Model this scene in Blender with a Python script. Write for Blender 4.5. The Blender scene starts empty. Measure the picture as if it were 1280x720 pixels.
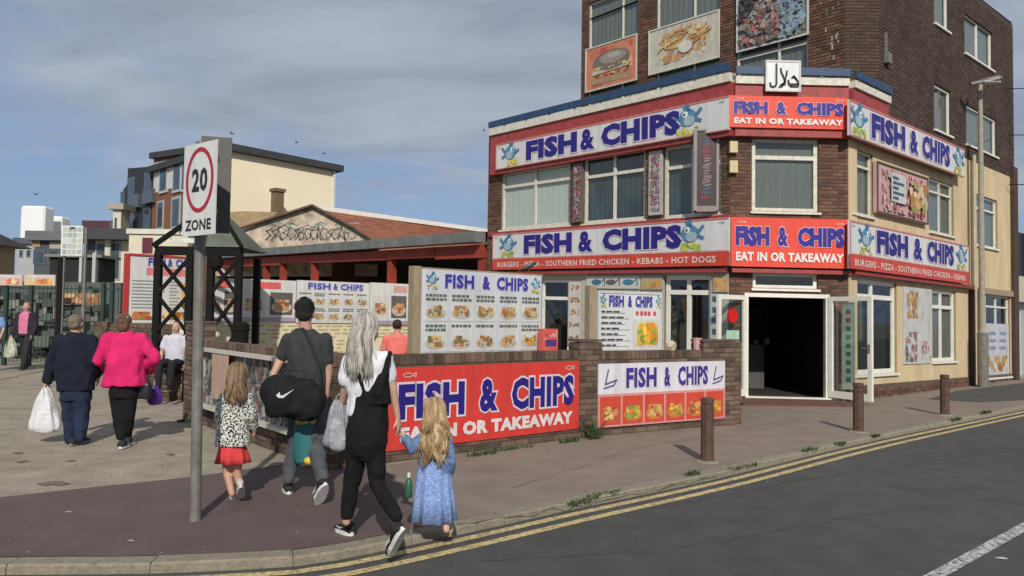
import bpy, math, random
from mathutils import Vector, Matrix, noise
random.seed(7)
SC = bpy.context.scene
COL = SC.collection
# ------------------------------------------------------------------ camera
F_PX = 940.0                     # focal length in pixels of a 1280 px wide picture
CAM = Vector((0, 0, 1.65))
PITCH, ROLL = math.radians(2.13), 0.015
_f = Vector((0, math.cos(PITCH), math.sin(PITCH)))
_r0 = Vector((1, 0, 0)); _u0 = Vector((0, -math.sin(PITCH), math.cos(PITCH)))
C_R = _r0*math.cos(ROLL) + _u0*math.sin(ROLL)
C_U = _u0*math.cos(ROLL) - _r0*math.sin(ROLL)
cam_data = bpy.data.cameras.new("camera")
cam = bpy.data.objects.new("camera", cam_data)
COL.objects.link(cam)
m = Matrix((C_R, C_U, -_f)).transposed().to_4x4()
m.translation = CAM
cam.matrix_world = m
cam_data.sensor_width = 36.0
cam_data.lens = F_PX/1280*36.0
cam_data.clip_start = 0.1
cam_data.clip_end = 3000
SC.camera = cam
# ------------------------------------------------------------------ light
SUN_EL, SUN_AZ = math.radians(34), math.radians(175)      # azimuth clockwise from +Y: behind the camera
w = bpy.data.worlds.new("World"); SC.world = w; w.use_nodes = True
nt = w.node_tree; nt.nodes.clear()
def nd(tree, typ, **kw):
    n = tree.nodes.new(typ)
    for k, v in kw.items():
        if k.startswith('i_'):
            n.inputs[k[2:].replace('_', ' ')].default_value = v
        else: setattr(n, k, v)
    return n
def lk(tree, a, b): tree.links.new(a, b)
sky = nd(nt, 'ShaderNodeTexSky', sky_type='NISHITA', sun_disc=False, sun_elevation=SUN_EL, sun_rotation=SUN_AZ, air_density=1.0, dust_density=1.3, ozone_density=2.0)
tc = nd(nt, 'ShaderNodeTexCoord')
sep = nd(nt, 'ShaderNodeSeparateXYZ'); lk(nt, tc.outputs['Generated'], sep.inputs[0])
mx = nd(nt, 'ShaderNodeMath', operation='MAXIMUM'); lk(nt, sep.outputs[2], mx.inputs[0]); mx.inputs[1].default_value = 0.0
ad = nd(nt, 'ShaderNodeMath', operation='ADD'); lk(nt, mx.outputs[0], ad.inputs[0]); ad.inputs[1].default_value = 0.16
dx = nd(nt, 'ShaderNodeMath', operation='DIVIDE'); lk(nt, sep.outputs[0], dx.inputs[0]); lk(nt, ad.outputs[0], dx.inputs[1])
dy = nd(nt, 'ShaderNodeMath', operation='DIVIDE'); lk(nt, sep.outputs[1], dy.inputs[0]); lk(nt, ad.outputs[0], dy.inputs[1])
cb = nd(nt, 'ShaderNodeCombineXYZ'); lk(nt, dx.outputs[0], cb.inputs[0]); lk(nt, dy.outputs[0], cb.inputs[1])
n1 = nd(nt, 'ShaderNodeTexNoise', i_Scale=0.85, i_Detail=8.0, i_Roughness=0.55, i_Distortion=0.3)
lk(nt, cb.outputs[0], n1.inputs['Vector'])
# more cloud higher up, clear band near the horizon
hr = nd(nt, 'ShaderNodeMapRange', i_From_Min=0.09, i_From_Max=0.26, i_To_Min=-0.12, i_To_Max=0.21); lk(nt, sep.outputs[2], hr.inputs[0])
# clouds reach lower to the right
rx = nd(nt, 'ShaderNodeMapRange', i_From_Min=-0.6, i_From_Max=0.5, i_To_Min=-0.05, i_To_Max=0.07); lk(nt, sep.outputs[0], rx.inputs[0])
a1 = nd(nt, 'ShaderNodeMath', operation='ADD'); lk(nt, n1.outputs[0], a1.inputs[0]); lk(nt, hr.outputs[0], a1.inputs[1])
a2 = nd(nt, 'ShaderNodeMath', operation='ADD'); lk(nt, a1.outputs[0], a2.inputs[0]); lk(nt, rx.outputs[0], a2.inputs[1])
sy = nd(nt, 'ShaderNodeMapRange', i_From_Min=0.1, i_From_Max=-0.5, i_To_Min=0.0, i_To_Max=0.16); lk(nt, sep.outputs[1], sy.inputs[0])
a3 = nd(nt, 'ShaderNodeMath', operation='ADD'); lk(nt, a2.outputs[0], a3.inputs[0]); lk(nt, sy.outputs[0], a3.inputs[1])
cov = nd(nt, 'ShaderNodeMapRange', interpolation_type='SMOOTHSTEP', i_From_Min=0.44, i_From_Max=0.64); lk(nt, a3.outputs[0], cov.inputs[0])
n2 = nd(nt, 'ShaderNodeTexNoise', i_Scale=2.1, i_Detail=8.0, i_Roughness=0.55, i_Distortion=0.4)
mp = nd(nt, 'ShaderNodeMapping'); mp.inputs['Location'].default_value = (3.1, 7.2, 0); mp.inputs['Scale'].default_value = (0.7, 1.3, 1)
lk(nt, cb.outputs[0], mp.inputs[0]); lk(nt, mp.outputs[0], n2.inputs['Vector'])
cr = nd(nt, 'ShaderNodeValToRGB'); lk(nt, n2.outputs[0], cr.inputs[0])
cr.color_ramp.elements[0].position = 0.33; cr.color_ramp.elements[0].color = (2.75, 3.25, 4.15, 1)
cr.color_ramp.elements[1].position = 0.68; cr.color_ramp.elements[1].color = (4.2, 4.8, 5.7, 1)
mixc = nd(nt, 'ShaderNodeMix', data_type='RGBA'); lk(nt, cov.outputs[0], mixc.inputs[0])
hz = nd(nt, 'ShaderNodeMix', data_type='RGBA'); hz.inputs[0].default_value = 0.7; hz.inputs[7].default_value = (2.35, 3.4, 5.6, 1)
lk(nt, sky.outputs[0], hz.inputs[6]); lk(nt, hz.outputs[2], mixc.inputs[6]); lk(nt, cr.outputs[0], mixc.inputs[7])
bg = nd(nt, 'ShaderNodeBackground', i_Strength=0.1); lk(nt, mixc.outputs[2], bg.inputs[0])
wo = nd(nt, 'ShaderNodeOutputWorld'); lk(nt, bg.outputs[0], wo.inputs[0])
sun_d = bpy.data.lights.new("sun", 'SUN'); sun_d.energy = 3.8; sun_d.angle = math.radians(0.8); sun_d.color = (1.0, 0.95, 0.86)
sun = bpy.data.objects.new("sun", sun_d); COL.objects.link(sun)
sdir = Vector((math.sin(SUN_AZ)*math.cos(SUN_EL), math.cos(SUN_AZ)*math.cos(SUN_EL), math.sin(SUN_EL)))
sun.rotation_euler = sdir.to_track_quat('Z', 'Y').to_euler(); sun.location = (0, -20, 30)
SC.view_settings.view_transform = 'Standard'; SC.view_settings.look = 'None'
SC.view_settings.exposure = 0.0; SC.view_settings.gamma = 1.0
SC.cycles.max_bounces = 6; SC.cycles.transparent_max_bounces = 12
# ------------------------------------------------------------------ helpers: pixel rays measured in the photograph
def ray(px, py):
    return (_f*F_PX + C_R*(px-640) - C_U*(py-360)).normalized()
def ground(px, py, z=0.0):
    r = ray(px, py); t = (z-CAM.z)/r.z
    return CAM + r*t
def at(px, py, Y):
    r = ray(px, py); return CAM + r*(Y/r.y)
class Fr:
    """a wall plane: origin, horizontal direction u (slope s), outward normal n, v up"""
    def __init__(s, O, d, slope=0.0, flip=1):
        s.O = Vector((O[0], O[1], O[2] if len(O) > 2 else 0.0)); d = Vector((d[0], d[1], 0)).normalized()
        s.Uh = d; s.U = Vector((d.x, d.y, slope)); s.s = slope; s.V = Vector((0, 0, 1))
        s.N = Vector((d.y, -d.x, 0))*flip
        s.rz = math.atan2(d.y, d.x)
    def pt(s, u, v, n=0.0): return s.O + s.U*u + s.V*v + s.N*n
    def uv(s, px, py, n=0.0):
        r = ray(px, py); t = (s.O + s.N*n - CAM).dot(s.N)/r.dot(s.N)
        p = CAM + r*t; u = (p-s.O).dot(s.Uh)
        return u, p.z - s.O.z - s.s*u
    def rect(s, x0, y0, x1, y1, n=0.0):
        a = s.uv(x0, y0, n); b = s.uv(x1, y1, n)
        return a[0], b[0], b[1], a[1]
WORLD = Fr((0, 0, 0), (1, 0))
# ------------------------------------------------------------------ materials
MATS = {}
def mat(name, col=(0.5, 0.5, 0.5), rough=0.8, var=0.15, scale=6.0, bump=0.0, bscale=60.0, metal=0.0, spec=0.5, kind=None, col2=None, det=6.0, stretch=None, coat=0.0):
    if name in MATS: return MATS[name]
    M = bpy.data.materials.new(name); M.use_nodes = True; t = M.node_tree; t.nodes.clear()
    out = nd(t, 'ShaderNodeOutputMaterial'); b = nd(t, 'ShaderNodeBsdfPrincipled')
    b.inputs['Roughness'].default_value = rough; b.inputs['Metallic'].default_value = metal
    b.inputs['Specular IOR Level'].default_value = spec; b.inputs['Coat Weight'].default_value = coat
    lk(t, b.outputs[0], out.inputs[0])
    geo = nd(t, 'ShaderNodeNewGeometry')
    vec = geo.outputs['Position']
    if stretch:
        mpn = nd(t, 'ShaderNodeMapping'); mpn.inputs['Scale'].default_value = stretch; lk(t, vec, mpn.inputs[0]); vec = mpn.outputs[0]
    nz = nd(t, 'ShaderNodeTexNoise', i_Scale=scale, i_Detail=det, i_Roughness=0.6); lk(t, vec, nz.inputs['Vector'])
    c1 = tuple(c*(1-var) for c in col); c2 = col2 or tuple(min(1, c*(1+var)) for c in col)
    if kind == 'print':
        at_ = nd(t, 'ShaderNodeAttribute', attribute_name='Col')
        mr = nd(t, 'ShaderNodeMapRange', i_From_Min=0.25, i_From_Max=0.75, i_To_Min=1-var, i_To_Max=1.0); lk(t, nz.outputs[0], mr.inputs[0])
        mu = nd(t, 'ShaderNodeMix', data_type='RGBA', blend_type='MULTIPLY'); mu.inputs[0].default_value = 1.0
        mps = nd(t, 'ShaderNodeMapping'); mps.inputs['Scale'].default_value = (9, 9, .8); lk(t, geo.outputs['Position'], mps.inputs[0])
        ns = nd(t, 'ShaderNodeTexNoise', i_Scale=1.0, i_Detail=6.0, i_Roughness=0.7); lk(t, mps.outputs[0], ns.inputs['Vector'])
        ms = nd(t, 'ShaderNodeMapRange', i_From_Min=0.30, i_From_Max=0.62, i_To_Min=0.80, i_To_Max=1.0); lk(t, ns.outputs[0], ms.inputs[0])
        mq = nd(t, 'ShaderNodeMath', operation='MULTIPLY'); lk(t, mr.outputs[0], mq.inputs[0]); lk(t, ms.outputs[0], mq.inputs[1])
        lk(t, at_.outputs['Color'], mu.inputs[6]); lk(t, mq.outputs[0], mu.inputs[7]); lk(t, mu.outputs[2], b.inputs['Base Color'])
    elif kind == 'brick':
        oi = nd(t, 'ShaderNodeObjectInfo')
        s1 = nd(t, 'ShaderNodeMath', operation='ADD'); lk(t, geo.outputs['Random Per Island'], s1.inputs[0]); lk(t, oi.outputs['Random'], s1.inputs[1])
        s2 = nd(t, 'ShaderNodeMath', operation='FRACT'); lk(t, s1.outputs[0], s2.inputs[0])
        rp = nd(t, 'ShaderNodeValToRGB'); lk(t, s2.outputs[0], rp.inputs[0])
        e = rp.color_ramp.elements; e[0].position = 0; e[0].color = (*c1, 1); e[1].position = 1; e[1].color = (*c2, 1)
        k = e.new(0.5); k.color = (*col, 1)
        mr = nd(t, 'ShaderNodeMapRange', i_From_Min=0.3, i_From_Max=0.7, i_To_Min=0.72, i_To_Max=1.15); lk(t, nz.outputs[0], mr.inputs[0])
        mu = nd(t, 'ShaderNodeMix', data_type='RGBA', blend_type='MULTIPLY'); mu.inputs[0].default_value = 1.0
        lk(t, rp.outputs[0], mu.inputs[6]); lk(t, mr.outputs[0], mu.inputs[7]); lk(t, mu.outputs[2], b.inputs['Base Color'])
    elif kind == 'glass':
        t.nodes.remove(b)
        gl = nd(t, 'ShaderNodeBsdfGlossy'); gl.inputs['Roughness'].default_value = 0.03; gl.inputs['Color'].default_value = (0.95, 1, 0.98, 1)
        tr = nd(t, 'ShaderNodeBsdfTransparent'); tr.inputs[0].default_value = (*col, 1)
        vd = nd(t, 'ShaderNodeVectorMath', operation='DOT_PRODUCT'); lk(t, geo.outputs['Normal'], vd.inputs[0]); lk(t, geo.outputs['Incoming'], vd.inputs[1])
        ab = nd(t, 'ShaderNodeMath', operation='ABSOLUTE'); lk(t, vd.outputs['Value'], ab.inputs[0]); om = nd(t, 'ShaderNodeMath', operation='SUBTRACT'); om.inputs[0].default_value = 1.0; lk(t, ab.outputs[0], om.inputs[1])
        fz = nd(t, 'ShaderNodeMath', operation='POWER'); lk(t, om.outputs[0], fz.inputs[0]); fz.inputs[1].default_value = 4.5   # same from both sides of the pane
        mm = nd(t, 'ShaderNodeMath', operation='MULTIPLY_ADD'); lk(t, fz.outputs[0], mm.inputs[0]); mm.inputs[1].default_value = 0.9; mm.inputs[2].default_value = 0.09
        bp = nd(t, 'ShaderNodeBump', i_Strength=0.05, i_Distance=0.02); n3 = nd(t, 'ShaderNodeTexNoise', i_Scale=1.6, i_Detail=1.0)
        lk(t, geo.outputs['Position'], n3.inputs['Vector']); lk(t, n3.outputs[0], bp.inputs['Height']); lk(t, bp.outputs[0], gl.inputs['Normal'])
        mxs = nd(t, 'ShaderNodeMixShader'); lk(t, mm.outputs[0], mxs.inputs[0]); lk(t, tr.outputs[0], mxs.inputs[1]); lk(t, gl.outputs[0], mxs.inputs[2])
        lk(t, mxs.outputs[0], out.inputs[0]); MATS[name] = M; return M
    elif kind == 'ground':
        # worn ground: broad stains + mid blotches + fine aggregate
        big = nd(t, 'ShaderNodeTexNoise', i_Scale=0.35, i_Detail=5.0, i_Roughness=0.65); lk(t, vec, big.inputs['Vector'])
        fine = nd(t, 'ShaderNodeTexNoise', i_Scale=70.0, i_Detail=4.0, i_Roughness=0.7); lk(t, vec, fine.inputs['Vector'])
        q1 = nd(t, 'ShaderNodeMath', operation='MULTIPLY_ADD'); lk(t, big.outputs[0], q1.inputs[0]); q1.inputs[1].default_value = 0.45; lk(t, nz.outputs[0], q1.inputs[2])
        q2 = nd(t, 'ShaderNodeMath', operation='MULTIPLY_ADD'); lk(t, fine.outputs[0], q2.inputs[0]); q2.inputs[1].default_value = 0.95; lk(t, q1.outputs[0], q2.inputs[2])
        rp = nd(t, 'ShaderNodeValToRGB'); mr0 = nd(t, 'ShaderNodeMapRange', i_From_Min=0.85, i_From_Max=1.55); lk(t, q2.outputs[0], mr0.inputs[0]); lk(t, mr0.outputs[0], rp.inputs[0])
        e = rp.color_ramp.elements; e[0].color = (*c1, 1); e[1].color = (*c2, 1)
        vo = nd(t, 'ShaderNodeTexVoronoi', feature='F1', i_Scale=7.0); lk(t, vec, vo.inputs['Vector'])
        sp = nd(t, 'ShaderNodeMapRange', i_From_Min=0.03, i_From_Max=0.10, i_To_Min=0.55, i_To_Max=1.0); lk(t, vo.outputs['Distance'], sp.inputs[0])
        mu = nd(t, 'ShaderNodeMix', data_type='RGBA', blend_type='MULTIPLY'); mu.inputs[0].default_value = 1.0
        lk(t, rp.outputs[0], mu.inputs[6]); lk(t, sp.outputs[0], mu.inputs[7]); lk(t, mu.outputs[2], b.inputs['Base Color'])
    elif kind == 'worn':
        # paint worn away: patches show the base below
        n4 = nd(t, 'ShaderNodeTexNoise', i_Scale=26.0, i_Detail=6.0, i_Roughness=0.75); lk(t, vec, n4.inputs['Vector'])
        mr = nd(t, 'ShaderNodeMapRange', i_From_Min=0.42, i_From_Max=0.56); lk(t, n4.outputs[0], mr.inputs[0])
        mu = nd(t, 'ShaderNodeMix', data_type='RGBA'); lk(t, mr.outputs[0], mu.inputs[0]); mu.inputs[6].default_value = (*c2, 1); mu.inputs[7].default_value = (*col, 1)
        lk(t, mu.outputs[2], b.inputs['Base Color'])
    elif kind == 'spots':
        vo = nd(t, 'ShaderNodeTexVoronoi', feature='F1', i_Scale=scale); lk(t, vec, vo.inputs['Vector'])
        mr = nd(t, 'ShaderNodeMapRange', i_From_Min=0.44, i_From_Max=0.50); lk(t, vo.outputs['Distance'], mr.inputs[0])
        mu = nd(t, 'ShaderNodeMix', data_type='RGBA'); lk(t, mr.outputs[0], mu.inputs[0]); mu.inputs[6].default_value = (*c2, 1); mu.inputs[7].default_value = (*col, 1)
        lk(t, mu.outputs[2], b.inputs['Base Color'])
    else:
        rp = nd(t, 'ShaderNodeValToRGB'); lk(t, nz.outputs[0], rp.inputs[0])
        e = rp.color_ramp.elements; e[0].position = 0.3; e[0].color = (*c1, 1); e[1].position = 0.7; e[1].color = (*c2, 1)
        lk(t, rp.outputs[0], b.inputs['Base Color'])
    if bump:
        bp = nd(t, 'ShaderNodeBump', i_Strength=bump, i_Distance=0.02); nb = nd(t, 'ShaderNodeTexNoise', i_Scale=bscale, i_Detail=4.0, i_Roughness=0.65)
        lk(t, vec, nb.inputs['Vector']); lk(t, nb.outputs[0], bp.inputs['Height']); lk(t, bp.outputs[0], b.inputs['Normal'])
    MATS[name] = M; return M
PRINT = mat('printed_panel', kind='print', var=0.10, scale=3.0, rough=0.42)
PRINTD = mat('weathered_print', kind='print', var=0.28, scale=5.0, rough=0.6)
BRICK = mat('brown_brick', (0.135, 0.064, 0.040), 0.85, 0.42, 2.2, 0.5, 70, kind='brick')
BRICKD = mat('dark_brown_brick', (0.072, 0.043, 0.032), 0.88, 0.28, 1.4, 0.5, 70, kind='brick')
BRICKW = mat('weathered_brown_brick', (0.130, 0.085, 0.060), 0.9, 0.5, 3.0, 0.6, 60, kind='brick')
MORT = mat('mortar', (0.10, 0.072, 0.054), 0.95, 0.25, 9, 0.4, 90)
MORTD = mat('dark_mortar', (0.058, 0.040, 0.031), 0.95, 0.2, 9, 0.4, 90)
CREAM = mat('cream_render', (0.56, 0.44, 0.265), 0.9, 0.17, 1.6, 0.35, 120, stretch=(1.5, 1.5, .35), det=9)
CREAMB = mat('pale_cream_render', (0.74, 0.64, 0.47), 0.9, 0.05, 0.3, 0.1, 20)
UPVC = mat('white_plastic_frame', (0.72, 0.70, 0.62), 0.4, 0.10, 4)
WOODW = mat('worn_white_wood', (0.60, 0.57, 0.48), 0.7, 0.22, 12)
GLASS = mat('window_glass', (0.84, 0.87, 0.85), kind='glass')
GLASSC = mat('clear_door_glass', (0.85, 0.9, 0.88), kind='glass')
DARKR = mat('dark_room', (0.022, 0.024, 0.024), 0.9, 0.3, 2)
BLIND = mat('pale_blind', (0.58, 0.62, 0.55), 0.9, 0.06, 3, stretch=(8, 8, 0.3))
CURT = mat('grey_curtain', (0.155, 0.17, 0.16), 0.95, 0.25, 4, stretch=(9, 9, 0.3))
REDP = mat('red_painted_trim', (0.30, 0.045, 0.04), 0.55, 0.25, 8)
BLUEP = mat('blue_painted_rail', (0.022, 0.055, 0.12), 0.5, 0.3, 10)
GREYP = mat('grey_painted_panel', (0.40, 0.39, 0.33), 0.8, 0.15, 5, 0.1)
METAL = mat('galvanised_steel', (0.20, 0.195, 0.175), 0.55, 0.22, 14, metal=0.35)
POLE = mat('weathered_grey_pole', (0.175, 0.165, 0.145), 0.65, 0.30, 9, 0.2, 60, metal=0.2)
BLACKM = mat('black_painted_metal', (0.008, 0.0075, 0.007), 0.85, 0.3, 10, spec=0.2)
RUST = mat('rust_brown_bollard', (0.085, 0.045, 0.032), 0.75, 0.4, 22, 0.4, 80)
WOOD = mat('weathered_timber', (0.30, 0.235, 0.15), 0.85, 0.30, 5, 0.3, 50, stretch=(12, 12, 1))
SLATE = mat('dark_roof', (0.035, 0.036, 0.04), 0.8, 0.25, 2)
# ------------------------------------------------------------------ objects
def tag(o, label=None, cat=None, group=None, kind=None):
    if label: o['label'] = label
    if cat: o['category'] = cat
    if group: o['group'] = group
    if kind: o['kind'] = kind
    return o
def thing(name, loc, label, cat, group=None):
    o = bpy.data.objects.new(name, None); COL.objects.link(o); o.location = loc; o.empty_display_size = 0.2
    return tag(o, label, cat, group)
def base_of(o):
    p = Vector((0, 0, 0))
    while o is not None: p += o.location; o = o.parent
    return p
class MB:
    def __init__(s): s.v = []; s.f = []; s.c = []; s.m = []; s.mats = []
    def mi(s, mt):
        if mt is None: return 0
        if mt not in s.mats: s.mats.append(mt)
        return s.mats.index(mt)
    def poly(s, pts, col=(1, 1, 1), mt=None):
        i = len(s.v); s.v += [tuple(p) for p in pts]; s.f.append(tuple(range(i, i+len(pts)))); s.c.append(col); s.m.append(s.mi(mt))
    def hexa(s, a, col=(1, 1, 1), mt=None):
        i = len(s.v); s.v += [tuple(p) for p in a]; k = s.mi(mt)
        for q in ((0, 3, 2, 1), (4, 5, 6, 7), (0, 1, 5, 4), (1, 2, 6, 5), (2, 3, 7, 6), (3, 0, 4, 7)):
            s.f.append(tuple(i+x for x in q)); s.c.append(col); s.m.append(k)
    def box(s, fr, u0, u1, v0, v1, n0, n1, col=(1, 1, 1), mt=None):
        P = fr.pt
        s.hexa([P(u0, v0, n1), P(u1, v0, n1), P(u1, v0, n0), P(u0, v0, n0), P(u0, v1, n1), P(u1, v1, n1), P(u1, v1, n0), P(u0, v1, n0)], col, mt)
    def quad(s, fr, u0, u1, v0, v1, n, col=(1, 1, 1), mt=None):
        P = fr.pt; s.poly([P(u0, v0, n), P(u1, v0, n), P(u1, v1, n), P(u0, v1, n)], col, mt)
    def wbox(s, x0, x1, y0, y1, z0, z1, col=(1, 1, 1), mt=None):
        s.hexa([(x0, y0, z0), (x1, y0, z0), (x1, y1, z0), (x0, y1, z0), (x0, y0, z1), (x1, y0, z1), (x1, y1, z1), (x0, y1, z1)], col, mt)
    def tube(s, pts, rad, n=8, col=(1, 1, 1), mt=None, cap=True):
        pts = [Vector(p) for p in pts]; rs = rad if isinstance(rad, (list, tuple)) else [rad]*len(pts)
        rings = []; k = s.mi(mt); pe = None
        for i, p in enumerate(pts):
            d = (pts[min(i+1, len(pts)-1)] - pts[max(i-1, 0)]).normalized()
            if pe is None: e = d.orthogonal().normalized()
            else:
                e = pe - d*pe.dot(d); e = e.normalized() if e.length > 1e-6 else d.orthogonal().normalized()
            pe = e; g = d.cross(e); b = len(s.v)
            for j in range(n):
                a = 2*math.pi*j/n; s.v.append(tuple(p + (e*math.cos(a) + g*math.sin(a))*rs[i]))
            rings.append(b)
        for a, b in zip(rings, rings[1:]):
            for j in range(n):
                s.f.append((a+j, a+(j+1) % n, b+(j+1) % n, b+j)); s.c.append(col); s.m.append(k)
        if cap:
            s.f.append(tuple(rings[0]+j for j in reversed(range(n)))); s.c.append(col); s.m.append(k)
            s.f.append(tuple(rings[-1]+j for j in range(n))); s.c.append(col); s.m.append(k)
    def bar(s, a, b, w, h=None, up=(0, 0, 1), col=(1, 1, 1), mt=None):
        a = Vector(a); b = Vector(b); d = (b-a).normalized(); up = Vector(up)
        if abs(d.dot(up)) > 0.97: up = Vector((0, 1, 0))
        e = d.cross(up).normalized()*(w/2); g = e.cross(d).normalized()*((h or w)/2)
        s.hexa([a-e-g, a+e-g, b+e-g, b-e-g, a-e+g, a+e+g, b+e+g, b-e+g], col, mt)
    def loft(s, rings, col=(1, 1, 1), mt=None, cap=True):
        k = s.mi(mt); ids = []
        for r in rings: ids.append(len(s.v)); s.v += [tuple(p) for p in r]
        n = len(rings[0])
        for a, b in zip(ids, ids[1:]):
            for j in range(n):
                s.f.append((a+j, a+(j+1) % n, b+(j+1) % n, b+j)); s.c.append(col); s.m.append(k)
        if cap:
            s.f.append(tuple(ids[0]+j for j in reversed(range(n)))); s.c.append(col); s.m.append(k)
            s.f.append(tuple(ids[-1]+j for j in range(n))); s.c.append(col); s.m.append(k)
    def ell(s, c, r, n=12, m=8, col=(1, 1, 1), mt=None, rot=None):
        c = Vector(c); rings = []
        for i in range(m+1):
            a = math.pi*(0.02 + 0.96*i/m); ring = []
            for j in range(n):
                b = 2*math.pi*j/n
                p = Vector((r[0]*math.sin(a)*math.cos(b), r[1]*math.sin(a)*math.sin(b), -r[2]*math.cos(a)))
                if rot is not None: p = rot @ p
                ring.append(c+p)
            rings.append(ring)
        s.loft(rings, col, mt)
    def disc(s, fr, u, v, ru, rv, n, k=20, col=(1, 1, 1), mt=None, a0=0, a1=2*math.pi):
        full = abs(a1-a0-2*math.pi) < 1e-6
        s.poly([fr.pt(u+ru*math.cos(a0+(a1-a0)*i/(k if full else k-1)), v+rv*math.sin(a0+(a1-a0)*i/(k if full else k-1)), n) for i in range(k)], col, mt)
    def ring(s, fr, u, v, ru, rv, t, n, k=36, col=(1, 1, 1)):
        for i in range(k):
            a = 2*math.pi*i/k; b = 2*math.pi*(i+1)/k
            s.poly([fr.pt(u+(ru-t)*math.cos(a), v+(rv-t)*math.sin(a), n), fr.pt(u+ru*math.cos(a), v+rv*math.sin(a), n), fr.pt(u+ru*math.cos(b), v+rv*math.sin(b), n), fr.pt(u+(ru-t)*math.cos(b), v+(rv-t)*math.sin(b), n)], col)
    def build(s, name, mt=None, parent=None, smooth=False, kind=None, local=False):
        me = bpy.data.meshes.new(name)
        off = base_of(parent) if (parent is not None and not local) else Vector((0, 0, 0))
        me.from_pydata([(p[0]-off.x, p[1]-off.y, p[2]-off.z) for p in s.v], [], s.f)
        if any(c != (1, 1, 1) for c in s.c):
            ca = me.color_attributes.new('Col', 'FLOAT_COLOR', 'CORNER'); dat = []
            for c, p in zip(s.c, me.polygons): dat += [c[0], c[1], c[2], 1.0]*p.loop_total
            ca.data.foreach_set('color', dat)
        for q in (s.mats or [mt or PRINT]): me.materials.append(q)
        if s.mats: me.polygons.foreach_set('material_index', s.m)
        if smooth: me.polygons.foreach_set('use_smooth', [True]*len(me.polygons))
        o = bpy.data.objects.new(name, me); COL.objects.link(o)
        if parent is not None: o.parent = parent
        if kind: o['kind'] = kind
        return o
def copy_tree(o, loc=None, parent=None):
    c = o.copy(); COL.objects.link(c)
    if parent is not None: c.parent = parent
    if loc is not None: c.location = loc
    for ch in list(o.children): copy_tree(ch, None, c)
    return c
# ------------------------------------------------------------------ lettering (built-in font turned to mesh)
_TX = {}
TMP = bpy.data.scenes.new('workshop')
def evaluated_mesh(ob):
    TMP.collection.objects.link(ob)
    with bpy.context.temp_override(scene=TMP, view_layer=TMP.view_layers[0]):
        dg = bpy.context.evaluated_depsgraph_get()
    me = bpy.data.meshes.new_from_object(ob.evaluated_get(dg)); bpy.data.objects.remove(ob); return me
def text_geo(string, offset=0.0):
    key = (string, offset)
    if key in _TX: return _TX[key]
    cu = bpy.data.curves.new('lettering', 'FONT'); cu.body = string; cu.offset = offset; cu.resolution_u = 2; cu.size = 1.0; cu.space_character = 1.0 + 2.2*abs(0.035)
    ob = bpy.data.objects.new('lettering', cu); me = evaluated_mesh(ob)
    vs = [(v.co.x, v.co.y) for v in me.vertices]; fs = [tuple(p.vertices) for p in me.polygons]
    bpy.data.curves.remove(cu); bpy.data.meshes.remove(me)
    _TX[key] = (vs, fs); return _TX[key]
def put_text(mb, fr, string, u0, u1, v0, v1, n, col, offset=0.03, outline=None, ocol=(1, 1, 1), arc=0.0, stagger=0.0):
    base = text_geo(string, offset); xs = [p[0] for p in base[0]]; ys = [p[1] for p in base[0]]
    x0, x1, y0, y1 = min(xs), max(xs), min(ys), max(ys)
    def emit(g, nn, c):
        i = len(mb.v)
        for x, y in g[0]:
            t = (x-x0)/(x1-x0); mb.v.append(tuple(fr.pt(u0 + t*(u1-u0), v0 + (y-y0)/(y1-y0)*(v1-v0) + arc*(1-(2*t-1)**2) + stagger*math.sin(t*19), nn)))
        for f in g[1]: mb.f.append(tuple(i+k for k in f)); mb.c.append(c); mb.m.append(0)
    if outline: emit(text_geo(string, outline), n-0.003, ocol)
    emit(base, n, col)
def polyline(mb, fr, pts, w, n, col):
    for (a, b) in zip(pts, pts[1:]):
        d = Vector((b[0]-a[0], b[1]-a[1])); L = d.length or 1e-6; e = Vector((-d.y, d.x))/L*w/2; d = d/L*w*0.25
        mb.poly([fr.pt(a[0]-d.x-e.x, a[1]-d.y-e.y, n), fr.pt(b[0]+d.x-e.x, b[1]+d.y-e.y, n), fr.pt(b[0]+d.x+e.x, b[1]+d.y+e.y, n), fr.pt(a[0]-d.x+e.x, a[1]-d.y+e.y, n)], col)
def blobs(mb, fr, u0, u1, v0, v1, n, cols, k, size, seed=0, flat=1.0):
    R = random.Random(seed)
    for i in range(k):
        u = R.uniform(u0, u1); v = R.uniform(v0, v1); r = size*R.uniform(0.5, 1.2); a0 = R.uniform(0, 6)
        c = R.choice(cols); f = R.uniform(0.75, 1.2); c = tuple(min(1, x*f) for x in c); m_ = R.choice((5, 6, 7))
        el = R.uniform(0.45, 1.0); th = R.uniform(0, 3.14); P = []
        for j in range(m_):
            a = a0 + 6.283*j/m_; x = math.cos(a)*r; y = math.sin(a)*r*el
            uu = u + x*math.cos(th)-y*math.sin(th); vv = v + (x*math.sin(th)+y*math.cos(th))*flat
            P.append(fr.pt(min(max(uu, u0), u1), min(max(vv, v0), v1), n+0.00025*i))
        mb.poly(P, c)
FOODC = [(0.62, 0.30, 0.07), (0.72, 0.42, 0.12), (0.45, 0.16, 0.05), (0.75, 0.52, 0.22), (0.5, 0.1, 0.04), (0.2, 0.28, 0.06), (0.8, 0.66, 0.4)]
def dish(mb, fr, u0, u1, v0, v1, n, seed, plate=(0.75, 0.73, 0.7), cols=FOODC, k=16):
    uc, vc = (u0+u1)/2, (v0+v1)/2; w, h = (u1-u0), (v1-v0)
    mb.disc(fr, uc, v0+h*0.34, w*0.46, h*0.24, n, 18, plate)
    blobs(mb, fr, uc-w*0.34, uc+w*0.34, v0+h*0.2, v0+h*0.68, n+0.0006, cols, k, min(w, h)*0.17, seed, 0.8)
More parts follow.
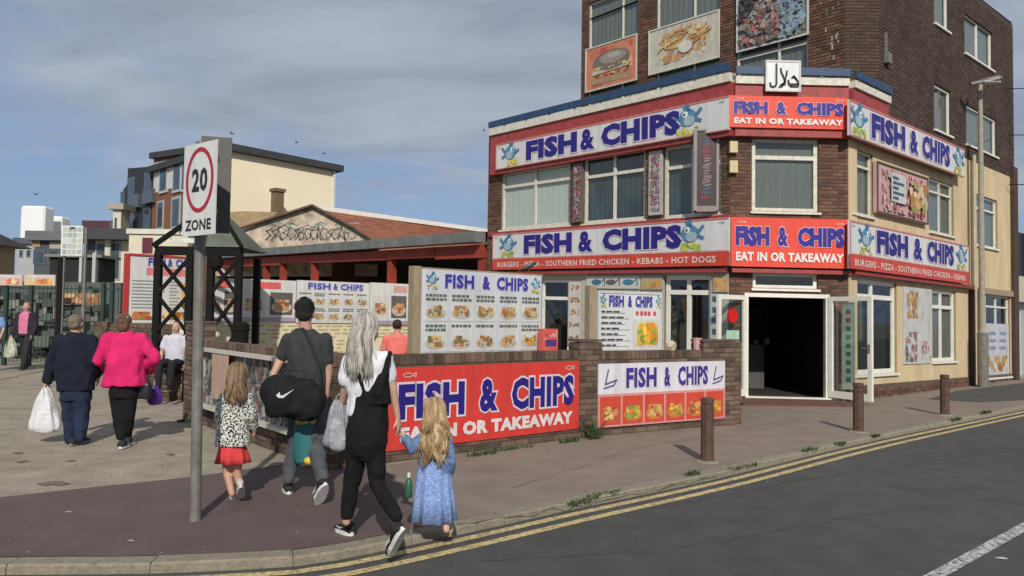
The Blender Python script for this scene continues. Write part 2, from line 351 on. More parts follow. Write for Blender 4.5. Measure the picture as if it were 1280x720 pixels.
def fish_emblem(mb, fr, u, v, w, h, n, s=1, body=(0.10, 0.25, 0.38)):
    """generic round blue fish standing among yellow chips"""
    R = random.Random(int(abs(u)*100)+3)
    mb.disc(fr, u, v+h*0.08, w*0.34, h*0.28, n, 18, body)
    mb.disc(fr, u-0.06*w*s, v-h*0.02, w*0.22, h*0.16, n+0.0006, 14, (0.34, 0.47, 0.52))
    mb.disc(fr, u+0.1*w*s, v+h*0.2, w*0.11, h*0.10, n+0.0012, 12, (0.8, 0.82, 0.8))
    mb.disc(fr, u+0.13*w*s, v+h*0.19, w*0.045, h*0.05, n+0.0018, 10, (0.01, 0.02, 0.05))
    for a, b in (((-.05, .30), (.02, .50)), ((.0, .30), (.14, .46)), ((-.3, .1), (-.5, .3)), ((-.3, .0), (-.5, -.08)), ((.3, .05), (.5, .14))):
        polyline(mb, fr, [(u+a[0]*w*s, v+a[1]*h), (u+b[0]*w*s, v+b[1]*h)], w*0.11, n+0.0009, (0.07, 0.20, 0.33))
    blobs(mb, fr, u-w*0.42, u+w*0.42, v-h*0.5, v-h*0.22, n+0.002, [(0.62, 0.5, 0.05), (0.5, 0.55, 0.08), (0.7, 0.6, 0.25), (0.25, 0.4, 0.1)], 12, w*0.13, R.random()*99)
def line_fish(mb, fr, u, v, w, n, col):
    """small outlined fish motif"""
    mb.ring(fr, u, v, w*0.3, w*0.13, w*0.045, n, 12, col)
    polyline(mb, fr, [(u+w*0.28, v), (u+w*0.5, v+w*0.13), (u+w*0.46, v-w*0.12), (u+w*0.28, v)], w*0.05, n, col)
NAVY = (0.018, 0.012, 0.20); RED = (0.72, 0.045, 0.03); WHITE = (0.78, 0.78, 0.76); REDO = (0.80, 0.075, 0.04)
# ------------------------------------------------------------------ walls with openings, bricks
def wall_sheet(mb, fr, u0, u1, v0, v1, holes, n, depth=0.14, mt=None, back=False):
    us = sorted({u0, u1, *[min(max(h[i], u0), u1) for h in holes for i in (0, 1)]})
    vs = sorted({v0, v1, *[min(max(h[i], v0), v1) for h in holes for i in (2, 3)]})
    for a, b in zip(us, us[1:]):
        for c, d in zip(vs, vs[1:]):
            if b-a < 1e-5 or d-c < 1e-5: continue
            um, vm = (a+b)/2, (c+d)/2
            if any(h[0] < um < h[1] and h[2] < vm < h[3] for h in holes): continue
            mb.quad(fr, a, b, c, d, n, mt=mt)
    for h in holes:
        a, b, c, d = h; P = fr.pt
        mb.poly([P(a, c, n), P(a, d, n), P(a, d, n-depth), P(a, c, n-depth)], mt=mt); mb.poly([P(b, c, n), P(b, c, n-depth), P(b, d, n-depth), P(b, d, n)], mt=mt)
        mb.poly([P(a, c, n), P(a, c, n-depth), P(b, c, n-depth), P(b, c, n)], mt=mt); mb.poly([P(a, d, n), P(b, d, n), P(b, d, n-depth), P(a, d, n-depth)], mt=mt)
_BR = {}
def brick_mesh(wd, mt):
    key = (round(wd, 2), mt.name)
    if key not in _BR:
        b = MB(); x = key[0]/2; e = 0.004
        pts = [(-x, 0.02, -.0325), (x, 0.02, -.0325), (x, 0.02, .0325), (-x, 0.02, .0325), (-x+e, -0.010, -.0285), (x-e, -0.010, -.0285), (x-e, -0.010, .0285), (-x+e, -0.010, .0285)]
        b.v = pts; b.f = [(4, 5, 6, 7), (0, 1, 5, 4), (1, 2, 6, 5), (2, 3, 7, 6), (3, 0, 4, 7)]; b.c = [(1, 1, 1)]*5; b.m = [0]*5
        me = bpy.data.meshes.new('brick'); me.from_pydata(b.v, [], b.f); me.materials.append(mt); _BR[key] = me
    return _BR[key]
def brickwork(root, jobs, quota):
    """jobs: (frame, [(u0,u1,v0,v1)], holes, n, material); the nearest `quota` bricks become parts, the rest one joined part per material"""
    L = []
    for fr, regs, holes, n, mt in jobs:
        for (u0, u1, v0, v1) in regs:
            r = 0; v = v0
            while v + 0.068 < v1:
                vm = v+0.0375; off = 0.0 if r % 2 else 0.1125; u = u0 - off
                while u < u1:
                    a, b = max(u, u0), min(u+0.215, u1)
                    segs = [(a, b)]
                    for h in holes:
                        if h[2] < vm < h[3]:
                            ns = []
                            for (p, q) in segs:
                                if h[1] <= p or h[0] >= q: ns.append((p, q)); continue
                                if h[0] > p: ns.append((p, h[0]))
                                if h[1] < q: ns.append((h[1], q))
                            segs = ns
                    for (p, q) in segs:
                        if q-p > 0.03:
                            c = fr.pt((p+q)/2, vm, n); L.append(((c-CAM).length, fr, p, q, vm, n, mt, c))
                    u += 0.225
                v += 0.075; r += 1
    L.sort(key=lambda t: t[0]); bo = base_of(root)
    for (d, fr, p, q, vm, n, mt, c) in L[:quota]:
        o = bpy.data.objects.new('brick', brick_mesh(q-p-0.002, mt)); COL.objects.link(o); o.parent = root; o.location = c-bo
        o.rotation_euler = (0, -math.atan(fr.s), fr.rz)
    by = {}
    R = random.Random(3)
    for (d, fr, p, q, vm, n, mt, c) in L[quota:]:
        mb = by.setdefault(mt.name, (MB(), mt))[0]; e = 0.004; f = n+0.010+R.uniform(-.003, .003); P = fr.pt; v0, v1 = vm-.0325, vm+.0325
        i = len(mb.v); mb.v += [tuple(x) for x in (P(p, v0, n-.01), P(q, v0, n-.01), P(q, v1, n-.01), P(p, v1, n-.01), P(p+e, v0+e, f), P(q-e, v0+e, f), P(q-e, v1-e, f), P(p+e, v1-e, f))]
        for k in ((4, 5, 6, 7), (0, 1, 5, 4), (1, 2, 6, 5), (2, 3, 7, 6), (3, 0, 4, 7)): mb.f.append(tuple(i+x for x in k)); mb.c.append((1, 1, 1)); mb.m.append(0)
    for nm, (mb, mt) in by.items(): mb.build('brickwork', mt, root, kind='stuff')
def window(root, fr, r, bays=1, transom=None, n=-0.05, fw=0.05, back=DARKR, room=0.5, mt=None, sill=True, glass=None, top_bays=None, lit=None):
    u0, u1, v0, v1 = r; mt = mt or UPVC; glass = glass or GLASS
    fm = MB(); T = 0.05
    fm.box(fr, u0, u1, v1-fw, v1, n-T, n, mt=mt); fm.box(fr, u0, u1, v0, v0+fw, n-T, n+0.004, mt=mt)
    fm.box(fr, u0, u0+fw, v0+fw, v1-fw, n-T, n, mt=mt); fm.box(fr, u1-fw, u1, v0+fw, v1-fw, n-T, n, mt=mt)
    fr_ = bays if isinstance(bays, (list, tuple)) else [i/bays for i in range(1, bays)]
    cuts = [u0] + [u0+(u1-u0)*f for f in fr_] + [u1]
    tv = None if transom is None else v0+(v1-v0)*transom
    for c in cuts[1:-1]: fm.box(fr, c-fw*.5, c+fw*.5, v0+fw, v1-fw, n-T, n-0.003, mt=mt)
    if tv: fm.box(fr, u0+fw, u1-fw, tv-fw*.5, tv+fw*.5, n-T, n+0.003, mt=mt)
    if sill: fm.box(fr, u0-0.04, u1+0.04, v0-0.05, v0-0.002, n-T, 0.06, mt=mt)
    o = fm.build('window', mt, root)
    for a, b in zip(cuts, cuts[1:]):
        for (c, d) in ([(v0, tv), (tv, v1)] if tv else [(v0, v1)]):
            g = MB(); g.quad(fr, a, b, c, d, n-T*0.6+random.uniform(-.004, .004)); g.build('pane', glass, o)
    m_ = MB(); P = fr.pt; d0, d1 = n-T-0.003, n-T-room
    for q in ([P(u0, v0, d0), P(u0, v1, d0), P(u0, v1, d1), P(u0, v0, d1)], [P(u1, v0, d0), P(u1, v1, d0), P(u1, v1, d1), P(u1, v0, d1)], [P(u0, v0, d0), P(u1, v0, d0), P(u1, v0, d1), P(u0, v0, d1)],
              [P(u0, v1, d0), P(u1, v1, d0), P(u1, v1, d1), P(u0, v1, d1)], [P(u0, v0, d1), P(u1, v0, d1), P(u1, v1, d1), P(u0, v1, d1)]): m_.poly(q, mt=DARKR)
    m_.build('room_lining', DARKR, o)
    if back is not DARKR:
        k = MB(); N_ = 24; am = .004 if back is BLIND or room < .36 else .014
        for i in range(N_):
            a = u0+(u1-u0)*i/N_; b = u0+(u1-u0)*(i+1)/N_; za = d0-0.02-am*(i % 2); zb = d0-0.02-am*((i+1) % 2)
            k.poly([P(a, v0+.02, za), P(b, v0+.02, zb), P(b, v1-.02, zb), P(a, v1-.02, za)])
        k.build('blind', back, o)
    return o
# ================================================================== GROUND
def sheet(name, pts, z, mt, kind='structure', parent=None):
    b = MB(); b.poly([(p[0], p[1], z) for p in pts]); return b.build(name, mt, parent, kind=kind)
ASPH = mat('asphalt', (0.066, 0.065, 0.060), 0.9, 0.34, 3.0, 0.5, 140, kind='ground')
PLAZA = mat('worn_concrete_paving', (0.285, 0.243, 0.185), 0.95, 0.42, 2.6, 0.6, 30, kind='ground', stretch=(1, 1, 1))
PAVE = mat('brownish_pavement', (0.222, 0.176, 0.142), 0.95, 0.26, 2.4, 0.5, 110, kind='ground')
REDT = mat('dull_red_tarmac', (0.112, 0.078, 0.070), 0.93, 0.26, 2.0, 0.5, 130, kind='ground')
FARG = mat('distant_ground', (0.16, 0.15, 0.13), 0.95, 0.2, 0.2)
KERBM = mat('weathered_kerb_concrete', (0.24, 0.21, 0.155), 0.95, 0.35, 14, 0.6, 60, kind='ground')
ROADZ = -0.065
sheet('ground', [(-700, -60), (700, -60), (700, 1200), (-700, 1200)], -0.6, FARG)
kp = [ground(*p) for p in ((0, 706), (160, 705), (300, 700), (400, 692), (540, 665), (640, 644), (720, 627), (900, 590), (1090, 546), (1280, 508))]
kp = [Vector((-14.0, 4.1, 0)), Vector((-8, 4.55, 0))] + kp
dv = (kp[-1]-kp[-3]).normalized(); kp += [kp[-1]+dv*6, kp[-1]+dv*14, kp[-1]+dv*40]
def catmull(P, k=8):
    out = []
    for i in range(len(P)-1):
        a, b, c, d = P[max(i-1, 0)], P[i], P[i+1], P[min(i+2, len(P)-1)]
        for j in range(k):
            t = j/k; out.append(0.5*((2*b)+(c-a)*t+(2*a-5*b+4*c-d)*t*t+(3*b-a-3*c+d)*t**3))
    return out+[P[-1]]
kc = catmull(kp, 6)
# even spacing
def resample(P, st):
    out = [P[0]]; acc = 0
    for a, b in zip(P, P[1:]):
        L = (b-a).length
        while acc+L >= st:
            t = (st-acc)/L; a = a.lerp(b, t); out.append(a.copy()); L = (b-a).length; acc = 0
        acc += L
    return out
kc = resample(kc, 0.30)
def offset(P, d):
    out = []
    for i, p in enumerate(P):
        t = (P[min(i+1, len(P)-1)]-P[max(i-1, 0)]); t.z = 0; t.normalize(); out.append(p+Vector((-t.y, t.x, 0))*d)
    return out
back = offset(kc, 0.15)
b = MB(); road = [(-14, -12), (60, -12), (60, 60)]
b.poly([(p[0], p[1], ROADZ) for p in [(-14.5, -14), (70, -14), (70, 58)]] + [(p.x, p.y, ROADZ) for p in reversed(offset(kc, 0.06))])
b.build('road', ASPH, kind='structure')
# kerb: stones one by one
kerb = MB()
inner = [(p.x, p.y) for p in offset(kc, 0.05)]
kerb.loft([[Vector((p.x, p.y, -0.12)), Vector((p.x, p.y, -0.012)), Vector((q.x, q.y, -0.012)), Vector((q.x, q.y, -0.12))] for p, q in zip(offset(kc, 0.012), back)])
ko = kerb.build('kerb', KERBM, kind='structure')
i = 0
while i+3 < len(kc):
    if i > 135: break
    s_ = MB(); dz = random.uniform(-0.004, 0.005); idx = [i, i+1, i+2, i+3]
    rings = []
    for k_, j in enumerate(idx):
        a = kc[j]; c = back[j]; e = (idx[-1]-idx[0]); t = (kc[min(j+1, len(kc)-1)]-kc[max(j-1, 0)]).normalized()*(0.005 if k_ == 0 else (-0.005 if k_ == 3 else 0))
        rings.append([Vector((a.x+t.x, a.y+t.y, -0.10)), Vector((a.x+t.x, a.y+t.y, -0.012+dz)), Vector((a.x+t.x+(c.x-a.x)*.09, a.y+t.y+(c.y-a.y)*.09, dz+0.002)), Vector((c.x+t.x, c.y+t.y, dz+0.002)), Vector((c.x+t.x, c.y+t.y, -0.10))])
    s_.loft(rings); s_.build('kerb_stone', KERBM, ko); i += 3
pav = [(p.x, p.y) for p in offset(kc, 0.1495)]
b = MB(); b.poly([(p[0], p[1], -0.004) for p in pav] + [(70, 900, -0.004), (-400, 900, -0.004), (-400, 4.3, -0.004)]); b.build('plaza_paving', PLAZA, kind='structure')
# brownish footpath along the shop (4 mm above the plaza)
bk = [p for p in offset(kc, 0.152) if p.x > -1.9]
wl = [ground(420, 590), ground(722, 547), ground(925, 529), (4.45, 15.6, 0), (6.9, 15.6, 0), (12.0, 19.9, 0), (40, 43, 0)]
b = MB(); b.poly([(p.x, p.y, 0.0) for p in bk] + [(p[0], p[1], 0.0) for p in reversed(wl)]); b.build('pavement', PAVE, kind='structure')
# dull red tarmac at the crossing corner
rt = [ground(*p) for p in ((0, 622), (120, 609), (235, 597), (330, 584), (400, 574), (440, 572), (478, 584), (505, 610), (517, 640), (512, 668))]
lf = [p for p in offset(kc, 0.154) if p.x < rt[-1].x]
b = MB(); b.poly([(p.x, p.y, 0.004) for p in lf] + [(p.x, p.y, 0.004) for p in reversed(rt)] + [(rt[0].x-10, rt[0].y-2.2, 0.004)]); b.build('red_tarmac', REDT, kind='structure')
b = MB(); P4 = [(1195, 489), (1285, 478), (1285, 500), (1225, 503), (1160, 499)]; b.poly([ground(*p)+Vector((0, 0, .004)) for p in P4]); b.build('dark_footway_patch', ASPH, kind='structure')
# tarry cracks and repair seams in road and paving
CRK = mat('tar_crack', (0.035, 0.033, 0.030), .9, .3, 30)
def crack(pts, z, wd, seed):
    R = random.Random(seed); P = [ground(*p, z) for p in pts]; Q = []
    for p, q in zip(P, P[1:]):
        n_ = max(2, int((q-p).length/.12))
        for i in range(n_): Q.append(p.lerp(q, i/n_)+Vector((R.uniform(-.03, .03), R.uniform(-.03, .03), 0)))
    Q.append(P[-1]); m_ = MB(); t = (Q[-1]-Q[0]).normalized(); e = Vector((-t.y, t.x, 0))
    for p, q in zip(Q, Q[1:]): w0 = wd*R.uniform(.3, 1); m_.poly([p-e*w0, q-e*w0*.8, q+e*w0*.8, p+e*w0])
    m_.build('crack', CRK, kind='structure')
crack([(574, 656), (709, 632), (900, 592)], .003, .008, 1); crack([(0, 475), (60, 462), (135, 448)], .003, .03, 2); 
crack([(640, 610), (800, 560), (1010, 520)], .004, .004, 5); crack([(800, 640), (1000, 600), (1280, 560)], ROADZ+.003, .005, 6); crack([(600, 700), (820, 690), (1100, 640), (1280, 620)], ROADZ+.003, .004, 7)
for k, (px, py, s) in enumerate(((68, 604, .16), (28, 577, .10), (22, 566, .08), (90, 576, .07), (214, 568, .08), (150, 615, .05))):
    R = random.Random(k); g = ground(px, py); m_ = MB(); m_.poly([g+Vector((s*R.uniform(.25, 1.1)*math.cos(i*.7), s*R.uniform(.3, 1.0)*math.sin(i*.7), .003)) for i in range(9)]); m_.build('dark_stain', mat('dark_stain', (.15, .125, .095), .95, .3, 20), kind='structure')
# road markings
YEL = mat('worn_yellow_paint', (0.60, 0.46, 0.20), 0.85, 0.2, 20, kind='worn', col2=(0.25, 0.20, 0.12))
WHT = mat('worn_white_paint', (0.55, 0.54, 0.50), 0.85, 0.2, 20, kind='worn', col2=(0.10, 0.10, 0.10))
def strip(name, P, d0, d1, z, mt):
    A, B = offset(P, d0), offset(P, d1); b = MB()
    for p, q, r, s in zip(A, A[1:], B[1:], B): b.poly([(x.x, x.y, z) for x in (p, q, r, s)])
    o = b.build(name, mt, kind='structure'); return o
yl = [p for p in kc if p.x > -2.9]
strip('yellow_line', yl, -0.165, -0.08, ROADZ+0.004, YEL); strip('yellow_line', yl, -0.35, -0.265, ROADZ+0.004, YEL)
a = ground(1162, 724, ROADZ); c = ground(1282, 658, ROADZ); dd = (c-a).normalized()
strip('centre_line', [a-dd*1.2, a, c, c+dd*0.8], -0.05, 0.05, ROADZ+0.004, WHT)
strip('centre_line', [c+dd*4.8, c+dd*8.8], -0.05, 0.05, ROADZ+0.004, WHT)
# ================================================================== CHIP SHOP
DC = 15.6
Lc = at(912, 395, DC); Rc = at(1060, 395, DC); Lc.z = 0; Rc.z = 0
dL = Vector((0.66, -0.751, 0)).normalized(); dR = Vector((0.766, 0.643, 0)).normalized()
LL = 7.95
SL = 0.0245
FL = Fr((Lc - dL*LL) + Vector((0, 0, SL*LL)), dL, -SL)       # facade on the left, u = 0 at its far end
FC = Fr(Lc, (1, 0), -0.008)                      # chamfered corner with the door
FR = Fr(Rc, dR, -0.011)                          # facade on the right
WC = (Rc-Lc).length
shop = thing('chip_shop_building', ((Lc+Rc)/2)+Vector((0, 2, 0)), 'brown brick corner building with cream side walls, takeaway on its ground floor', 'building')
TOPL = 6.72
R_ = {}
# openings
hL = [FL.rect(627, 216, 712, 281), FL.rect(730, 197, 806, 274), FL.rect(830, 184, 902, 268), FL.rect(676, 349, 727, 452), FL.rect(831, 344, 889, 455)]
u_, v_, *_ = 0, 0, 0
tv = FC.rect(941, 340, 1022, 362); dr = FC.rect(930, 366, 1036, 498)
w1 = FC.rect(940, 172, 1023, 266)
hC = [w1, tv, (dr[0], dr[1], 0.0, dr[3])]
hR = [FR.rect(1064, 184, 1091, 272), FR.rect(1161, 221, 1192, 296), FR.rect(1066, 347, 1121, 466), FR.rect(1165, 361, 1195, 451), FR.rect(1217, 241, 1247, 312), FR.rect(1232, 368, 1263, 470)]
# upper block
UA = Vector((7.34, 16.54, 0)); UB = at(1100, 395, 16.54); UB.z = 0
UBu = (UB-Rc).dot(FR.Uh)
UB = FR.O + FR.Uh*UBu
LU = 8.08
UL = Fr((UA - dL*LU) + Vector((0, 0, SL*LU)), dL, -SL); UC = Fr(UA, (UB-UA)); UR = Fr(FR.O, dR, -0.011)
hUL = [UL.rect(736, 5, 797, 136), UL.rect(821, -20, 900, 118), UL.rect(921, -45, 1010, 108)]
hUR = [UR.rect(1167, -30, 1186, 41), UR.rect(1167, 103, 1189, 171), UR.rect(1205, 14, 1241, 89), UR.rect(1207, 129, 1246, 197)]
RE = 10.35                                       # length of the right side
CRB = FR.uv(1165, 190)[1]                        # where the brown brick gives way to cream
sh = MB()
wall_sheet(sh, FL, 0, LL, 0, TOPL, hL, 0, mt=MORT); wall_sheet(sh, FC, 0, WC, 0, TOPL, hC, 0, mt=MORT)
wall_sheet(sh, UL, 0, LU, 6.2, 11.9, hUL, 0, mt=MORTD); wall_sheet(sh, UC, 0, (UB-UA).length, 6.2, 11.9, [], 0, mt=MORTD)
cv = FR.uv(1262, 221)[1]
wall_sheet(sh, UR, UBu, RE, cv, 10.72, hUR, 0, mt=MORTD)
sh.build('wall', MORT, shop)
cm = MB(); wall_sheet(cm, FR, 0, UBu, 0.30, TOPL-.02, hR, 0.002, mt=CREAM); wall_sheet(cm, FR, UBu, RE, 0.30, cv, hR, 0.002, mt=CREAM)
cm.box(FR, 0.0, 0.35, 0.30, TOPL-.3, 0.004, 0.03, mt=CREAM)
cm.build('render_wall', CREAM, shop)
pl = MB(); pl.box(FR, 0, RE, -0.1, 0.30, -0.1, 0.03, mt=MORT); pl.build('plinth', MORT, shop)
# closing walls and roofs
bk_ = MB(); E0 = FL.pt(0, 0); inn = -FL.N*7.5; Ez = TOPL
def vquad(mb, a, b, z0, z1): mb.poly([(a.x, a.y, z0), (b.x, b.y, z0), (b.x, b.y, z1), (a.x, a.y, z1)])
Q1 = Vector((E0.x, E0.y, 0)); Q2 = Q1+inn; F1 = FR.pt(RE, 0); Q3 = F1 - FR.N*9.5
vquad(bk_, Q2, Q1, -0.1, TOPL+.2); vquad(bk_, Q3, Q2, -0.1, TOPL); vquad(bk_, F1, Q3, -0.1, 10.6)
G1 = UL.pt(0, 0); G2 = G1-UL.N*6; G3 = F1-FR.N*6
vquad(bk_, G2, G1, 6.0, 12.08); vquad(bk_, G3, G2, 6, 11.9)
bk_.poly([(p.x, p.y, 10.66) for p in (UA+Vector((0, 0.02, 0)), UB, F1, G3, G2, G1+Vector((0.02, 0.02, 0)))])
bk_.poly([(p.x, p.y, 11.86) for p in (UA+Vector((0, 0.03, 0)), UB+Vector((0, .03, 0)), (UB+G3)/2, G2, G1+Vector((0.03, 0.03, 0)))])
bk_.build('rear_wall', MORTD, shop)
rf = MB(); rf.poly([(p.x, p.y, 6.55) for p in (Q1+Vector((.05, .05, 0)), Lc+Vector((0, 0.05, 0)), Rc+Vector((0, 0.05, 0)), FR.pt(UBu, 0, -0.05), Q3, Q2)]); rf.build('flat_roof', SLATE, shop)
# brickwork
regC = [(0, WC, 0.0, TOPL-.3)]
brickwork(shop, [
    (FC, [(0.0, WC, 0.0, 2.75), (0.0, WC, 3.78, 5.62)], hC, 0, BRICK),
    (FL, [(0, LL, 3.9, 5.75), (0, 0.12, 0, 6.5)], hL, 0, BRICK),
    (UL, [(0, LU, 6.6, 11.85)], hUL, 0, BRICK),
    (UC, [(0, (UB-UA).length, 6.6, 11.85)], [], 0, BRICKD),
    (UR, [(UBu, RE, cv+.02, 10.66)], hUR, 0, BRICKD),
    (FR, [(0.1, RE, 0.0, 0.28)], [], 0.03, BRICK)], 300)
# end pilasters of the right side (brown)
pz = MB(); a0 = FR.uv(1211, 400)[0]; a1 = FR.uv(1222, 400)[0]; b0 = FR.uv(1263, 300)[0]
zt = FR.uv(1216, 362)[1]
pz.box(FR, a0, a1, 0, zt, 0.0, 0.12, mt=BRICKD); pz.box(FR, b0, RE, 0.0, cv+.3, 0.004, 0.10, mt=BRICKD); pz.box(FR, a1, b0, zt-.08, zt+.08, 0.003, 0.07, mt=WOOD)
pz.build('pilaster', BRICKD, shop)
# ground floor left: light grey shop-front panels
gp = MB(); cs = sorted([hL[3], hL[4]])
z1 = 2.72
for (p, q) in ((0.15, hL[3][0]), (hL[3][1], hL[4][0]), (hL[4][1], LL-0.02)): gp.box(FL, p, q, 0.02, z1, 0.0, 0.035, mt=GREYP)
for h in (hL[3], hL[4]): gp.box(FL, h[0], h[1], h[3], z1, 0, 0.03, mt=GREYP)
gp.build('shopfront_panel', GREYP, shop)
tr = MB()
for h in hL[:3]: tr.box(FL, h[0]-0.02, h[1]+0.02, h[3], h[3]+0.10, 0.012, 0.05, mt=WOODW)
tr.box(FL, 0.12, LL, hL[0][2]-0.17, hL[0][2]-0.05, 0.012, 0.07, mt=REDP)
tr.build('window_trim', WOODW, shop)
CURTD = mat('dim_curtain', (0.05, 0.062, 0.058), 0.95, 0.6, 1.2)
window(shop, FL, hL[0], 2, 0.74, back=BLIND, mt=WOODW, room=0.4, fw=.075); window(shop, FL, hL[1], 2, 0.70, back=CURTD, mt=WOODW, fw=.075); window(shop, FL, hL[2], 2, 0.70, back=CURTD, mt=WOODW, fw=.075)
window(shop, FL, hL[3], [0.66], 0.76, back=DARKR, fw=.085); window(shop, FL, hL[4], [0.5], 0.80, back=DARKR, fw=.10)
window(shop, FC, w1, 1, 0.74, back=CURT, mt=WOODW, room=0.35, fw=.085); window(shop, FC, tv, 1, None, back=DARKR, fw=.075)
window(shop, FR, hR[0], 1, 0.76, back=CURT, mt=WOODW); window(shop, FR, hR[1], 2, 0.76, back=CURT, mt=WOODW)
window(shop, FR, hR[2], [0.46], 0.82, back=DARKR, fw=.10); window(shop, FR, hR[3], [0.45], 0.76, back=CURT, fw=.085)
window(shop, FR, hR[4], 2, 0.74, back=CURT); window(shop, FR, hR[5], 2, 0.86, back=DARKR, fw=.05)
for h in hUL: window(shop, UL, h, [0.68] if h is hUL[0] else [0.6], 0.30, back=CURT, mt=WOODW)
for h, bs in zip(hUR, (1, 1, 2, 2)): window(shop, UR, h, bs, None, back=CURT, fw=.06)
# doorway: frame, dark hall behind, two leaves swung outwards
df = MB(); zb = dr[2]; x0, x1, y1 = dr[0], dr[1], dr[3]
df.box(FC, x0, x0+.08, 0.0, y1, -0.08, 0.05); df.box(FC, x1-.08, x1, 0.0, y1, -0.08, 0.05); df.box(FC, x0+.08, x1-.08, y1-.08, y1, -0.08, 0.048); df.box(FC, x0, x1+0.15, max(zb-.05, 0.0), max(zb-.05, 0)+0.06, -0.08, 0.12)
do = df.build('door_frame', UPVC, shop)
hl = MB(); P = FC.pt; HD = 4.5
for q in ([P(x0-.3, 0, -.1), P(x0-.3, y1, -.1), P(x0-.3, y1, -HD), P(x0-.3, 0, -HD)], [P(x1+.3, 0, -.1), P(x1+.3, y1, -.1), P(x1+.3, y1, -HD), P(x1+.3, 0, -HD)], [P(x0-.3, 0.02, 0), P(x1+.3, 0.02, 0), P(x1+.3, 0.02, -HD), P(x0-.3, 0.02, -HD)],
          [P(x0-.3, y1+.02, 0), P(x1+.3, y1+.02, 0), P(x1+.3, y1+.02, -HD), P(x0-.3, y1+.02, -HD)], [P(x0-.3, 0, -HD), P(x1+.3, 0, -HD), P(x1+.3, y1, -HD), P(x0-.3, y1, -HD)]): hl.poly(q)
hl.build('entrance_hall', mat('dark_hall', (0.018, 0.016, 0.015), 0.8, 0.3, 2), shop)  # near-black colour puts the indoor shade into the hall surfaces
ic = MB(); ic.box(FC, x0+.2, x1-.5, 0.02, 1.05, -3.0, -2.5, (.09, .08, .075)); ic.box(FC, x0, x1, 1.7, 1.95, -4.3, -4.2, (.05, .03, .025))
for k in range(5): ic.box(FC, x0+.3+k*.27, x0+.42+k*.27, 1.06, 1.16+.05*(k % 3), -2.9, -2.8, (.28, .24, .2))
ic.box(FC, x0-.2, x1+.2, .022, .03, -1.6, -.1, (.05, .048, .045)); ic.build('shop_counter', PRINTD, shop)
def leaf(hinge, outer, z0, z1, deco):
    d = Vector((outer[0]-hinge[0], outer[1]-hinge[1], 0)); W = d.length
    f = Fr((hinge[0], hinge[1], 0), d) if d.x > 0 else Fr((outer[0], outer[1], 0), -d)
    m_ = MB(); fw = .09
    m_.box(f, 0, fw, z0, z1, -.03, .03); m_.box(f, W-fw, W, z0, z1, -.03, .03); m_.box(f, fw, W-fw, z0, z0+.14, -.03, .028); m_.box(f, fw, W-fw, z1-fw, z1, -.03, .028)
    o = m_.build('door', UPVC, shop)
    g = MB(); g.quad(f, fw, W-fw, z0+.14, z1-fw, 0.0); g.build('pane', GLASSC, o)
    h = MB(); uu = W-.05 if d.x > 0 else .05
    h.box(f, uu-.02, uu+.02, z0+.95, z0+1.12, .03, .045); h.bar(f.pt(uu, z0+1.04, .07), f.pt(uu-.13*(1 if d.x > 0 else -1), z0+1.04, .07), .02); h.box(f, uu-.01, uu+.01, z0+1.03, z0+1.05, .04, .07)
    h.build('handle', METAL, o)
    if deco: deco(f, W, z0, z1, o)
    return f
hz = 0.08
def deco_l(f, W, z0, z1, o):
    k = MB(); k.disc(f, W*.52, z1-.42, .15, .15, -.012, 18, (0.7, 0.01, 0.01)); k.disc(f, W*.52, z1-.42, .15, .15, .012, 18, (0.7, 0.01, 0.01))
    k.quad(f, W*.3, W*.75, z1-1.05, z1-.72, .012, (0.42, 0.62, 0.50)); k.build('sticker', PRINT, o)
def deco_r(f, W, z0, z1, o):
    k = MB()
    for i in range(9): k.quad(f, W*.40, W*.50, z0+.35+i*.17, z0+.44+i*.17, -.01, (0.08, 0.16, 0.12))
    k.quad(f, W*.30, W*.6, z0+.2, z1-.12, -.014, (0.42, 0.50, 0.42)); k.build('sticker', PRINT, o)
leaf((FC.pt(x0, 0).x+.02, DC-.06), (4.11, 15.03), hz, y1-.06, deco_l)
leaf((FC.pt(x1, 0).x-.02, DC-.06), (7.06, 14.72), hz, y1-.06, deco_r)
# roof edge of the projecting storeys: white fascia, red soffit band, blue rail
ed = MB(); bl = MB(); rb = MB(); po = MB()
for fr, a, c, e0, e1 in ((FL, 0, LL, -0.26, 0.12), (FC, 0, WC, -.05, -.05), (FR, 0, UBu+.1, .1, 0)):
    off = 0.20
    _, vb = fr.uv((620 if fr is FL else 912 if fr is FC else 1062), (168 if fr is FL else 104 if fr is FC else 106), off)
    _, vt = fr.uv((620 if fr is FL else 912 if fr is FC else 1062), (160 if fr is FL else 95 if fr is FC else 97), off)
    ed.box(fr, a-e0, c+e1, vb, vt, -0.3, off+.02); rb.box(fr, a-e0, c+e1, 5.45, vb-.004, 0.03, off-.03)
    bl.box(fr, a-e0, c+e1, vt+.04, vt+.20, off-.02, off+.05)
    k = a
    while k < c: po.box(fr, k, k+.04, vt-.01, vt+.05, off-.01, off+.03); k += 0.9
ed.build('roof_fascia', WOODW, shop); rb.build('red_fascia_band', REDP, shop); bl.build('roof_rail', BLUEP, shop); po.build('rail_bracket', METAL, shop)
# corner strips and the canopy under the lower signs
cp = MB()
for fr, a, c in ((FL, 0, LL), (FC, 0, WC), (FR, 0, 6.6)):
    cp.box(fr, a, c, 2.62, 2.70, 0.01, 0.17)
cp.build('sign_soffit', REDP, shop)
# white paint splashes on the upper brickwork by the corner
sp = MB(); R = random.Random(5)
for i in range(42):
    u = LU-.28+R.gauss(0, .09); v = R.uniform(7.0, 10.5); s = R.uniform(.012, .05)
    sp.quad(UL, u, min(u+s, LU), v, v+s*R.uniform(1, 3), .0125, (.36, .35, .32))
sp.build('paint_splash', PRINT, shop)
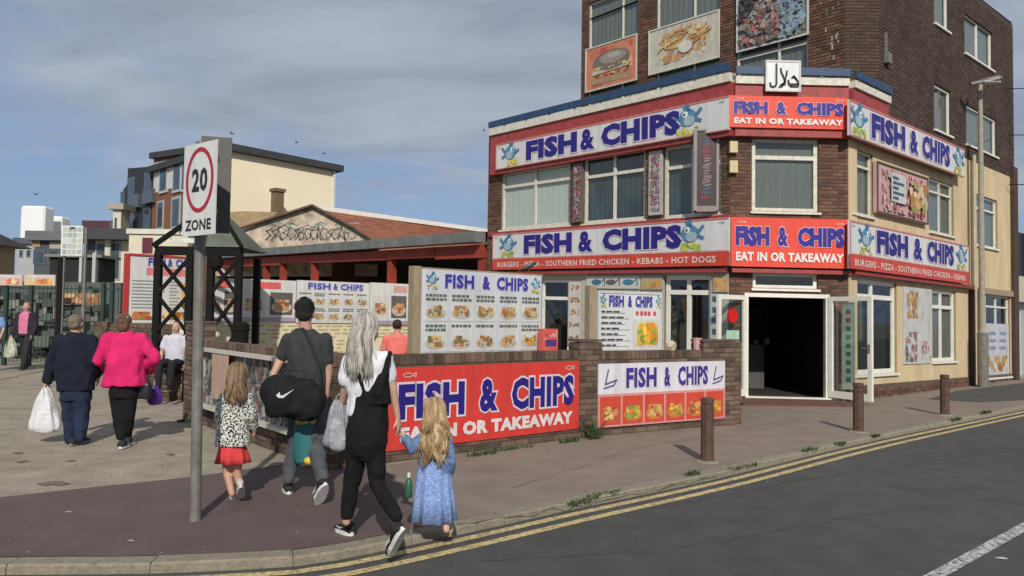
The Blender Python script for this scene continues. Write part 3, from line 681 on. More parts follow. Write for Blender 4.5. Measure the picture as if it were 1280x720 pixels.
# downpipe and cables on the right side
dp = MB(); uu = FR.uv(1211, 300)[0]+.12; dp.tube([FR.pt(uu, .1, .1), FR.pt(uu, 6.2, .1)], .05, 8); dp.build('downpipe', mat('cream_pipe', (0.45, 0.38, 0.26), 0.6), shop)
pv = MB(); q = UR.uv(1104, 60)
pv.box(UR, q[0], q[0]+.08, q[1]-.2, q[1]+.35, 0.02, 0.06); pv.box(UR, q[0]-.02, q[0]+.18, q[1]-.35, q[1]-.12, 0.02, 0.12); pv.build('cable_box', METAL, shop)
al = MB()
for y0, y1_ in ((178, 192), (202, 217)):
    r = FC.rect(913.5, y0, 919, y1_); al.box(FC, r[0]-.05, r[1]+.02, r[2], r[3], .02, .12, (0.62, 0.50, 0.28))
al.build('alarm_box', PRINT, shop)
# front step
st = MB(); a = dr[0]-.35; st.box(FC, a, dr[1]+.1, -0.02, 0.05, 0.05, 1.1); st.build('door_step', mat('red_brown_step', (0.12, 0.055, 0.04), .9, .3, 6, .4), shop)
# ================================================================== SHOP SIGNS
def sign(label, fr, r, n0, n1, col, cat='sign', group=None, name='shop_sign', frame=None):
    t = thing(name, fr.pt((r[0]+r[1])/2, r[2], (n0+n1)/2), label, cat, group)
    b = MB(); b.box(fr, r[0], r[1], r[2], r[3], n0, n1, col); b.build('board', PRINT, t)
    if frame:
        f = MB(); w_ = .035; a, c, d, e = r
        f.box(fr, a, c, d, d+w_, n1, n1+.012, frame); f.box(fr, a, c, e-w_, e, n1, n1+.012, frame); f.box(fr, a, a+w_, d+w_, e-w_, n1, n1+.012, frame); f.box(fr, c-w_, c, d+w_, e-w_, n1, n1+.012, frame)
        f.build('frame', PRINT, t)
    return t
def letters(t, fr, items, n, outline=.055, ocol=(0.75, 0.66, 0.72)):
    for it in items:
        b = MB(); s, u0, u1, v0, v1, col = it[:6]; off = it[6] if len(it) > 6 else .045
        if s == '&': off = min(off, .045)
        put_text(b, fr, s, u0, u1, v0, v1, n, col, off, (min(outline, .085) if s == '&' else outline) if (len(it) < 8 or it[7]) else None, ocol)
        b.build('lettering', PRINT, t)
def fascia(label, fr, r, n1, words, strip_text=None, emb=(0.06, 0.93), red=False, words_px=None, group='fascia signs on the chip shop'):
    u0, u1, v0, v1 = r; W = u1-u0; H = v1-v0
    base = REDO if red else (0.66, 0.66, 0.66)
    t = sign(label, fr, r, n1-.05, n1, base, 'sign', group, 'fascia_sign')
    bx = MB(); bx.box(fr, u0+.25, u1-.25, v0+.02, v1-.02, .02, n1-.055, (.2, .06, .05)); bx.build('backing_box', PRINT, t)
    lo = v0
    if strip_text:
        sv = v0 + H*0.30; s = MB(); s.box(fr, u0, u1, v0, sv-.01, n1-.04, n1+.006, (0.60, 0.06, 0.035)); s.build('lower_band', PRINT, t); lo = sv
    if not red:
        f = MB(); f.box(fr, u0, u1, v1-.035, v1, n1, n1+.012, (0.62, 0.2, 0.17)); f.box(fr, u0, u1, lo, lo+.03, n1, n1+.012, (0.68, 0.34, 0.3)); f.box(fr, u0, u0+.03, lo+.03, v1-.035, n1, n1+.012, (0.62, 0.2, 0.17)); f.build('frame', PRINT, t)
    it = []
    hh = v1-lo
    if red:
        for s, p, q in (('FISH', .035, .325), ('&', .395, .485), ('CHIPS', .565, .965)): it.append((s, u0+W*p, u0+W*q, lo+hh*.42, lo+hh*.82, (0.03, 0.015, 0.27), .07))
        it.append(('EAT IN OR TAKEAWAY', u0+W*.04, u1-W*.04, lo+hh*.11, lo+hh*.30, (0.8, 0.74, 0.7), .05, False))
    else:
        for s, (p, q) in zip(('FISH', '&', 'CHIPS'), words_px): it.append((s, fr.uv(p, 250, n1)[0], fr.uv(q, 250, n1)[0], lo+hh*.14, lo+hh*.88, NAVY, .064))
    letters(t, fr, it, n1+.018, outline=.10, ocol=(0.74, 0.62, 0.70) if not red else (0.78, 0.5, 0.5))
    if strip_text:
        b = MB(); put_text(b, fr, strip_text, u0+W*.03, u1-W*.04, v0+H*.07, v0+H*.21, n1+.012, (0.75, 0.62, 0.56), .02); b.build('small_lettering', PRINT, t)
    if not red:
        for k, e in enumerate(emb): b = MB(); fish_emblem(b, fr, u0+W*e, lo+hh*.5, min(hh*.95, W*.12), hh*.95, n1+.016, -1 if k else 1); b.build('fish_emblem', PRINT, t)
        for e in (0.018, 0.975): b = MB(); line_fish(b, fr, u0+W*e, lo+hh*.85, .16, n1+.014, (.12, .14, .13)); b.build('fish_outline', PRINT, t)
    else:
        for e in (u0+W*.08, u1-W*.08): b = MB(); line_fish(b, fr, e, lo+hh*.9, .2, n1+.014, (.8, .62, .55)); b.build('fish_outline', PRINT, t)
    return t
fascia('upper white fish and chips fascia on the left facade, two blue fish', FL, FL.rect(620, 181, 911, 162, .22), .22, None, emb=(.085, .865), words_px=((657, 721), (725, 743), (751, 850)))
fascia('upper red fish and chips fascia over the corner window', FC, FC.rect(911.5, 119, 1059.5, 162, .22), .22, None, red=True)
fascia('upper white fish and chips fascia on the right side of the building', FR, FR.rect(1062, 124, 1206, 222, .22), .22, None, emb=(.065, .93), words_px=((1089, 1131), (1137, 1147.5), (1152.5, 1187)))
S2T = 'BURGERS - PIZZA - SOUTHERN FRIED CHICKEN - KEBABS - HOT DOGS'
fascia('lower white fish and chips fascia on the left facade with red food strip', FL, FL.rect(616, 293, 911, 332, .22), .22, None, S2T, emb=(.09, .875), words_px=((656, 716), (724, 742), (754, 853)))
fascia('lower red fish and chips fascia directly above the open door', FC, FC.rect(914, 271, 1060.5, 336, .22), .22, None, red=True)
fascia('lower white fish and chips fascia on the right side with red food strip', FR, FR.rect(1062.5, 275, 1211, 355, .22), .22, None, 'BURGERS - PIZZA - SOUTHERN FRIED CHICKEN - KEBABS', emb=(.11, .92), words_px=((1095, 1134), (1141, 1152), (1158, 1191)))
# halal sign on the rail
r = FC.rect(957, 75, 1001, 115, .3); t = sign('small white square sign with black arabic lettering above the corner', FC, r, .27, .30, WHITE, name='halal_sign', frame=(.62, .62, .60))
b = MB(); u0, v0 = r[0], r[2]; W = r[1]-r[0]; H = r[3]-r[2]; n = .318
def st_(pts, w_=.075): polyline(b, FC, [(u0+x*W, v0+y*H) for x, y in pts], w_*W, n, (.01, .01, .01))
st_([(.305, .88), (.305, .25), (.28, .17), (.21, .135), (.145, .16), (.125, .27)], .05)
st_([(.425, .74), (.445, .60), (.49, .50), (.55, .33), (.545, .22)], .05); st_([(.60, .66), (.585, .52), (.53, .30), (.47, .17), (.38, .14)], .05); st_([(.43, .20), (.50, .24)], .07)
st_([(.64, .36), (.66, .24), (.72, .17), (.92, .17)], .055); st_([(.71, .24), (.93, .24)], .05); st_([(.92, .20), (.91, .34), (.84, .44), (.76, .48)], .05); st_([(.74, .44), (.80, .50), (.87, .40)], .045)
b.build('lettering', PRINT, t)
# posters on the upper storeys
def poster(label, fr, r, n0, n1, bgc, cols, k, size, seed, frame=None, group=None, name='food_poster', pad=.08, extra=None, mt=PRINTD):
    t = thing(name, fr.pt((r[0]+r[1])/2, r[2], n0), label, 'poster', group)
    b = MB(); b.box(fr, r[0], r[1], r[2], r[3], n0, n1, bgc); b.build('board', mt, t)
    W, H = r[1]-r[0], r[3]-r[2]; p = MB(); blobs(p, fr, r[0]+W*pad, r[1]-W*pad, r[2]+H*pad, r[3]-H*pad, n1+.002, cols, k, size, seed)
    if extra: extra(p, fr, r, n1+.002+.00025*k)
    p.build('picture', mt, t)
    if frame:
        f = MB(); w_ = .04; a, c, d, e = r
        f.box(fr, a, c, d, d+w_, n1, n1+.02, frame); f.box(fr, a, c, e-w_, e, n1, n1+.02, frame); f.box(fr, a, a+w_, d+w_, e-w_, n1, n1+.02, frame); f.box(fr, c-w_, c, d+w_, e-w_, n1, n1+.02, frame); f.build('frame', PRINT, t)
    return t
def burger(p, fr, r, n):
    u0, u1, v0, v1 = r; W = u1-u0; H = v1-v0; uc = u0+W*.5
    P_ = lambda y0, y1, w_, c, dn, q=0: p.poly([fr.pt(uc-w_*W, v0+H*y0+q, n+dn), fr.pt(uc+w_*W, v0+H*y0-q, n+dn), fr.pt(uc+w_*W*.95, v0+H*y1-q, n+dn), fr.pt(uc-w_*W*.95, v0+H*y1+q, n+dn)], c)
    P_(.12, .26, .40, (.42, .27, .16), .001, .03); blobs(p, fr, r[0]+W*.15, r[1]-W*.12, v0+H*.26, v0+H*.44, n+.002, [(.5, .05, .03), (.12, .07, .05), (.45, .42, .12), (.3, .12, .06)], 40, .07, 7)
    P_(.36, .45, .36, (.58, .52, .36), .014, -.03); p.disc(fr, uc+.02*W, v0+H*.60, W*.36, H*.22, n+.015, 20, (.20, .155, .125)); p.disc(fr, uc+.05*W, v0+H*.65, W*.26, H*.13, n+.016, 16, (.33, .28, .24)); p.disc(fr, uc+.08*W, v0+H*.69, W*.13, H*.06, n+.017, 14, (.46, .41, .37))
    blobs(p, fr, r[0]+W*.2, r[1]-W*.15, v0+H*.42, v0+H*.50, n+.018, [(.62, .55, .2), (.55, .5, .42), (.4, .42, .1)], 22, .06, 9)
poster('orange burger photo poster between upper windows, leftmost and lowest', UL, UL.rect(732, 62, 796, 100, .06), .03, .06, (.62, .24, .13), [(.6, .2, .1), (.66, .34, .2), (.5, .1, .07)], 14, .25, 2, (.55, .55, .5), 'food posters on the upper storey', extra=burger)
def zones(p, fr, r, n):
    W = r[1]-r[0]; H = r[3]-r[2]; R = random.Random(12)
    for i in range(900):
        x = R.random(); y = R.random(); q = y-x*.9
        if q > .25: c = R.choice([(.03, .03, .03), (.06, .055, .05), (.12, .11, .10)])
        elif x > .62 and y < .45: c = R.choice([(.30, .40, .46), (.36, .44, .48), (.22, .30, .34)])
        elif q < -.45 and x < .6 or (y < .4 and R.random() < .45): c = R.choice([(.36, .07, .07), (.45, .18, .15), (.20, .14, .12)])
        else: c = R.choice([(.30, .28, .25), (.48, .45, .41), (.38, .33, .29), (.18, .16, .14), (.42, .24, .20)])
        cu_, cv_ = r[0]+W*(.05+.90*x), r[2]+H*(.05+.90*y); rd = W*R.uniform(.015, .05); a0 = R.uniform(0, 6)
        p.poly([fr.pt(min(max(cu_+rd*math.cos(a0+k*1.05)*R.uniform(.6, 1.1), r[0]+.03), r[1]-.03), min(max(cv_+rd*math.sin(a0+k*1.05)*R.uniform(.6, 1.1), r[2]+.03), r[3]-.03), n+.00008*i) for k in range(6)], tuple(q_*R.uniform(.8, 1.15) for q_ in c))
def chips(p, fr, r, n):
    R = random.Random(8); W = r[1]-r[0]; H = r[3]-r[2]
    for i in range(42):
        a = R.uniform(-.5, .5)+R.choice((0.2, 1.2)); u = r[0]+W*R.uniform(.15, .85); v = r[2]+H*(.35+.3*math.sin((u-r[0])/W*3.1)+R.uniform(-.15, .2)); L = W*R.uniform(.05, .1); c = R.choice([(.70, .42, .16), (.74, .55, .28), (.55, .27, .09)])
        polyline(p, fr, [(u-L*math.cos(a), v-L*math.sin(a)*.6), (u+L*math.cos(a), v+L*math.sin(a)*.6)], .05, n+.0004*i, c)
    p.disc(fr, r[0]+W*.55, r[2]+H*.42, W*.10, H*.13, n+.02, 12, (.72, .70, .6))
poster('cream poster showing battered fish and chips on the upper storey', UL, UL.rect(811, 39, 899, 72, .06), .03, .06, (.60, .56, .47), [(.6, .36, .16), (.55, .30, .13), (.64, .5, .32)], 60, .11, 4, (.6, .58, .5), 'food posters on the upper storey', pad=.16, extra=chips)
poster('grey and red salad photo poster on the upper storey, nearest the corner', UL, UL.rect(921, -42, 1011, 43, .06), .03, .06, (.22, .21, .19), [(.20, .18, .16)], 4, .1, 9, (.6, .6, .55), 'food posters on the upper storey', pad=.03, extra=zones)
def rp(p, fr, r, n):
    W = r[1]-r[0]; H = r[3]-r[2]
    p.quad(fr, r[0]+W*.22, r[0]+W*.50, r[2]+H*.28, r[2]+H*.86, n+.001, (.6, .6, .6))
    for i in range(5): p.quad(fr, r[0]+W*.25, r[0]+W*(.36+.1*(i % 2)), r[2]+H*(.33+i*.1), r[2]+H*(.39+i*.1), n+.002, (.06, .12, .18))
    blobs(p, fr, r[0]+W*.55, r[0]+W*.95, r[2]+H*.15, r[2]+H*.8, n+.003, [(.7, .42, .18), (.5, .22, .08), (.35, .4, .12), (.74, .6, .4)], 36, .16, 5)
poster('pink pizza menu poster between windows on the right side', FR, FR.rect(1096, 201, 1160, 281, .1), .02, .10, (.64, .38, .36), [(.62, .36, .34), (.55, .14, .12), (.6, .3, .28), (.66, .5, .48), (.62, .42, .40)], 200, .09, 3, (.08, .06, .05), name='menu_poster', extra=rp)
# upright signs between the first floor windows
def upright(label, fr, r, n0, n1, bgc, seed, cols, k=40, group='upright signs between the windows'):
    t = thing('upright_sign', fr.pt((r[0]+r[1])/2, r[2], n0), label, 'sign', group); b = MB(); b.box(fr, r[0], r[1], r[2], r[3], n0, n1, bgc); b.build('board', PRINTD, t)
    p = MB(); R = random.Random(seed); n_ = 12
    w_ = r[1]-r[0]; blobs(p, fr, r[0]+w_*.15, r[1]-w_*.15, r[2]+.08, r[3]-.08, n1+.002, cols, 90, .05, seed)
    p.build('pattern', PRINT, t)
upright('dark upright sign between first and second window of the left facade', FL, FL.rect(716, 205, 727, 277, .06), .015, .06, (.16, .12, .12), 1, [(.35, .3, .3), (.3, .1, .1)])
upright('white patterned upright sign between second and third window', FL, FL.rect(811, 190, 827, 268, .06), .015, .06, (.5, .48, .46), 2, [(.2, .15, .17), (.4, .12, .12), (.25, .22, .22)])
# projecting sign
pj = at(868, 215, 0); 
FPo = FL.pt(FL.uv(893, 215)[0]-.02, 0, 0)
FP = Fr(FPo + FL.N*0.06, (0.985, -0.17))
def fp_rect(x0, y0, x1, y1): return FP.rect(x0, y0, x1, y1)
r = fp_rect(868, 163, 897, 264); W = r[1]-r[0]
t = thing('projecting_sign', FP.pt((r[0]+r[1])/2, r[2]), 'tall dark box sign with pink lettering sticking out beside the corner', 'sign')
b = MB(); b.box(FP, r[0], r[1], r[2], r[3], -.09, .09, (.035, .020, .018)); b.build('box', PRINT, t)
b = MB(); b.box(FP, r[0]-.02, r[0]+.05, r[2], r[3], -.1, .11, (.26, .22, .20)); b.box(FP, r[1]-.04, r[1]+.02, r[2], r[3], -.1, .11, (.26, .22, .20)); b.box(FP, r[0]+.05, r[1]-.04, r[2]-.02, r[2]+.1, -.1, .11, (.25, .21, .19)); b.box(FP, r[0]+.05, r[1]-.04, r[3]-.04, r[3], -.1, .11, (.25, .21, .19)); b.build('frame', PRINT, t)
b = MB(); R = random.Random(2)
for i in range(9):
    v = r[3]-.2-(r[3]-r[2]-.4)*i/9
    c = (.26, .035, .04) if i in (1, 2, 8) else (.30, .20, .21) if i in (3, 4, 5, 6) else (.06, .09, .18)
    for q_ in range(3): polyline(b, FP, [(r[0]+W*R.uniform(.28, .45), v-.05*q_+R.uniform(-.02, .02)), (r[0]+W*R.uniform(.55, .72), v-.05*q_+R.uniform(-.02, .02))], .022, .094+.001*q_, c)
b.build('lettering', PRINT, t)
# ground-floor left small boards
r = FL.rect(733, 345, 799, 361, .07); t = sign('narrow white board with blue fish above the second menu board', FL, r, .037, .07, (.55, .55, .5), name='fish_board')
b = MB()
for e, c in ((.2, (.05, .16, .28)), (.48, (.12, .12, .12)), (.8, (.05, .2, .34))): u = r[0]+(r[1]-r[0])*e; b.disc(FL, u, (r[2]+r[3])/2, .16, .07, .075, 12, c); polyline(b, FL, [(u+.14, (r[2]+r[3])/2), (u+.27, (r[2]+r[3])/2+.08), (u+.27, (r[2]+r[3])/2-.08)], .03, .075, c)
b.build('picture', PRINT, t)
poster('small orange food photo beside the white fish board', FL, FL.rect(801, 345, 828, 362, .07), .037, .07, (.5, .42, .3), [(.65, .35, .1), (.6, .45, .2)], 18, .09, 11, name='food_photo', group='small food photos over the shop window')
poster('small orange food photo under the corner end of the lower fascia', FL, FL.rect(891, 345, 910, 365, .07), .037, .07, (.5, .42, .3), [(.65, .35, .1), (.6, .45, .2)], 18, .09, 12, name='food_photo', group='small food photos over the shop window')
r = FL.rect(713, 352, 727, 430, -.02); t = thing('menu_strip', FL.pt(r[0], r[2]), 'tall white strip of four small food pictures in the left window', 'poster'); b = MB(); b.box(FL, r[0], r[1], r[2], r[3], -.04, .04, (.6, .57, .52)); b.build('board', PRINT, t)
b = MB()
for i in range(5):
    v = r[2]+(r[3]-r[2])*(i+.3)/5; blobs(b, FL, r[0]+.03, r[1]-.03, v, v+.13, .043, [(.4, .16, .1), (.5, .3, .12), (.3, .2, .12)], 9, .05, i)
b.build('picture', PRINT, t)
r = FL.rect(888, 368, 899, 450, .06); t = thing('menu_strip', FL.pt(r[0], r[2]), 'narrow grey upright strip with dark marks left of the open door', 'poster'); b = MB(); b.box(FL, r[0], r[1], r[2], r[3], .037, .06, (.5, .52, .5)); b.build('board', PRINT, t)
b = MB()
for i in range(6): v = r[2]+(r[3]-r[2])*(i+.3)/6; b.quad(FL, r[0]+.05, r[0]+.16, v, v+.12, .063, (.06, .1, .16))
b.build('marks', PRINT, t)
# right side ground-floor posters
def nuts(p, fr, r, n):
    W = r[1]-r[0]; H = r[3]-r[2]; blobs(p, fr, r[0]+W*.12, r[0]+W*.5, r[2]+H*.6, r[2]+H*.95, n+.001, [(.5, .28, .1), (.4, .2, .07), (.6, .42, .22)], 40, .09, 6)
    blobs(p, fr, r[0]+W*.05, r[0]+W*.45, r[2]+H*.03, r[2]+H*.42, n+.001, [(.2, .16, .16), (.45, .22, .2), (.5, .42, .4), (.3, .12, .1)], 40, .1, 7)
    blobs(p, fr, r[0]+W*.62, r[0]+W*.95, r[2]+H*.05, r[2]+H*.3, n+.001, [(.35, .08, .06), (.55, .3, .25), (.6, .5, .45)], 20, .09, 8)
poster('tall pale window poster of fried food beside the right-hand shop window', FR, FR.rect(1129.5, 358, 1165, 454, .03), .006, .03, (.58, .58, .56), [(.56, .56, .54), (.6, .6, .58)], 4, .1, 3, name='window_poster', extra=nuts)
def p2(p, fr, r, n):
    W = r[1]-r[0]; H = r[3]-r[2]; blobs(p, fr, r[0]+W*.1, r[0]+W*.9, r[2]+H*.06, r[2]+H*.38, n+.001, [(.6, .35, .08), (.35, .15, .05), (.5, .3, .1)], 30, .11, 6)
    for i in range(6): p.quad(fr, r[0]+W*(.12+.45*(i % 2)), r[0]+W*(.4+.45*(i % 2)), r[2]+H*(.5+.14*(i//2)), r[2]+H*(.56+.14*(i//2)), n+.001, (.25, .3, .42))
rr = hR[5]; rq = FR.rect(1232, 404, 1262, 468, .0)
poster('white menu poster filling the lower part of the far right doorway', FR, (rr[0]+.06, rr[1]-.06, rq[2], rq[3]), -.03, -.01, (.58, .58, .62), [(.56, .56, .6)], 3, .1, 3, name='window_poster', extra=p2)
r = FR.rect(1054, 345, 1062, 480, .04)
# ================================================================== STREET FURNITURE
def bollard(px, py, h, label):
    g = ground(px, py); t = thing('bollard', g, label, 'bollard', 'rusty bollards along the kerb'); b = MB(); r = .075
    b.loft([[g+Vector((r*a*math.cos(k*math.pi/4+.39), r*a*math.sin(k*math.pi/4+.39), z)) for k in range(8)] for z, a in ((-.02, 1.1), (0.03, 1.1), (.06, 1), (h-.1, 1), (h-.09, .88), (h-.07, .88), (h-.06, 1), (h-.01, 1.0), (h, .9))]); b.build('post', RUST, t)
    b = MB(); b.loft([[g+Vector((r*a*math.cos(k*math.pi/6), r*a*math.sin(k*math.pi/6), z)) for k in range(12)] for z, a in ((-.005, 2.0), (.012, 1.8), (.02, 1.2))]); b.build('base_collar', KERBM, t); return t
bollard(884, 577, .735, 'rusty brown bollard nearest the camera, in front of the white yard banner')
bollard(1073, 540, .73, 'rusty brown bollard in front of the open right door leaf')
bollard(1181, 519, .72, 'rusty brown bollard furthest along the kerb, before the cream wall')
g = ground(1102, 491); t = thing('stub_post', g, 'short square brown post stub against the cream wall', 'post'); b = MB(); b.wbox(g.x-.1, g.x+.1, g.y-.08, g.y+.08, 0, .34); b.build('post', BRICK, t)
# lamp post
g = ground(1229, 484); t = thing('street_lamp', g, 'tall thin cream grey street lamp standing before the right side wall', 'street lamp')
top = at(1219, 102, g.y)
b = MB(); b.tube([g, g+Vector((0, 0, 1.4))], .13, 12); b.build('lower_pole', POLE, t)
b = MB(); b.tube([g+Vector((0, 0, 1.4)), g+Vector((-.01, 0, 1.5)), g+Vector((-.02, 0, top.z-.2)), g+Vector((0, 0, top.z))], [.12, .075, .06, .05], 12); b.build('pole', mat('pole_grey', (.30, .27, .21), .6, .2, 8), t)
h0 = Vector((g.x, g.y, top.z)); a = at(1213, 105, g.y-.3); c = at(1252, 97, g.y-.5)
b = MB(); b.loft([[p+Vector((0, dy*w_, dz*hh)) for dy, dz in ((-1, -.6), (1, -.6), (1, .3), (.4, 1), (-.4, 1), (-1, .3))] for p, w_, hh in ((a, .05, .04), (a.lerp(c, .3), .07, .05), (a.lerp(c, .5), .12, .07), (a.lerp(c, .85), .12, .07), (c, .05, .03))]); b.build('lamp_head', METAL, t)
b = MB(); q = a.lerp(c, .68); b.ell(q-Vector((0, 0, .06)), (.25, .1, .05)); b.build('lens', mat('lamp_lens', (.5, .5, .45), .3), t)
# 20 zone sign on its pole
g = ground(244, 651); t = thing('speed_sign', g, 'weathered pole with white 20 zone speed sign', 'road sign')
tp = at(252, 178, g.y); 
b = MB(); b.tube([g, g.lerp(tp, .5), tp], .042, 14); b.build('pole', POLE, t)
A = at(231, 240, g.y-.02); FZ = Fr((A.x, A.y-.06, 0), (0.60, -0.80) if False else (0.80, -0.60))
# plate: right edge nearer the camera
def zr(px, py): return FZ.uv(px, py)
r = (zr(230, 240)[0], zr(271, 240)[0], (zr(231, 297)[1]+zr(272, 291)[1])/2, (zr(231, 186)[1]+zr(271, 172)[1])/2)
W = r[1]-r[0]; H = r[3]-r[2]
b = MB(); b.box(FZ, r[0], r[1], r[2], r[3], 0, .006, (.70, .70, .67)); b.box(FZ, r[0]+.02, r[1]-.02, r[2]+.02, r[3]-.02, -.003, -.0, (.3, .3, .3)); pt_ = b.build('plate', PRINT, t)
b = MB(); uc = (r[0]+r[1])/2; vc = r[2]+H*.60
b.ring(FZ, uc, vc, W*.42, W*.42*(H*.355/(W*.42)), W*.075, .0085, 40, (.42, .012, .03)); b.build('red_ring', PRINT, t)
b = MB(); put_text(b, FZ, '20', uc-W*.23, uc+W*.24, vc-H*.13, vc+H*.13, .0085, (.012, .012, .012), .035); put_text(b, FZ, 'ZONE', uc-W*.40, uc+W*.38, r[2]+H*.055, r[2]+H*.175, .0085, (.012, .012, .012), .03); b.build('lettering', PRINT, t)
b = MB()
for v in (r[2]+H*.25, r[2]+H*.8): b.box(FZ, r[0]+.05, r[1]-.05, v-.02, v+.02, -.045, -.004)
b.build('bracket', METAL, t)
FB = Fr((tp.x+.0, tp.y+.10, 0), (1, 0.25)); rb_ = FB.rect(252, 170, 287, 292)
b = MB(); b.box(FB, rb_[0], rb_[1], rb_[2]+.0, rb_[3], 0, .008); b.box(FB, rb_[0], rb_[1], rb_[2]+.12, rb_[2]+.15, -.02, 0); b.build('rear_plate', mat('dull_grey_back', (.085, .082, .072), .6, .2, 4), t)
# ================================================================== YARD WALLS
YA = ground(410, 588); YB = ground(722, 547); YC = ground(925, 529.5); YD = ground(232, 523)
def yard_wall(label, a, c, h, quota, piers=(), side=1, thick=.22):
    fr = Fr((a.x, a.y, 0), (c-a)); Lw = (c-a).length; t = thing('yard_wall', (a+c)/2, label, 'wall')
    m_ = MB(); m_.box(fr, 0, Lw, -.05, h-.11, -thick, 0); m_.build('mortar_core', MORT, t)
    cb_ = MB(); u = 0; R = random.Random(int(Lw*10)); k = 0; bm_ = MB()
    while u < Lw-.02:
        w_ = .068
        cb_.hexa([fr.pt(u, h-.11, .012+R.uniform(-.004, .004)), fr.pt(min(u+w_, Lw), h-.11, .012), fr.pt(min(u+w_, Lw), h-.11, -thick-.01), fr.pt(u, h-.11, -thick-.01), fr.pt(u, h+R.uniform(-.004, .004), .010), fr.pt(min(u+w_, Lw), h+R.uniform(-.004, .004), .010), fr.pt(min(u+w_, Lw), h, -thick-.01), fr.pt(u, h, -thick-.01)])
        u += .077
    cb_.build('coping', BRICKW, t, kind='stuff')
    jobs = [(fr, [(0, Lw, 0, h-.11)], [], 0, BRICKW)]
    for (p0, p1, ph, pn) in piers:
        q = MB(); q.box(fr, p0, p1, -.05, ph, -thick-pn, pn); q.build('pier', MORT, t)
        jobs.append((fr, [(p0, p1, 0, ph)], [], pn, BRICKW))
        for (pp, flip) in ((p0, 0), (p1, 1)):
            f2 = Fr(fr.pt(pp, 0, pn), -fr.N) if flip else Fr(fr.pt(pp, 0, -thick-pn), fr.N)
            jobs.append((f2, [(0, thick+2*pn, 0, ph)], [], 0, BRICKW))
    brickwork(t, jobs, quota); return fr, Lw, t
f1, L1, yw = yard_wall('brown brick yard wall carrying the large red banner', YA, YB, 1.19, 300, ())
fU = Fr((YA.x, YA.y, 0), (YB-YA))
f2, L2, yw2 = yard_wall('brown brick yard wall with two piers and the white banner', YB, YC, 1.17, 300)
pa = f2.uv(723, 500)[0]; pb = f2.uv(751, 500)[0]; pc = f2.uv(878, 500)[0]
def pier(fr, t, p0, p1, ph, pn, thick=.22, mt=BRICKW, top=True):
    q = MB(); q.box(fr, p0, p1, -.05, ph-.01, -thick-pn, pn); q.build('pier', MORT, t)
    jobs = [(fr, [(p0, p1, 0, ph)], [], pn, mt), (Fr(fr.pt(p1, 0, pn), -fr.N), [(0, thick+2*pn, 0, ph)], [], 0, mt), (Fr(fr.pt(p0, 0, -thick-pn), fr.N), [(0, thick+2*pn, 0, ph)], [], 0, mt)]
    brickwork(t, jobs, 0)
    if top:
        c = MB(); c.box(fr, p0-.012, p1+.012, ph, ph+.03, -thick-pn-.01, pn+.012); c.build('pier_cap', MORT, t)
pier(f2, yw2, pa, pb, 1.31, .02); pier(f2, yw2, pc, L2, 1.30, .02)
YE = Vector((4.30, 15.35, 0))
f4, L4, yw4 = yard_wall('short brown brick return wall running back to the shop door', YC, YE, 1.17, 120)
f3, L3, yw3 = yard_wall('brown brick yard wall with the grey photo banner behind the girl', YD, YA, 1.22, 300)
pier(f3, yw3, -.02, .50, 1.47, .03)
# banners on the yard walls
fA = Fr((YA.x, YA.y, 0), (YB-YA)); 
a0 = fA.uv(483, 510, .03); a1 = fA.uv(724, 500, .03); top_ = fA.uv(724, 451, .03)[1]; tl = fA.uv(487, 460, .03)[1]; bl_ = fA.uv(482, 562, .03)[1]; br_ = fA.uv(722, 538, .03)[1]
r = (a0[0], a1[0], (bl_+br_)/2, (top_+tl)/2); W = r[1]-r[0]; H = r[3]-r[2]
t = sign('large red banner on the brick yard wall with big navy lettering', fA, r, .014, .026, (.66, .05, .038), 'banner', name='banner')
letters(t, fA, [('FISH', r[0]+W*.05, r[0]+W*.355, r[2]+H*.36, r[2]+H*.80, NAVY, .05), ('&', r[0]+W*.43, r[0]+W*.525, r[2]+H*.37, r[2]+H*.81, NAVY, .05), ('CHIPS', r[0]+W*.60, r[0]+W*.965, r[2]+H*.36, r[2]+H*.80, NAVY, .05)], .034, outline=.10, ocol=(.74, .62, .66))
b = MB(); put_text(b, fA, 'EAT IN OR TAKEAWAY', r[0]+W*.06, r[0]+W*.96, r[2]+H*.09, r[2]+H*.27, .034, (.74, .68, .66), .06); b.build('small_lettering', PRINT, t)
for e in (.09, .93): b = MB(); line_fish(b, fA, r[0]+W*e, r[2]+H*.905, .22, .034, (.8, .5, .42)); b.build('fish_outline', PRINT, t)
q0 = f2.rect(748, 455, 906, 523, .04); q1 = f2.rect(748, 455, 750, 534, .04)
r = (q0[0], q0[1], (q0[2]+q1[2])/2, q0[3]); W = r[1]-r[0]; H = r[3]-r[2]
t = sign('white and red banner with six food photos on the yard wall beside the door', f2, r, .014, .04, (.70, .68, .72), 'banner', name='banner')
b = MB(); b.box(f2, r[0], r[1], r[2], r[2]+H*.52, .03, .044, (.66, .30, .28)); b.build('photo_band', PRINT, t)
letters(t, f2, [('FISH', r[0]+W*.20, r[0]+W*.43, r[2]+H*.60, r[2]+H*.93, (.06, .03, .26), .045), ('&', r[0]+W*.49, r[0]+W*.54, r[2]+H*.60, r[2]+H*.93, (.06, .03, .26), .045), ('CHIPS', r[0]+W*.60, r[0]+W*.85, r[2]+H*.60, r[2]+H*.93, (.06, .03, .26), .045)], .048, outline=.08)
for e in (.02, .87):
    b = MB()
    for pts in ([(.03, .3), (.05, .85)], [(.03, .3), (.11, .45), (.09, .25), (.02, .15)]): polyline(b, f2, [(r[0]+W*(e+x), r[2]+H*(.55+.42*y)) for x, y in pts], .022, .048, (.1, .1, .22))
    b.build('fish_emblem', PRINT, t)
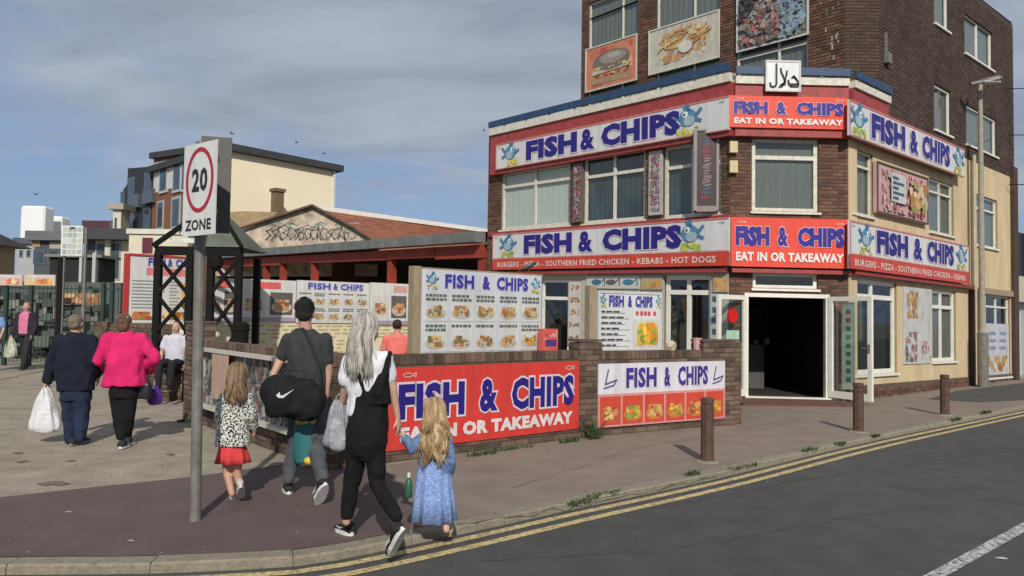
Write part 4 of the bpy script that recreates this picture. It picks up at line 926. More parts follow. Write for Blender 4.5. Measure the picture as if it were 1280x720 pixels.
for i in range(6):
    b = MB(); x0 = r[0]+W*(.012+.1645*i); x1 = x0+W*.150; b.quad(f2, x0, x1, r[2]+H*.03, r[2]+H*.48, .047, (.62, .07, .04)); dish(b, f2, x0, x1, r[2]+H*.03, r[2]+H*.46, .049, i+20, (.5, .12, .06) if i in (0, 5) else (.6, .2, .05), [(.72, .36, .05), (.66, .46, .1), (.6, .2, .05), (.25, .35, .05)] if i % 2 else [(.6, .3, .1), (.4, .1, .04), (.7, .45, .15)], 22); b.build('food_photo', PRINT, t)
# grey photo banner on the left wall (hangs from wall top, bottom edge follows its length)
q = f3.uv(256, 441, .04); q2 = f3.uv(256, 527, .04); qe = f3.uv(405, 454, .04)
r = (q[0], L3-.10, .30, 1.12); W = r[1]-r[0]; H = r[3]-r[2]
t = sign('grey photo collage banner on the yard wall behind the girl in the spotted coat', f3, r, .014, .04, (.46, .46, .45), 'banner', name='banner')
R = random.Random(5); u = r[0]+.04
while u < r[1]-.1:
    w_ = R.uniform(.35, .75); u2 = min(u+w_, r[1]-.04); vm = r[2]+H*R.choice((.45, .55, 1.0))
    for (va, vb) in ([(r[2]+.04, vm-.01), (vm+.01, r[3]-.04)] if vm < r[3]-.05 else [(r[2]+.04, r[3]-.04)]):
        g_ = R.uniform(.16, .5); b = MB(); b.quad(f3, u, u2-.015, va, vb, .0425, (g_, g_, g_*.98)); pal = [(g_*k_, g_*k_*.98, g_*k_*R.uniform(.85, 1)) for k_ in (.3, .6, .8, 1.1, 1.3, 1.5)]+[(.22, .10, .08)]
        blobs(b, f3, u, u2-.015, va, vb, .044, pal, 90, .075, int(u*50)); b.build('photo_tile', PRINTD, t)
    u = u2
b = MB(); b.quad(f3, r[0]+.01, r[1]-.01, r[2]+.01, r[3]-.01, .0415, (.46, .46, .45)); b.build('picture', PRINTD, t)
b = MB(); b.quad(f3, r[0]+W*.16, r[0]+W*.33, r[2]+H*.2, r[3]-H*.05, .135, (.52, .36, .26)); 
w_ = .035
for args in ((r[0]-.03, r[1], r[3]-w_, r[3]+.01), (r[0]-.03, r[1], r[2]-.01, r[2]+w_), (r[0]-.03, r[0]+w_, r[2], r[3])): b.box(f3, *args, .041, .15, (.6, .56, .48))
b.build('frame', PRINT, t)
# menu boards standing behind the walls
def food_grid(t, fr, r, n, cols, rows, v0f, v1f, seed, head=(.12, .14, .13), bgc=(.62, .62, .60)):
    W = r[1]-r[0]; H = r[3]-r[2]
    for i in range(cols):
        for j in range(rows):
            b = MB(); x0 = r[0]+W*(.015+.985*i/cols); x1 = r[0]+W*(.985*(i+1)/cols); y0 = r[2]+H*(v0f+(v1f-v0f)*j/rows)+.012; y1 = r[2]+H*(v0f+(v1f-v0f)*(j+1)/rows)-.012
            b.quad(fr, x0, x1, y0, y1, n, bgc); hh = y1-y0; ww = x1-x0; R = random.Random(seed+i*7+j)
            for k in range(2 if R.random() < .5 else 1):
                u = x0+ww*.08
                while u < x1-ww*.15:
                    l_ = R.uniform(.08, .22)*ww; b.quad(fr, u, min(u+l_, x1-ww*.06), y1-hh*(.10+.14*k)-hh*.05, y1-hh*(.06+.14*k)+hh*.01, n+.002, head); u += l_+ww*.03
            dish(b, fr, x0+ww*.03, x1-ww*.03, y0, y1-hh*.18, n+.003, seed+i*5+j*31, (.5, .46, .38), [(.55, .3, .08), (.62, .42, .14), (.35, .16, .05), (.2, .18, .1), (.5, .2, .08)], 16)
            b.build('menu_item', PRINT, t)
def menu_head(t, fr, r, n, v0f, v1f, u=(.17, .87), blue=True):
    W = r[1]-r[0]; H = r[3]-r[2]; a = r[0]+W*u[0]; w_ = W*(u[1]-u[0]); v0 = r[2]+H*v0f; v1 = r[2]+H*v1f
    letters(t, fr, [('FISH', a, a+w_*.33, v0, v1, (.05, .035, .33), .045), ('&', a+w_*.43, a+w_*.52, v0, v1, (.05, .035, .33), .045), ('CHIPS', a+w_*.60, a+w_, v0, v1, (.05, .035, .33), .045)], n, outline=.07, ocol=(.6, .62, .72))
    b = MB(); fish_emblem(b, fr, r[0]+W*.075, (v0+v1)/2, W*.09, (v1-v0)*1.2, n); b.build('fish_emblem', PRINT, t); b = MB(); fish_emblem(b, fr, r[1]-W*.06, (v0+v1)/2, W*.08, (v1-v0)*1.2, n, -1, (.12, .36, .4)); b.build('fish_emblem', PRINT, t)
fM = Fr(fA.O - fA.N*(-.0) - fA.N*.30, fA.Uh)      # plane 0.3 m behind the wall face
r = fM.rect(526, 336, 674, 438); r = (r[0], r[1], 1.17, (fM.uv(526, 335)[1]+fM.uv(674, 346)[1])/2)
t = sign('tall white menu board with ten food photos between timber posts', fM, r, 0, .03, (.60, .61, .66), 'menu board', name='menu_board')
menu_head(t, fM, r, .042, .79, .955); food_grid(t, fM, r, .036, 5, 2, .02, .74, 3)
b = MB(); uu = fM.uv(520, 380)[0]; b.box(fM, uu-.06, uu+.05, .2, r[3]+.03, -.08, .03); b.build('post', WOOD, t)
b = MB(); b.box(fM, r[0]-.0, r[1]+.02, r[3], r[3]+.02, -.05, .03); b.build('top_rail', WOOD, t)
fM2 = Fr(f2.O - f2.N*.32, f2.Uh); r = fM2.rect(746, 363, 825, 437); r = (r[0], r[1], 1.16, (fM2.uv(746, 363)[1]+fM2.uv(825, 366)[1])/2); W = r[1]-r[0]; H = r[3]-r[2]
t = sign('smaller white menu board with price lines and one orange dish photo', fM2, r, 0, .03, (.68, .68, .68), 'menu board', name='menu_board', frame=(.6, .6, .58))
menu_head(t, fM2, r, .046, .74, .93, (.16, .84))
b = MB(); R = random.Random(4)
for i in range(7):
    v = r[2]+H*(.07+i*.093); b.quad(fM2, r[0]+W*.05, r[0]+W*(.5-.1*R.random()), v, v+.008, .036, (.25, .25, .27)); u = r[0]+W*.05
    for k in range(3): l_ = W*R.uniform(.05, .12); b.quad(fM2, u, u+l_, v+.014, v+.035, .036, (.05, .05, .06)); u += l_+.02
for k, x in enumerate((.58, .65, .71, .77, .86)): b.quad(fM2, r[0]+W*x, r[0]+W*(x+.045), r[2]+H*.60, r[2]+H*.67, .036, (.6, .08, .08))
b.build('price_lines', PRINT, t)
b = MB(); b.quad(fM2, r[0]+W*.54, r[0]+W*.95, r[2]+H*.06, r[2]+H*.53, .036, (.62, .6, .5)); blobs(b, fM2, r[0]+W*.60, r[0]+W*.93, r[2]+H*.09, r[2]+H*.48, .038, [(.8, .42, .03), (.75, .5, .08), (.7, .3, .03), (.25, .35, .06)], 36, W*.075, 3); b.build('food_photo', PRINT, t)
g = fM2.pt(fM2.uv(740, 400)[0], 0, -.03); t = thing('timber_post', g, 'square weathered timber post left of the smaller menu board', 'post'); b = MB(); uu = fM2.uv(740, 400)[0]; b.box(fM2, uu-.06, uu+.06, 0, fM2.uv(740, 357)[1], -.1, .02); b.build('post', WOOD, t)
# small things on the wall tops
fS = Fr(fA.O - fA.N*.14, fA.Uh); r = fS.rect(676, 411, 694, 441)
t = thing('price_box', fS.pt(r[0], 1.19), 'small red printed box standing on the yard wall beside the menu board', 'box'); b = MB(); b.box(fS, r[0], r[1], 1.192, r[3], -.05, .05, (.68, .12, .10)); b.build('box', PRINT, t)
b = MB(); b.quad(fS, r[0]+.04, r[1]-.03, 1.25, 1.34, .052, (.1, .04, .2)); blobs(b, fS, r[0]+.02, r[1]-.02, 1.34, r[3]-.03, .053, [(.7, .4, .35), (.65, .1, .08), (.7, .55, .5)], 9, .03, 1); b.build('print', PRINT, t)
fS2 = Fr(f2.O - f2.N*.12, f2.Uh)
r = fS2.rect(865, 421, 878, 437); t = thing('pink_tub', fS2.pt((r[0]+r[1])/2, 1.17), 'small pink tub standing on the yard wall top', 'tub'); b = MB(); c = fS2.pt((r[0]+r[1])/2, 1.172); b.loft([[c+Vector((rr*math.cos(k*.5236), rr*math.sin(k*.5236), z)) for k in range(12)] for z, rr in ((0, .058), (.16, .072), (.165, .078), (.18, .078), (.18, .066), (.03, .055))], (.62, .36, .36)); b.build('tub', PRINT, t)
r = fS2.rect(833, 424, 845, 437); t = thing('paper_bag', fS2.pt((r[0]+r[1])/2, 1.17), 'crumpled white and tan paper bag on the yard wall top', 'bag'); b = MB(); c = fS2.pt((r[0]+r[1])/2, 1.172); R = random.Random(3)
b.loft([[c+Vector((rr*R.uniform(.8, 1.2)*math.cos(k*.6283), rr*R.uniform(.8, 1.2)*math.sin(k*.6283), z)) for k in range(10)] for z, rr in ((0, .06), (.05, .075), (.1, .065), (.14, .03))], (.55, .46, .34)); b.build('bag', PRINT, t)
# ================================================================== YARD FENCE OF MENU BOARDS, CAFE, FAR BUILDINGS
O_ = at(300, 395, 16.3); FE = Fr((O_.x, O_.y, 0), (0.766, 0.643))
ea, eb = FE.uv(161, 400)[0], FE.uv(522, 400)[0]
t = thing('menu_wall', FE.pt((ea+eb)/2, 0), 'long low cream wall with faded yellow menu lettering under the row of menu boards', 'wall')
zt = FE.uv(371, 402)[1]
b = MB(); b.box(FE, FE.uv(240, 400)[0], eb, 0, zt+.15, -.12, 0); b.build('wall', mat('pale_yellow_panel', (.60, .54, .38), .9, .08, 2), t)
b = MB(); R = random.Random(6)
for j in range(9):
    u = FE.uv(300, 400)[0]
    while u < eb-.3:
        l_ = R.uniform(.05, .35); v = zt-.10-j*.085; b.quad(FE, u, u+l_, v-.02, v+.015, .004, (.48, .36, .16)); u += l_+R.choice((.05, .1, .35))
b.build('lettering', PRINT, t)
def mb_board(label, x0, y0, x1, y1, kind, seed):
    r = FE.rect(x0, y0, x1, y1, .03); W = r[1]-r[0]; H = r[3]-r[2]
    t = sign(label, FE, r, .005, .035, (.66, .65, .62), 'menu board', 'menu boards along the cafe wall', name='menu_board'); R = random.Random(seed)
    if kind == 'red':
        b = MB(); b.box(FE, r[0]-.08, r[0], 0, r[3]+.03, -.06, .06, (.5, .04, .03)); b.box(FE, r[0], r[1], r[3], r[3]+.04, -.06, .06, (.5, .05, .04)); b.build('red_post', PRINT, t)
        letters(t, FE, [('FISH', r[0]+W*.27, r[0]+W*.52, r[2]+H*.86, r[2]+H*.98, (.06, .06, .36), .04), ('&', r[0]+W*.56, r[0]+W*.63, r[2]+H*.86, r[2]+H*.98, (.06, .06, .36), .04), ('CHIPS', r[0]+W*.68, r[0]+W*.97, r[2]+H*.86, r[2]+H*.98, (.06, .06, .36), .04)], .05)
        b = MB(); b.quad(FE, r[0]+W*.25, r[0]+W*.95, r[2]+H*.72, r[2]+H*.83, .04, (.68, .22, .2))
        for j in range(9):
            v = r[2]+H*(.22+.05*j); b.quad(FE, r[0]+W*.05, r[0]+W*R.uniform(.4, .55), v, v+H*.018, .04, (.25, .28, .28)); b.quad(FE, r[0]+W*.6, r[0]+W*R.uniform(.7, .78), v, v+H*.018, .04, (.3, .3, .3))
        b.build('price_lines', PRINT, t)
        b = MB(); b.quad(FE, r[0]+W*.78, r[0]+W*.98, r[2]+H*.25, r[2]+H*.62, .041, (.78, .45, .1)); blobs(b, FE, r[0]+W*.06, r[0]+W*.35, r[2]+H*.05, r[2]+H*.17, .042, FOODC, 20, .1, 3); blobs(b, FE, r[0]+W*.5, r[0]+W*.9, r[2]+H*.05, r[2]+H*.17, .042, FOODC, 20, .1, 4); b.build('food_photo', PRINT, t)
    elif kind == 'blue':
        letters(t, FE, [('FISH', r[0]+W*.14, r[0]+W*.44, r[2]+H*.80, r[2]+H*.95, (.07, .07, .40), .04), ('&', r[0]+W*.48, r[0]+W*.54, r[2]+H*.80, r[2]+H*.95, (.07, .07, .40), .04), ('CHIPS', r[0]+W*.58, r[0]+W*.90, r[2]+H*.80, r[2]+H*.95, (.07, .07, .40), .04)], .05, .08, (.6, .62, .75))
        food_grid(t, FE, r, .04, 5, 2, .02, .74, seed)
    else:
        b = MB(); b.quad(FE, r[0]+W*(.35 if kind == 'pics' else .6), r[0]+W*.72 if kind == 'pics' else r[1]-W*.05, r[2]+H*.78, r[2]+H*.94, .04, (.72, .12, .12) if kind == 'pics' else (.62, .35, .32)); b.quad(FE, r[0], r[1], r[2]+H*.0, r[2]+H*.10, .04, (.36, .30, .42)); b.build('band', PRINT, t)
        for k in range(2):
            b = MB(); x0_ = r[0]+W*(.06+.48*k); b.quad(FE, x0_, x0_+W*.40, r[2]+H*.16, r[2]+H*.70, .04, (.62, .60, .55) if k == 0 else (.12, .11, .1)); dish(b, FE, x0_, x0_+W*.40, r[2]+H*.16, r[2]+H*.70, .042, seed+k, (.55, .5, .42), [(.55, .3, .12), (.35, .12, .08), (.6, .45, .25)], 26); b.build('food_photo', PRINT, t)
mb_board('tall menu board in a red frame, leftmost on the cafe wall', 162, 319, 243, 404, 'red', 1)
mb_board('white menu board seen through the right half of the black lattice', 260, 347, 297, 402, 'pics', 2)
mb_board('white menu board with red heading and two food photos', 299, 348, 369, 402, 'pics', 3)
mb_board('menu board with blue heading and ten small food photos, behind the man', 371.5, 350, 461, 404, 'blue', 4)
mb_board('menu board with pale red heading, nearest the timber post', 463, 353, 510, 406, 'pale', 5)
# open fronted cafe with red beams
C0 = FL.pt(0, 0); C0.z = 0
CU = 22.0
FCa = Fr(C0 - dL*CU + Vector((0, 0, SL*CU)), dL, -SL)
def cu(px): return FCa.uv(px, 320)[0]
t = thing('open_cafe', FCa.pt(CU/2, 0), 'long low open fronted cafe with grey gutter and red beams', 'building')
gv0, gv1 = FCa.uv(430, 314)[1], FCa.uv(430, 304)[1]; rv0, rv1 = FCa.uv(430, 327)[1], FCa.uv(430, 316)[1]
REDB = mat('red_painted_timber', (.27, .035, .018), .7, .3, 3)
b = MB(); b.box(FCa, 0, CU-.15, gv0, gv1, -.05, .35); b.build('gutter', mat('grey_gutter', (.15, .155, .15), .8, .3, 2), t)
b = MB()
us = [0, cu(352), cu(388), cu(484), cu(545), CU-.15]
R = random.Random(1)
for p, q in zip(us, us[1:]):
    b.box(FCa, p+.02, q-.02, rv0+R.uniform(-.06, .06), rv1, -.1+R.uniform(-.05, 0), .05)
b.build('beam', REDB, t)
for px in (330, 351, 390, 486, 600):
    b = MB(); u = cu(px); b.box(FCa, u-.12, u+.12, 0, rv0+.05, -.25, -.02); b.build('post', REDB, t)
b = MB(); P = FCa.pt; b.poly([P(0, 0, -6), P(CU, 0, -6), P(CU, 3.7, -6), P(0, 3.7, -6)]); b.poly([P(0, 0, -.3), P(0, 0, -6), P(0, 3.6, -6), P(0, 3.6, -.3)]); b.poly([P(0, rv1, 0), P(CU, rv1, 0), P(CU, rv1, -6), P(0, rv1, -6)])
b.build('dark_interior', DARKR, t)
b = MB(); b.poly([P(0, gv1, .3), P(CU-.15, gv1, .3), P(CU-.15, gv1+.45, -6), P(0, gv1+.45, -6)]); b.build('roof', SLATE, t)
b = MB()
for k in range(7):
    u = 1.5+k*2.6; b.box(FCa, u, u+1.2, 1.0, 1.1, -4, -3.2); b.box(FCa, u+.5, u+.6, 0, 1.0, -3.7, -3.6); b.box(FCa, u+.2, u+1, 2.1, 2.2, -5.9, -5.8)
b.build('counter_fittings', mat('dim_fittings', (.10, .09, .08), .8), t)
# rubble gable with graffiti
G0 = at(300, 395, 37); FG = Fr((G0.x, G0.y, 0), (1, 0.0))
def gp_(px, py, n=0): u, v = FG.uv(px, py, n); return FG.pt(u, v, n)
t = thing('gable_building', FG.pt(FG.uv(392, 300)[0], 0), 'pale rubble gable end with black graffiti behind the open cafe', 'building')
STO = mat('pale_rubble_stone', (.42, .345, .265), .95, .50, 2.6, .6, 6, det=9)
b = MB(); gpts = [(262, 345), (262, 300), (284, 292), (300, 289), (342, 273), (372, 262), (391, 257.5), (412, 268), (440, 284), (472, 304), (472, 345)]
fr_ = [gp_(*p) for p in gpts]; b.poly(fr_); bk2 = [p+Vector((0, .5, 0)) for p in fr_]
for i in range(len(fr_)): j = (i+1) % len(fr_); b.poly([fr_[i], bk2[i], bk2[j], fr_[j]])
b.build('gable_wall', STO, t)
b = MB()
for (p, q) in (((284, 291), (342, 272)), ((342, 272), (391, 256.5)), ((391, 256.5), (440, 283)), ((440, 283), (475, 305))):
    b.bar(gp_(*p, .15), gp_(*q, .15), .3, .09)
b.build('roof_verge', mat('brown_verge', (.13, .075, .05), .9, .3, 2), t)
b = MB(); R = random.Random(11); x = 331
while x < 440:
    w_ = R.uniform(6, 13); y0 = 292; k = R.randrange(4); J_ = lambda: R.uniform(-2, 2)
    if k == 0: pts = [(x+w_, y0-5+J_()), (x+w_*.3, y0-6+J_()), (x, y0), (x+w_*.3, y0+7), (x+w_*.9, y0+5+J_()), (x+w_*.8, y0)]
    elif k == 1: pts = [(x, y0+8+J_()), (x+w_*.4, y0-8+J_()), (x+w_*.9, y0+8), (x+w_*.3, y0+2)]
    elif k == 2: pts = [(x, y0-6), (x+w_*.1, y0+8+J_()), (x+w_*.7, y0+5), (x+w_*.6, y0-1), (x+w_*.1, y0-1), (x+w_*.7, y0-6+J_())]
    else: pts = [(x+w_, y0-6), (x+w_*.2, y0-3+J_()), (x+w_*.8, y0+2), (x+w_*.1, y0+8)]
    polyline(b, FG, [FG.uv(*p, .02) for p in pts], R.uniform(.045, .08), .02, R.choice([(.11, .105, .10), (.15, .14, .13), (.22, .20, .18)])); x += w_*.8
for k in range(16): xx = R.uniform(320, 440); u, v = FG.uv(xx, R.uniform(279, 287), .02); polyline(b, FG, [(u, v), (u+.25, v+.1), (u+.5, v)], .05, .018, R.choice([(.16, .36, .28), (.3, .32, .3), (.3, .22, .2)]))
b.build('graffiti', PRINTD, t)
b = MB(); b.poly([gp_(262, 330, -2), gp_(262, 267, -2), gp_(300, 264, -2.5), gp_(347, 265, -2.5), gp_(338, 275, -.3), gp_(300, 289, -.3), gp_(284, 292, -.3), gp_(276, 320, -.3)]); b.build('tan_side_roof', mat('tan_slates', (.27, .19, .10), .9, .25, 2, .3, 5), t)
t = thing('red_tiled_roof_hall', at(520, 330, 45), 'long low hall with red brown tiled roof and white ridge behind the cafe', 'building')
RT = mat('red_brown_tiles', (.30, .12, .066), .9, .30, .8, .5, 5, stretch=(1.5, 1.5, 6), det=8)
A = at(398, 262, 46); B = at(603, 291, 55); B.z = A.z-0.4; B = at(603, 291, 55)
Ae = at(415, 330, 36); Be = at(610, 306, 44)
b = MB(); n_ = 18
for i in range(n_):     # courses of tiles, each lapping over the one below
    f0, f1_ = i/n_, (i+1)/n_; p, q, r_, s_ = Ae.lerp(A, f0), Be.lerp(B, f0), Be.lerp(B, f1_), Ae.lerp(A, f1_); up = Vector((0, -.03, .05))
    b.poly([p+up, q+up, r_, s_]); b.poly([p+up, q+up, q, p])
b.build('tiled_roof', RT, t)
b = MB(); b.bar(A+Vector((-.3, 0, .12)), B+Vector((.5, 0, .12)), .35, .28); b.build('ridge', mat('white_ridge', (.68, .67, .62), .7), t)
b = MB(); b.poly([(Ae.x, Ae.y, 0), (Be.x, Be.y, 0), tuple(Be), tuple(Ae)]); b.poly([(Be.x, Be.y, 0), (B.x, B.y, 0), tuple(B), tuple(Be)]); b.build('wall', BRICK, t)
# cream and brick apartment block
K = at(273, 395, 51); K.z = 0; KL = Fr(K+Vector((-.707, .707, 0))*20, (0.707, -0.707)); KR = Fr(K, (0.69, 0.72))
t = thing('apartment_block', K, 'cream gabled apartment block with brick, white and dark clad front', 'building')
zc = KR.uv(276, 187)[1]; ze = KR.uv(418, 214)[1]; ue = KR.uv(418, 230)[0]; zc = (zc)
b = MB(); P = KR.pt; b.poly([P(0, 0), P(ue, 0), P(ue, ze), P(0, zc)]); b.poly([P(ue, 0), P(ue, 0, -14), P(ue, ze, -14), P(ue, ze)]); b.build('cream_side_wall', mat('pale_cream_gable', (.80, .69, .50), .9, .05, .2), t)
ul = KL.uv(189, 300)[0]; zl = KL.uv(191, 199)[1]; zr_ = KL.uv(272, 183)[1]
BRF = mat('orange_brick_far', (.20, .085, .045), .9, .2, 2); DCL = mat('dark_blue_cladding', (.020, .024, .031), .7, .3, 1.5); WPN = mat('white_panel_far', (.55, .55, .52), .7, .1, 1)
P = KL.pt
b = MB(); b.poly([P(ul, 0), P(20, 0), P(20, zc), P(ul, zl)]); b.build('brick_front', BRF, t)
b = MB(); zt0 = KL.uv(196, 241)[1]; b.poly([P(ul+.3, zt0, .06), P(20, zt0, .06), P(20, zc-.3, .06), P(ul+.3, zl-.3, .06)]); b.build('white_top_storey', WPN, t)
def farwin(fr, x0, y0, x1, y1, n, parent, fr_c=(.5, .5, .48)):
    r = fr.rect(x0, y0, x1, y1, n); f = MB(); f.box(fr, r[0], r[1], r[2], r[3], n-.1, n+.05, fr_c); o = f.build('window', PRINT, parent)
    g = MB(); w_ = (r[1]-r[0])*.12; g.quad(fr, r[0]+w_, r[1]-w_, r[2]+w_, r[3]-w_, n+.054, mt=None); g.build('pane', mat('far_glass', (.045, .065, .08), .12, .5, .8), o)
for a in ((200, 203, 209, 240), (217, 200, 226, 239), (228, 197, 236, 238)): farwin(KL, *a, .07, t)
for a in ((197, 252, 204, 286), (215, 247, 225, 285), (234, 245, 243, 284)): farwin(KL, *a, .02, t, (.42, .43, .44))
ud = KL.uv(151, 300)[0]; z2 = KL.uv(157, 211)[1]; um = KL.uv(156, 300)[0]; z3 = KL.uv(152, 232)[1]
b = MB(); b.poly([P(um, 0, -.05), P(ul, 0, -.05), P(ul, zl-.6, -.05), P(um, z2, -.05)]); b.poly([P(ud, 0, -.05), P(um, 0, -.05), P(um, z3, -.05), P(ud, z3-.4, -.05)]); b.build('dark_clad_front', DCL, t)
for a in ((161, 223, 167, 256), (181, 216, 188, 250), (161, 264, 167, 286), (180, 260, 187, 286), (151.5, 240, 155, 256)): farwin(KL, *a, .0, t, (.10, .12, .15))
for a in ((157, 240, 170, 258), (175, 236, 187, 252)):
    r = KL.rect(*a, .5); b = MB(); b.box(KL, r[0]+.1, r[1]-.1, r[2], r[2]+1.1, 0, .35); b.build('balcony', mat('balcony_glass', (.07, .085, .10), .3, .2, 2), t)
b = MB(); th = .45
b.hexa([P(ul-.1, zl-.02, .35), P(20.3, zc-.02, .35), P(20.3, zc-.02, -1), P(ul-.1, zl-.02, -1), P(ul-.1, zl+th, .35), P(20.3, zc+th, .35), P(20.3, zc+th, -1), P(ul-.1, zl+th, -1)])
Q = KR.pt; b.hexa([Q(-.2, zc-.015, .5), Q(ue+.5, ze-.015, .5), Q(ue+.5, ze-.015, -13), Q(-.2, zc-.015, -13), Q(-.2, zc+th+.02, .5), Q(ue+.5, ze+th, .5), Q(ue+.5, ze+th, -13), Q(-.2, zc+th+.02, -13)])
b.build('roof', SLATE, t)
b = MB(); p0 = KR.uv(346.5, 262, 1.5); b.box(KR, p0[0]-.33, p0[0]+.33, p0[1]-6, KR.uv(346, 237, 1.5)[1], 1.2, 1.8); b.box(KR, p0[0]-.42, p0[0]+.42, KR.uv(346, 240, 1.5)[1], KR.uv(346, 236, 1.5)[1], 1.1, 1.9); b.build('flue', mat('brown_flue', (.16, .10, .06), .8), t)
b = MB(); b.tube([KR.pt(ue-.1, 1, .1), KR.pt(ue-.1, ze, .1)], .12, 6); b.build('downpipe', WPN, t)
def simple_block(name, label, px0, px1, ytop, Y, col, roof=None, wins=(), depth=1.6, extras=(), cat='building', rough=.9):
    a, c = at(px0, 395, Y), at(px1, 395, Y); fr = Fr((a.x, a.y, 0), (c.x-a.x, c.y-a.y)); Wd = (Vector((c.x-a.x, c.y-a.y))).length; z = fr.uv((px0+px1)/2, ytop)[1]
    t = thing(name, fr.pt(Wd/2, 0), label, cat); b = MB(); b.box(fr, 0, Wd, 0, z, -depth, 0); b.build('wall', mat('far_wall_'+name.split('_')[0]+str(int(px0)), col, rough, .10, .8), t)
    if roof:
        b = MB(); h, o, c_ = roof; b.box(fr, -o, Wd+o, z+.01, z+h, -depth-o, o); b.build('roof', mat('far_roof'+str(int(px0)), c_, .9, .15, 1), t)
    for wv in wins: farwin(fr, *wv[:4], .0, t, wv[4] if len(wv) > 4 else (.4, .4, .38))
    for e in extras:
        r = fr.rect(*e[:4], .06); b = MB(); b.box(fr, r[0], r[1], r[2], r[3], -.05, .06+e[6] if len(e) > 6 else .06, e[4]); b.build(e[5], PRINT, t)
    return t, fr
simple_block('white_modern_house', 'low cream modern house with dark flat roof and tall windows', 113, 160, 301, 38, (.55, .52, .44), (.55, .8, (.05, .05, .055)), [(120, 303, 133, 338), (140, 303, 150, 350)], 1.6, [(109, 296, 117, 350, (.05, .05, .055), 'dark_side_strip'), (134, 300, 139, 350, (.6, .58, .5), 'white_pilaster', .2)])
simple_block('cream_shop', 'pale cream flat roofed shop with maroon sign left of the lattice', 158, 232, 293, 36, (.60, .55, .42), (.25, .1, (.6, .58, .5)), [], 1.8, [(178, 297, 190, 316, (.12, .02, .04), 'maroon_sign')])
simple_block('cream_stair_tower', 'small distant cream tower with a flat cap beside the dark block', 137, 147, 262, 60, (.58, .53, .42), (.5, .3, (.35, .32, .28)), [(138.5, 275, 141, 292), (143.5, 272, 146, 292)], 1.4)
simple_block('tan_house', 'tan end wall of a house with dark roof at the left edge', -190, -112, 291, 45, (.30, .26, .19), None, [(-20, 300, -8, 320), (-125, 303, -122, 322)], 9.2)
a = at(-190, 291, 45); q_ = at(-112, 291, 45)
tt = [o for o in bpy.data.objects if o.name.startswith('tan_house')][0]
b = MB(); z0 = a.z; b.hexa([(a.x-1, 44.3, z0), (q_.x+.7, 44.3, z0), (q_.x+.7, 55.5, z0), (a.x-1, 55.5, z0), (a.x+1.5, 49, z0+2.6), (q_.x-2.6, 49, z0+2.6), (q_.x-2.6, 50, z0+2.6), (a.x+1.5, 50, z0+2.6)]); b.build('roof', SLATE, tt)
b = MB(); b.wbox(q_.x-.01, q_.x+.06, 52.2, 53.2, z0-2.4, z0-1.1, (.05, .05, .06)); b.build('window', PRINT, tt)
simple_block('dark_glass_house', 'low dark glazed building with a grey roof, far left', 40, 78, 301, 60, (.06, .075, .09), (.75, .5, (.12, .13, .135)), [(42, 312, 56, 330, (.1, .12, .15)), (60, 312, 74, 330, (.1, .12, .15))], 2, [(40, 300, 50, 309, (.35, .25, .14), 'tan_panel'), (62, 302, 77, 311, (.42, .36, .32), 'pale_panel')])
simple_block('grey_terrace', 'distant grey and white terrace behind the fence, far left', 18, 42, 305, 75, (.34, .35, .35), (.6, .3, (.08, .085, .1)), [(24, 312, 29, 322), (33, 312, 39, 322)], 2)
simple_block('maroon_roofed_house', 'small distant house with dark maroon roof between sign and cream house', 104, 134, 296, 75, (.25, .22, .2), (1.6, .3, (.075, .03, .04)), [], 2)
simple_block('dark_kiosk', 'kiosk with white posts behind the white info sign, shaded interior painted as a black front', 60, 122, 322, 30, (.014, .015, .016), (.12, .15, (.2, .2, .18)), [], 1.2, [(101, 322, 103, 360, (.5, .5, .46), 'white_post', .1), (117.5, 316, 120, 360, (.5, .5, .46), 'white_post', .1)])  # solid box, its near-black colour stands in for the shaded interior
# pale tower blocks far off, distance haze put into the wall colour
PT = mat('hazy_white_tower', (.68, .69, .69), .9, .06, .03)
def slab(label, px0, px1, ytop, Y):
    a, q = at(px0, 395, Y), at(px1, 395, Y); z = at((px0+px1)/2, ytop, Y).z; t = thing('pale_tower_block', ((a.x+q.x)/2, Y, 0), label, 'tower'); b = MB(); e = (q.x-a.x)*.06
    b.loft([[(a.x, Y+e, z_), (a.x+e, Y, z_), (q.x-e, Y, z_), (q.x, Y+e, z_), (q.x, Y+3, z_), (a.x, Y+3, z_)] for z_ in (0, z-.4)]+[[(a.x+e, Y+e*1.5, z), (a.x+e*1.5, Y+e, z), (q.x-e*1.5, Y+e, z), (q.x-e, Y+e*1.5, z), (q.x-e, Y+2.5, z), (a.x+e, Y+2.5, z)]]); b.build('walls', PT, t)
    b = MB()
    for k in range(3): xx = a.x+(q.x-a.x)*(.12+.05*k); b.wbox(xx, xx+(q.x-a.x)*.03, Y-.05, Y+.1, z-9-k*2.5, z-7.8-k*2.5)
    b.build('vent', mat('grey_vent', (.3, .31, .32), .8), t)
slab('taller pale slab tower far away on the left', 20, 51, 257, 150); slab('shorter pale slab tower right of the taller one', 51.5, 73, 270, 156)
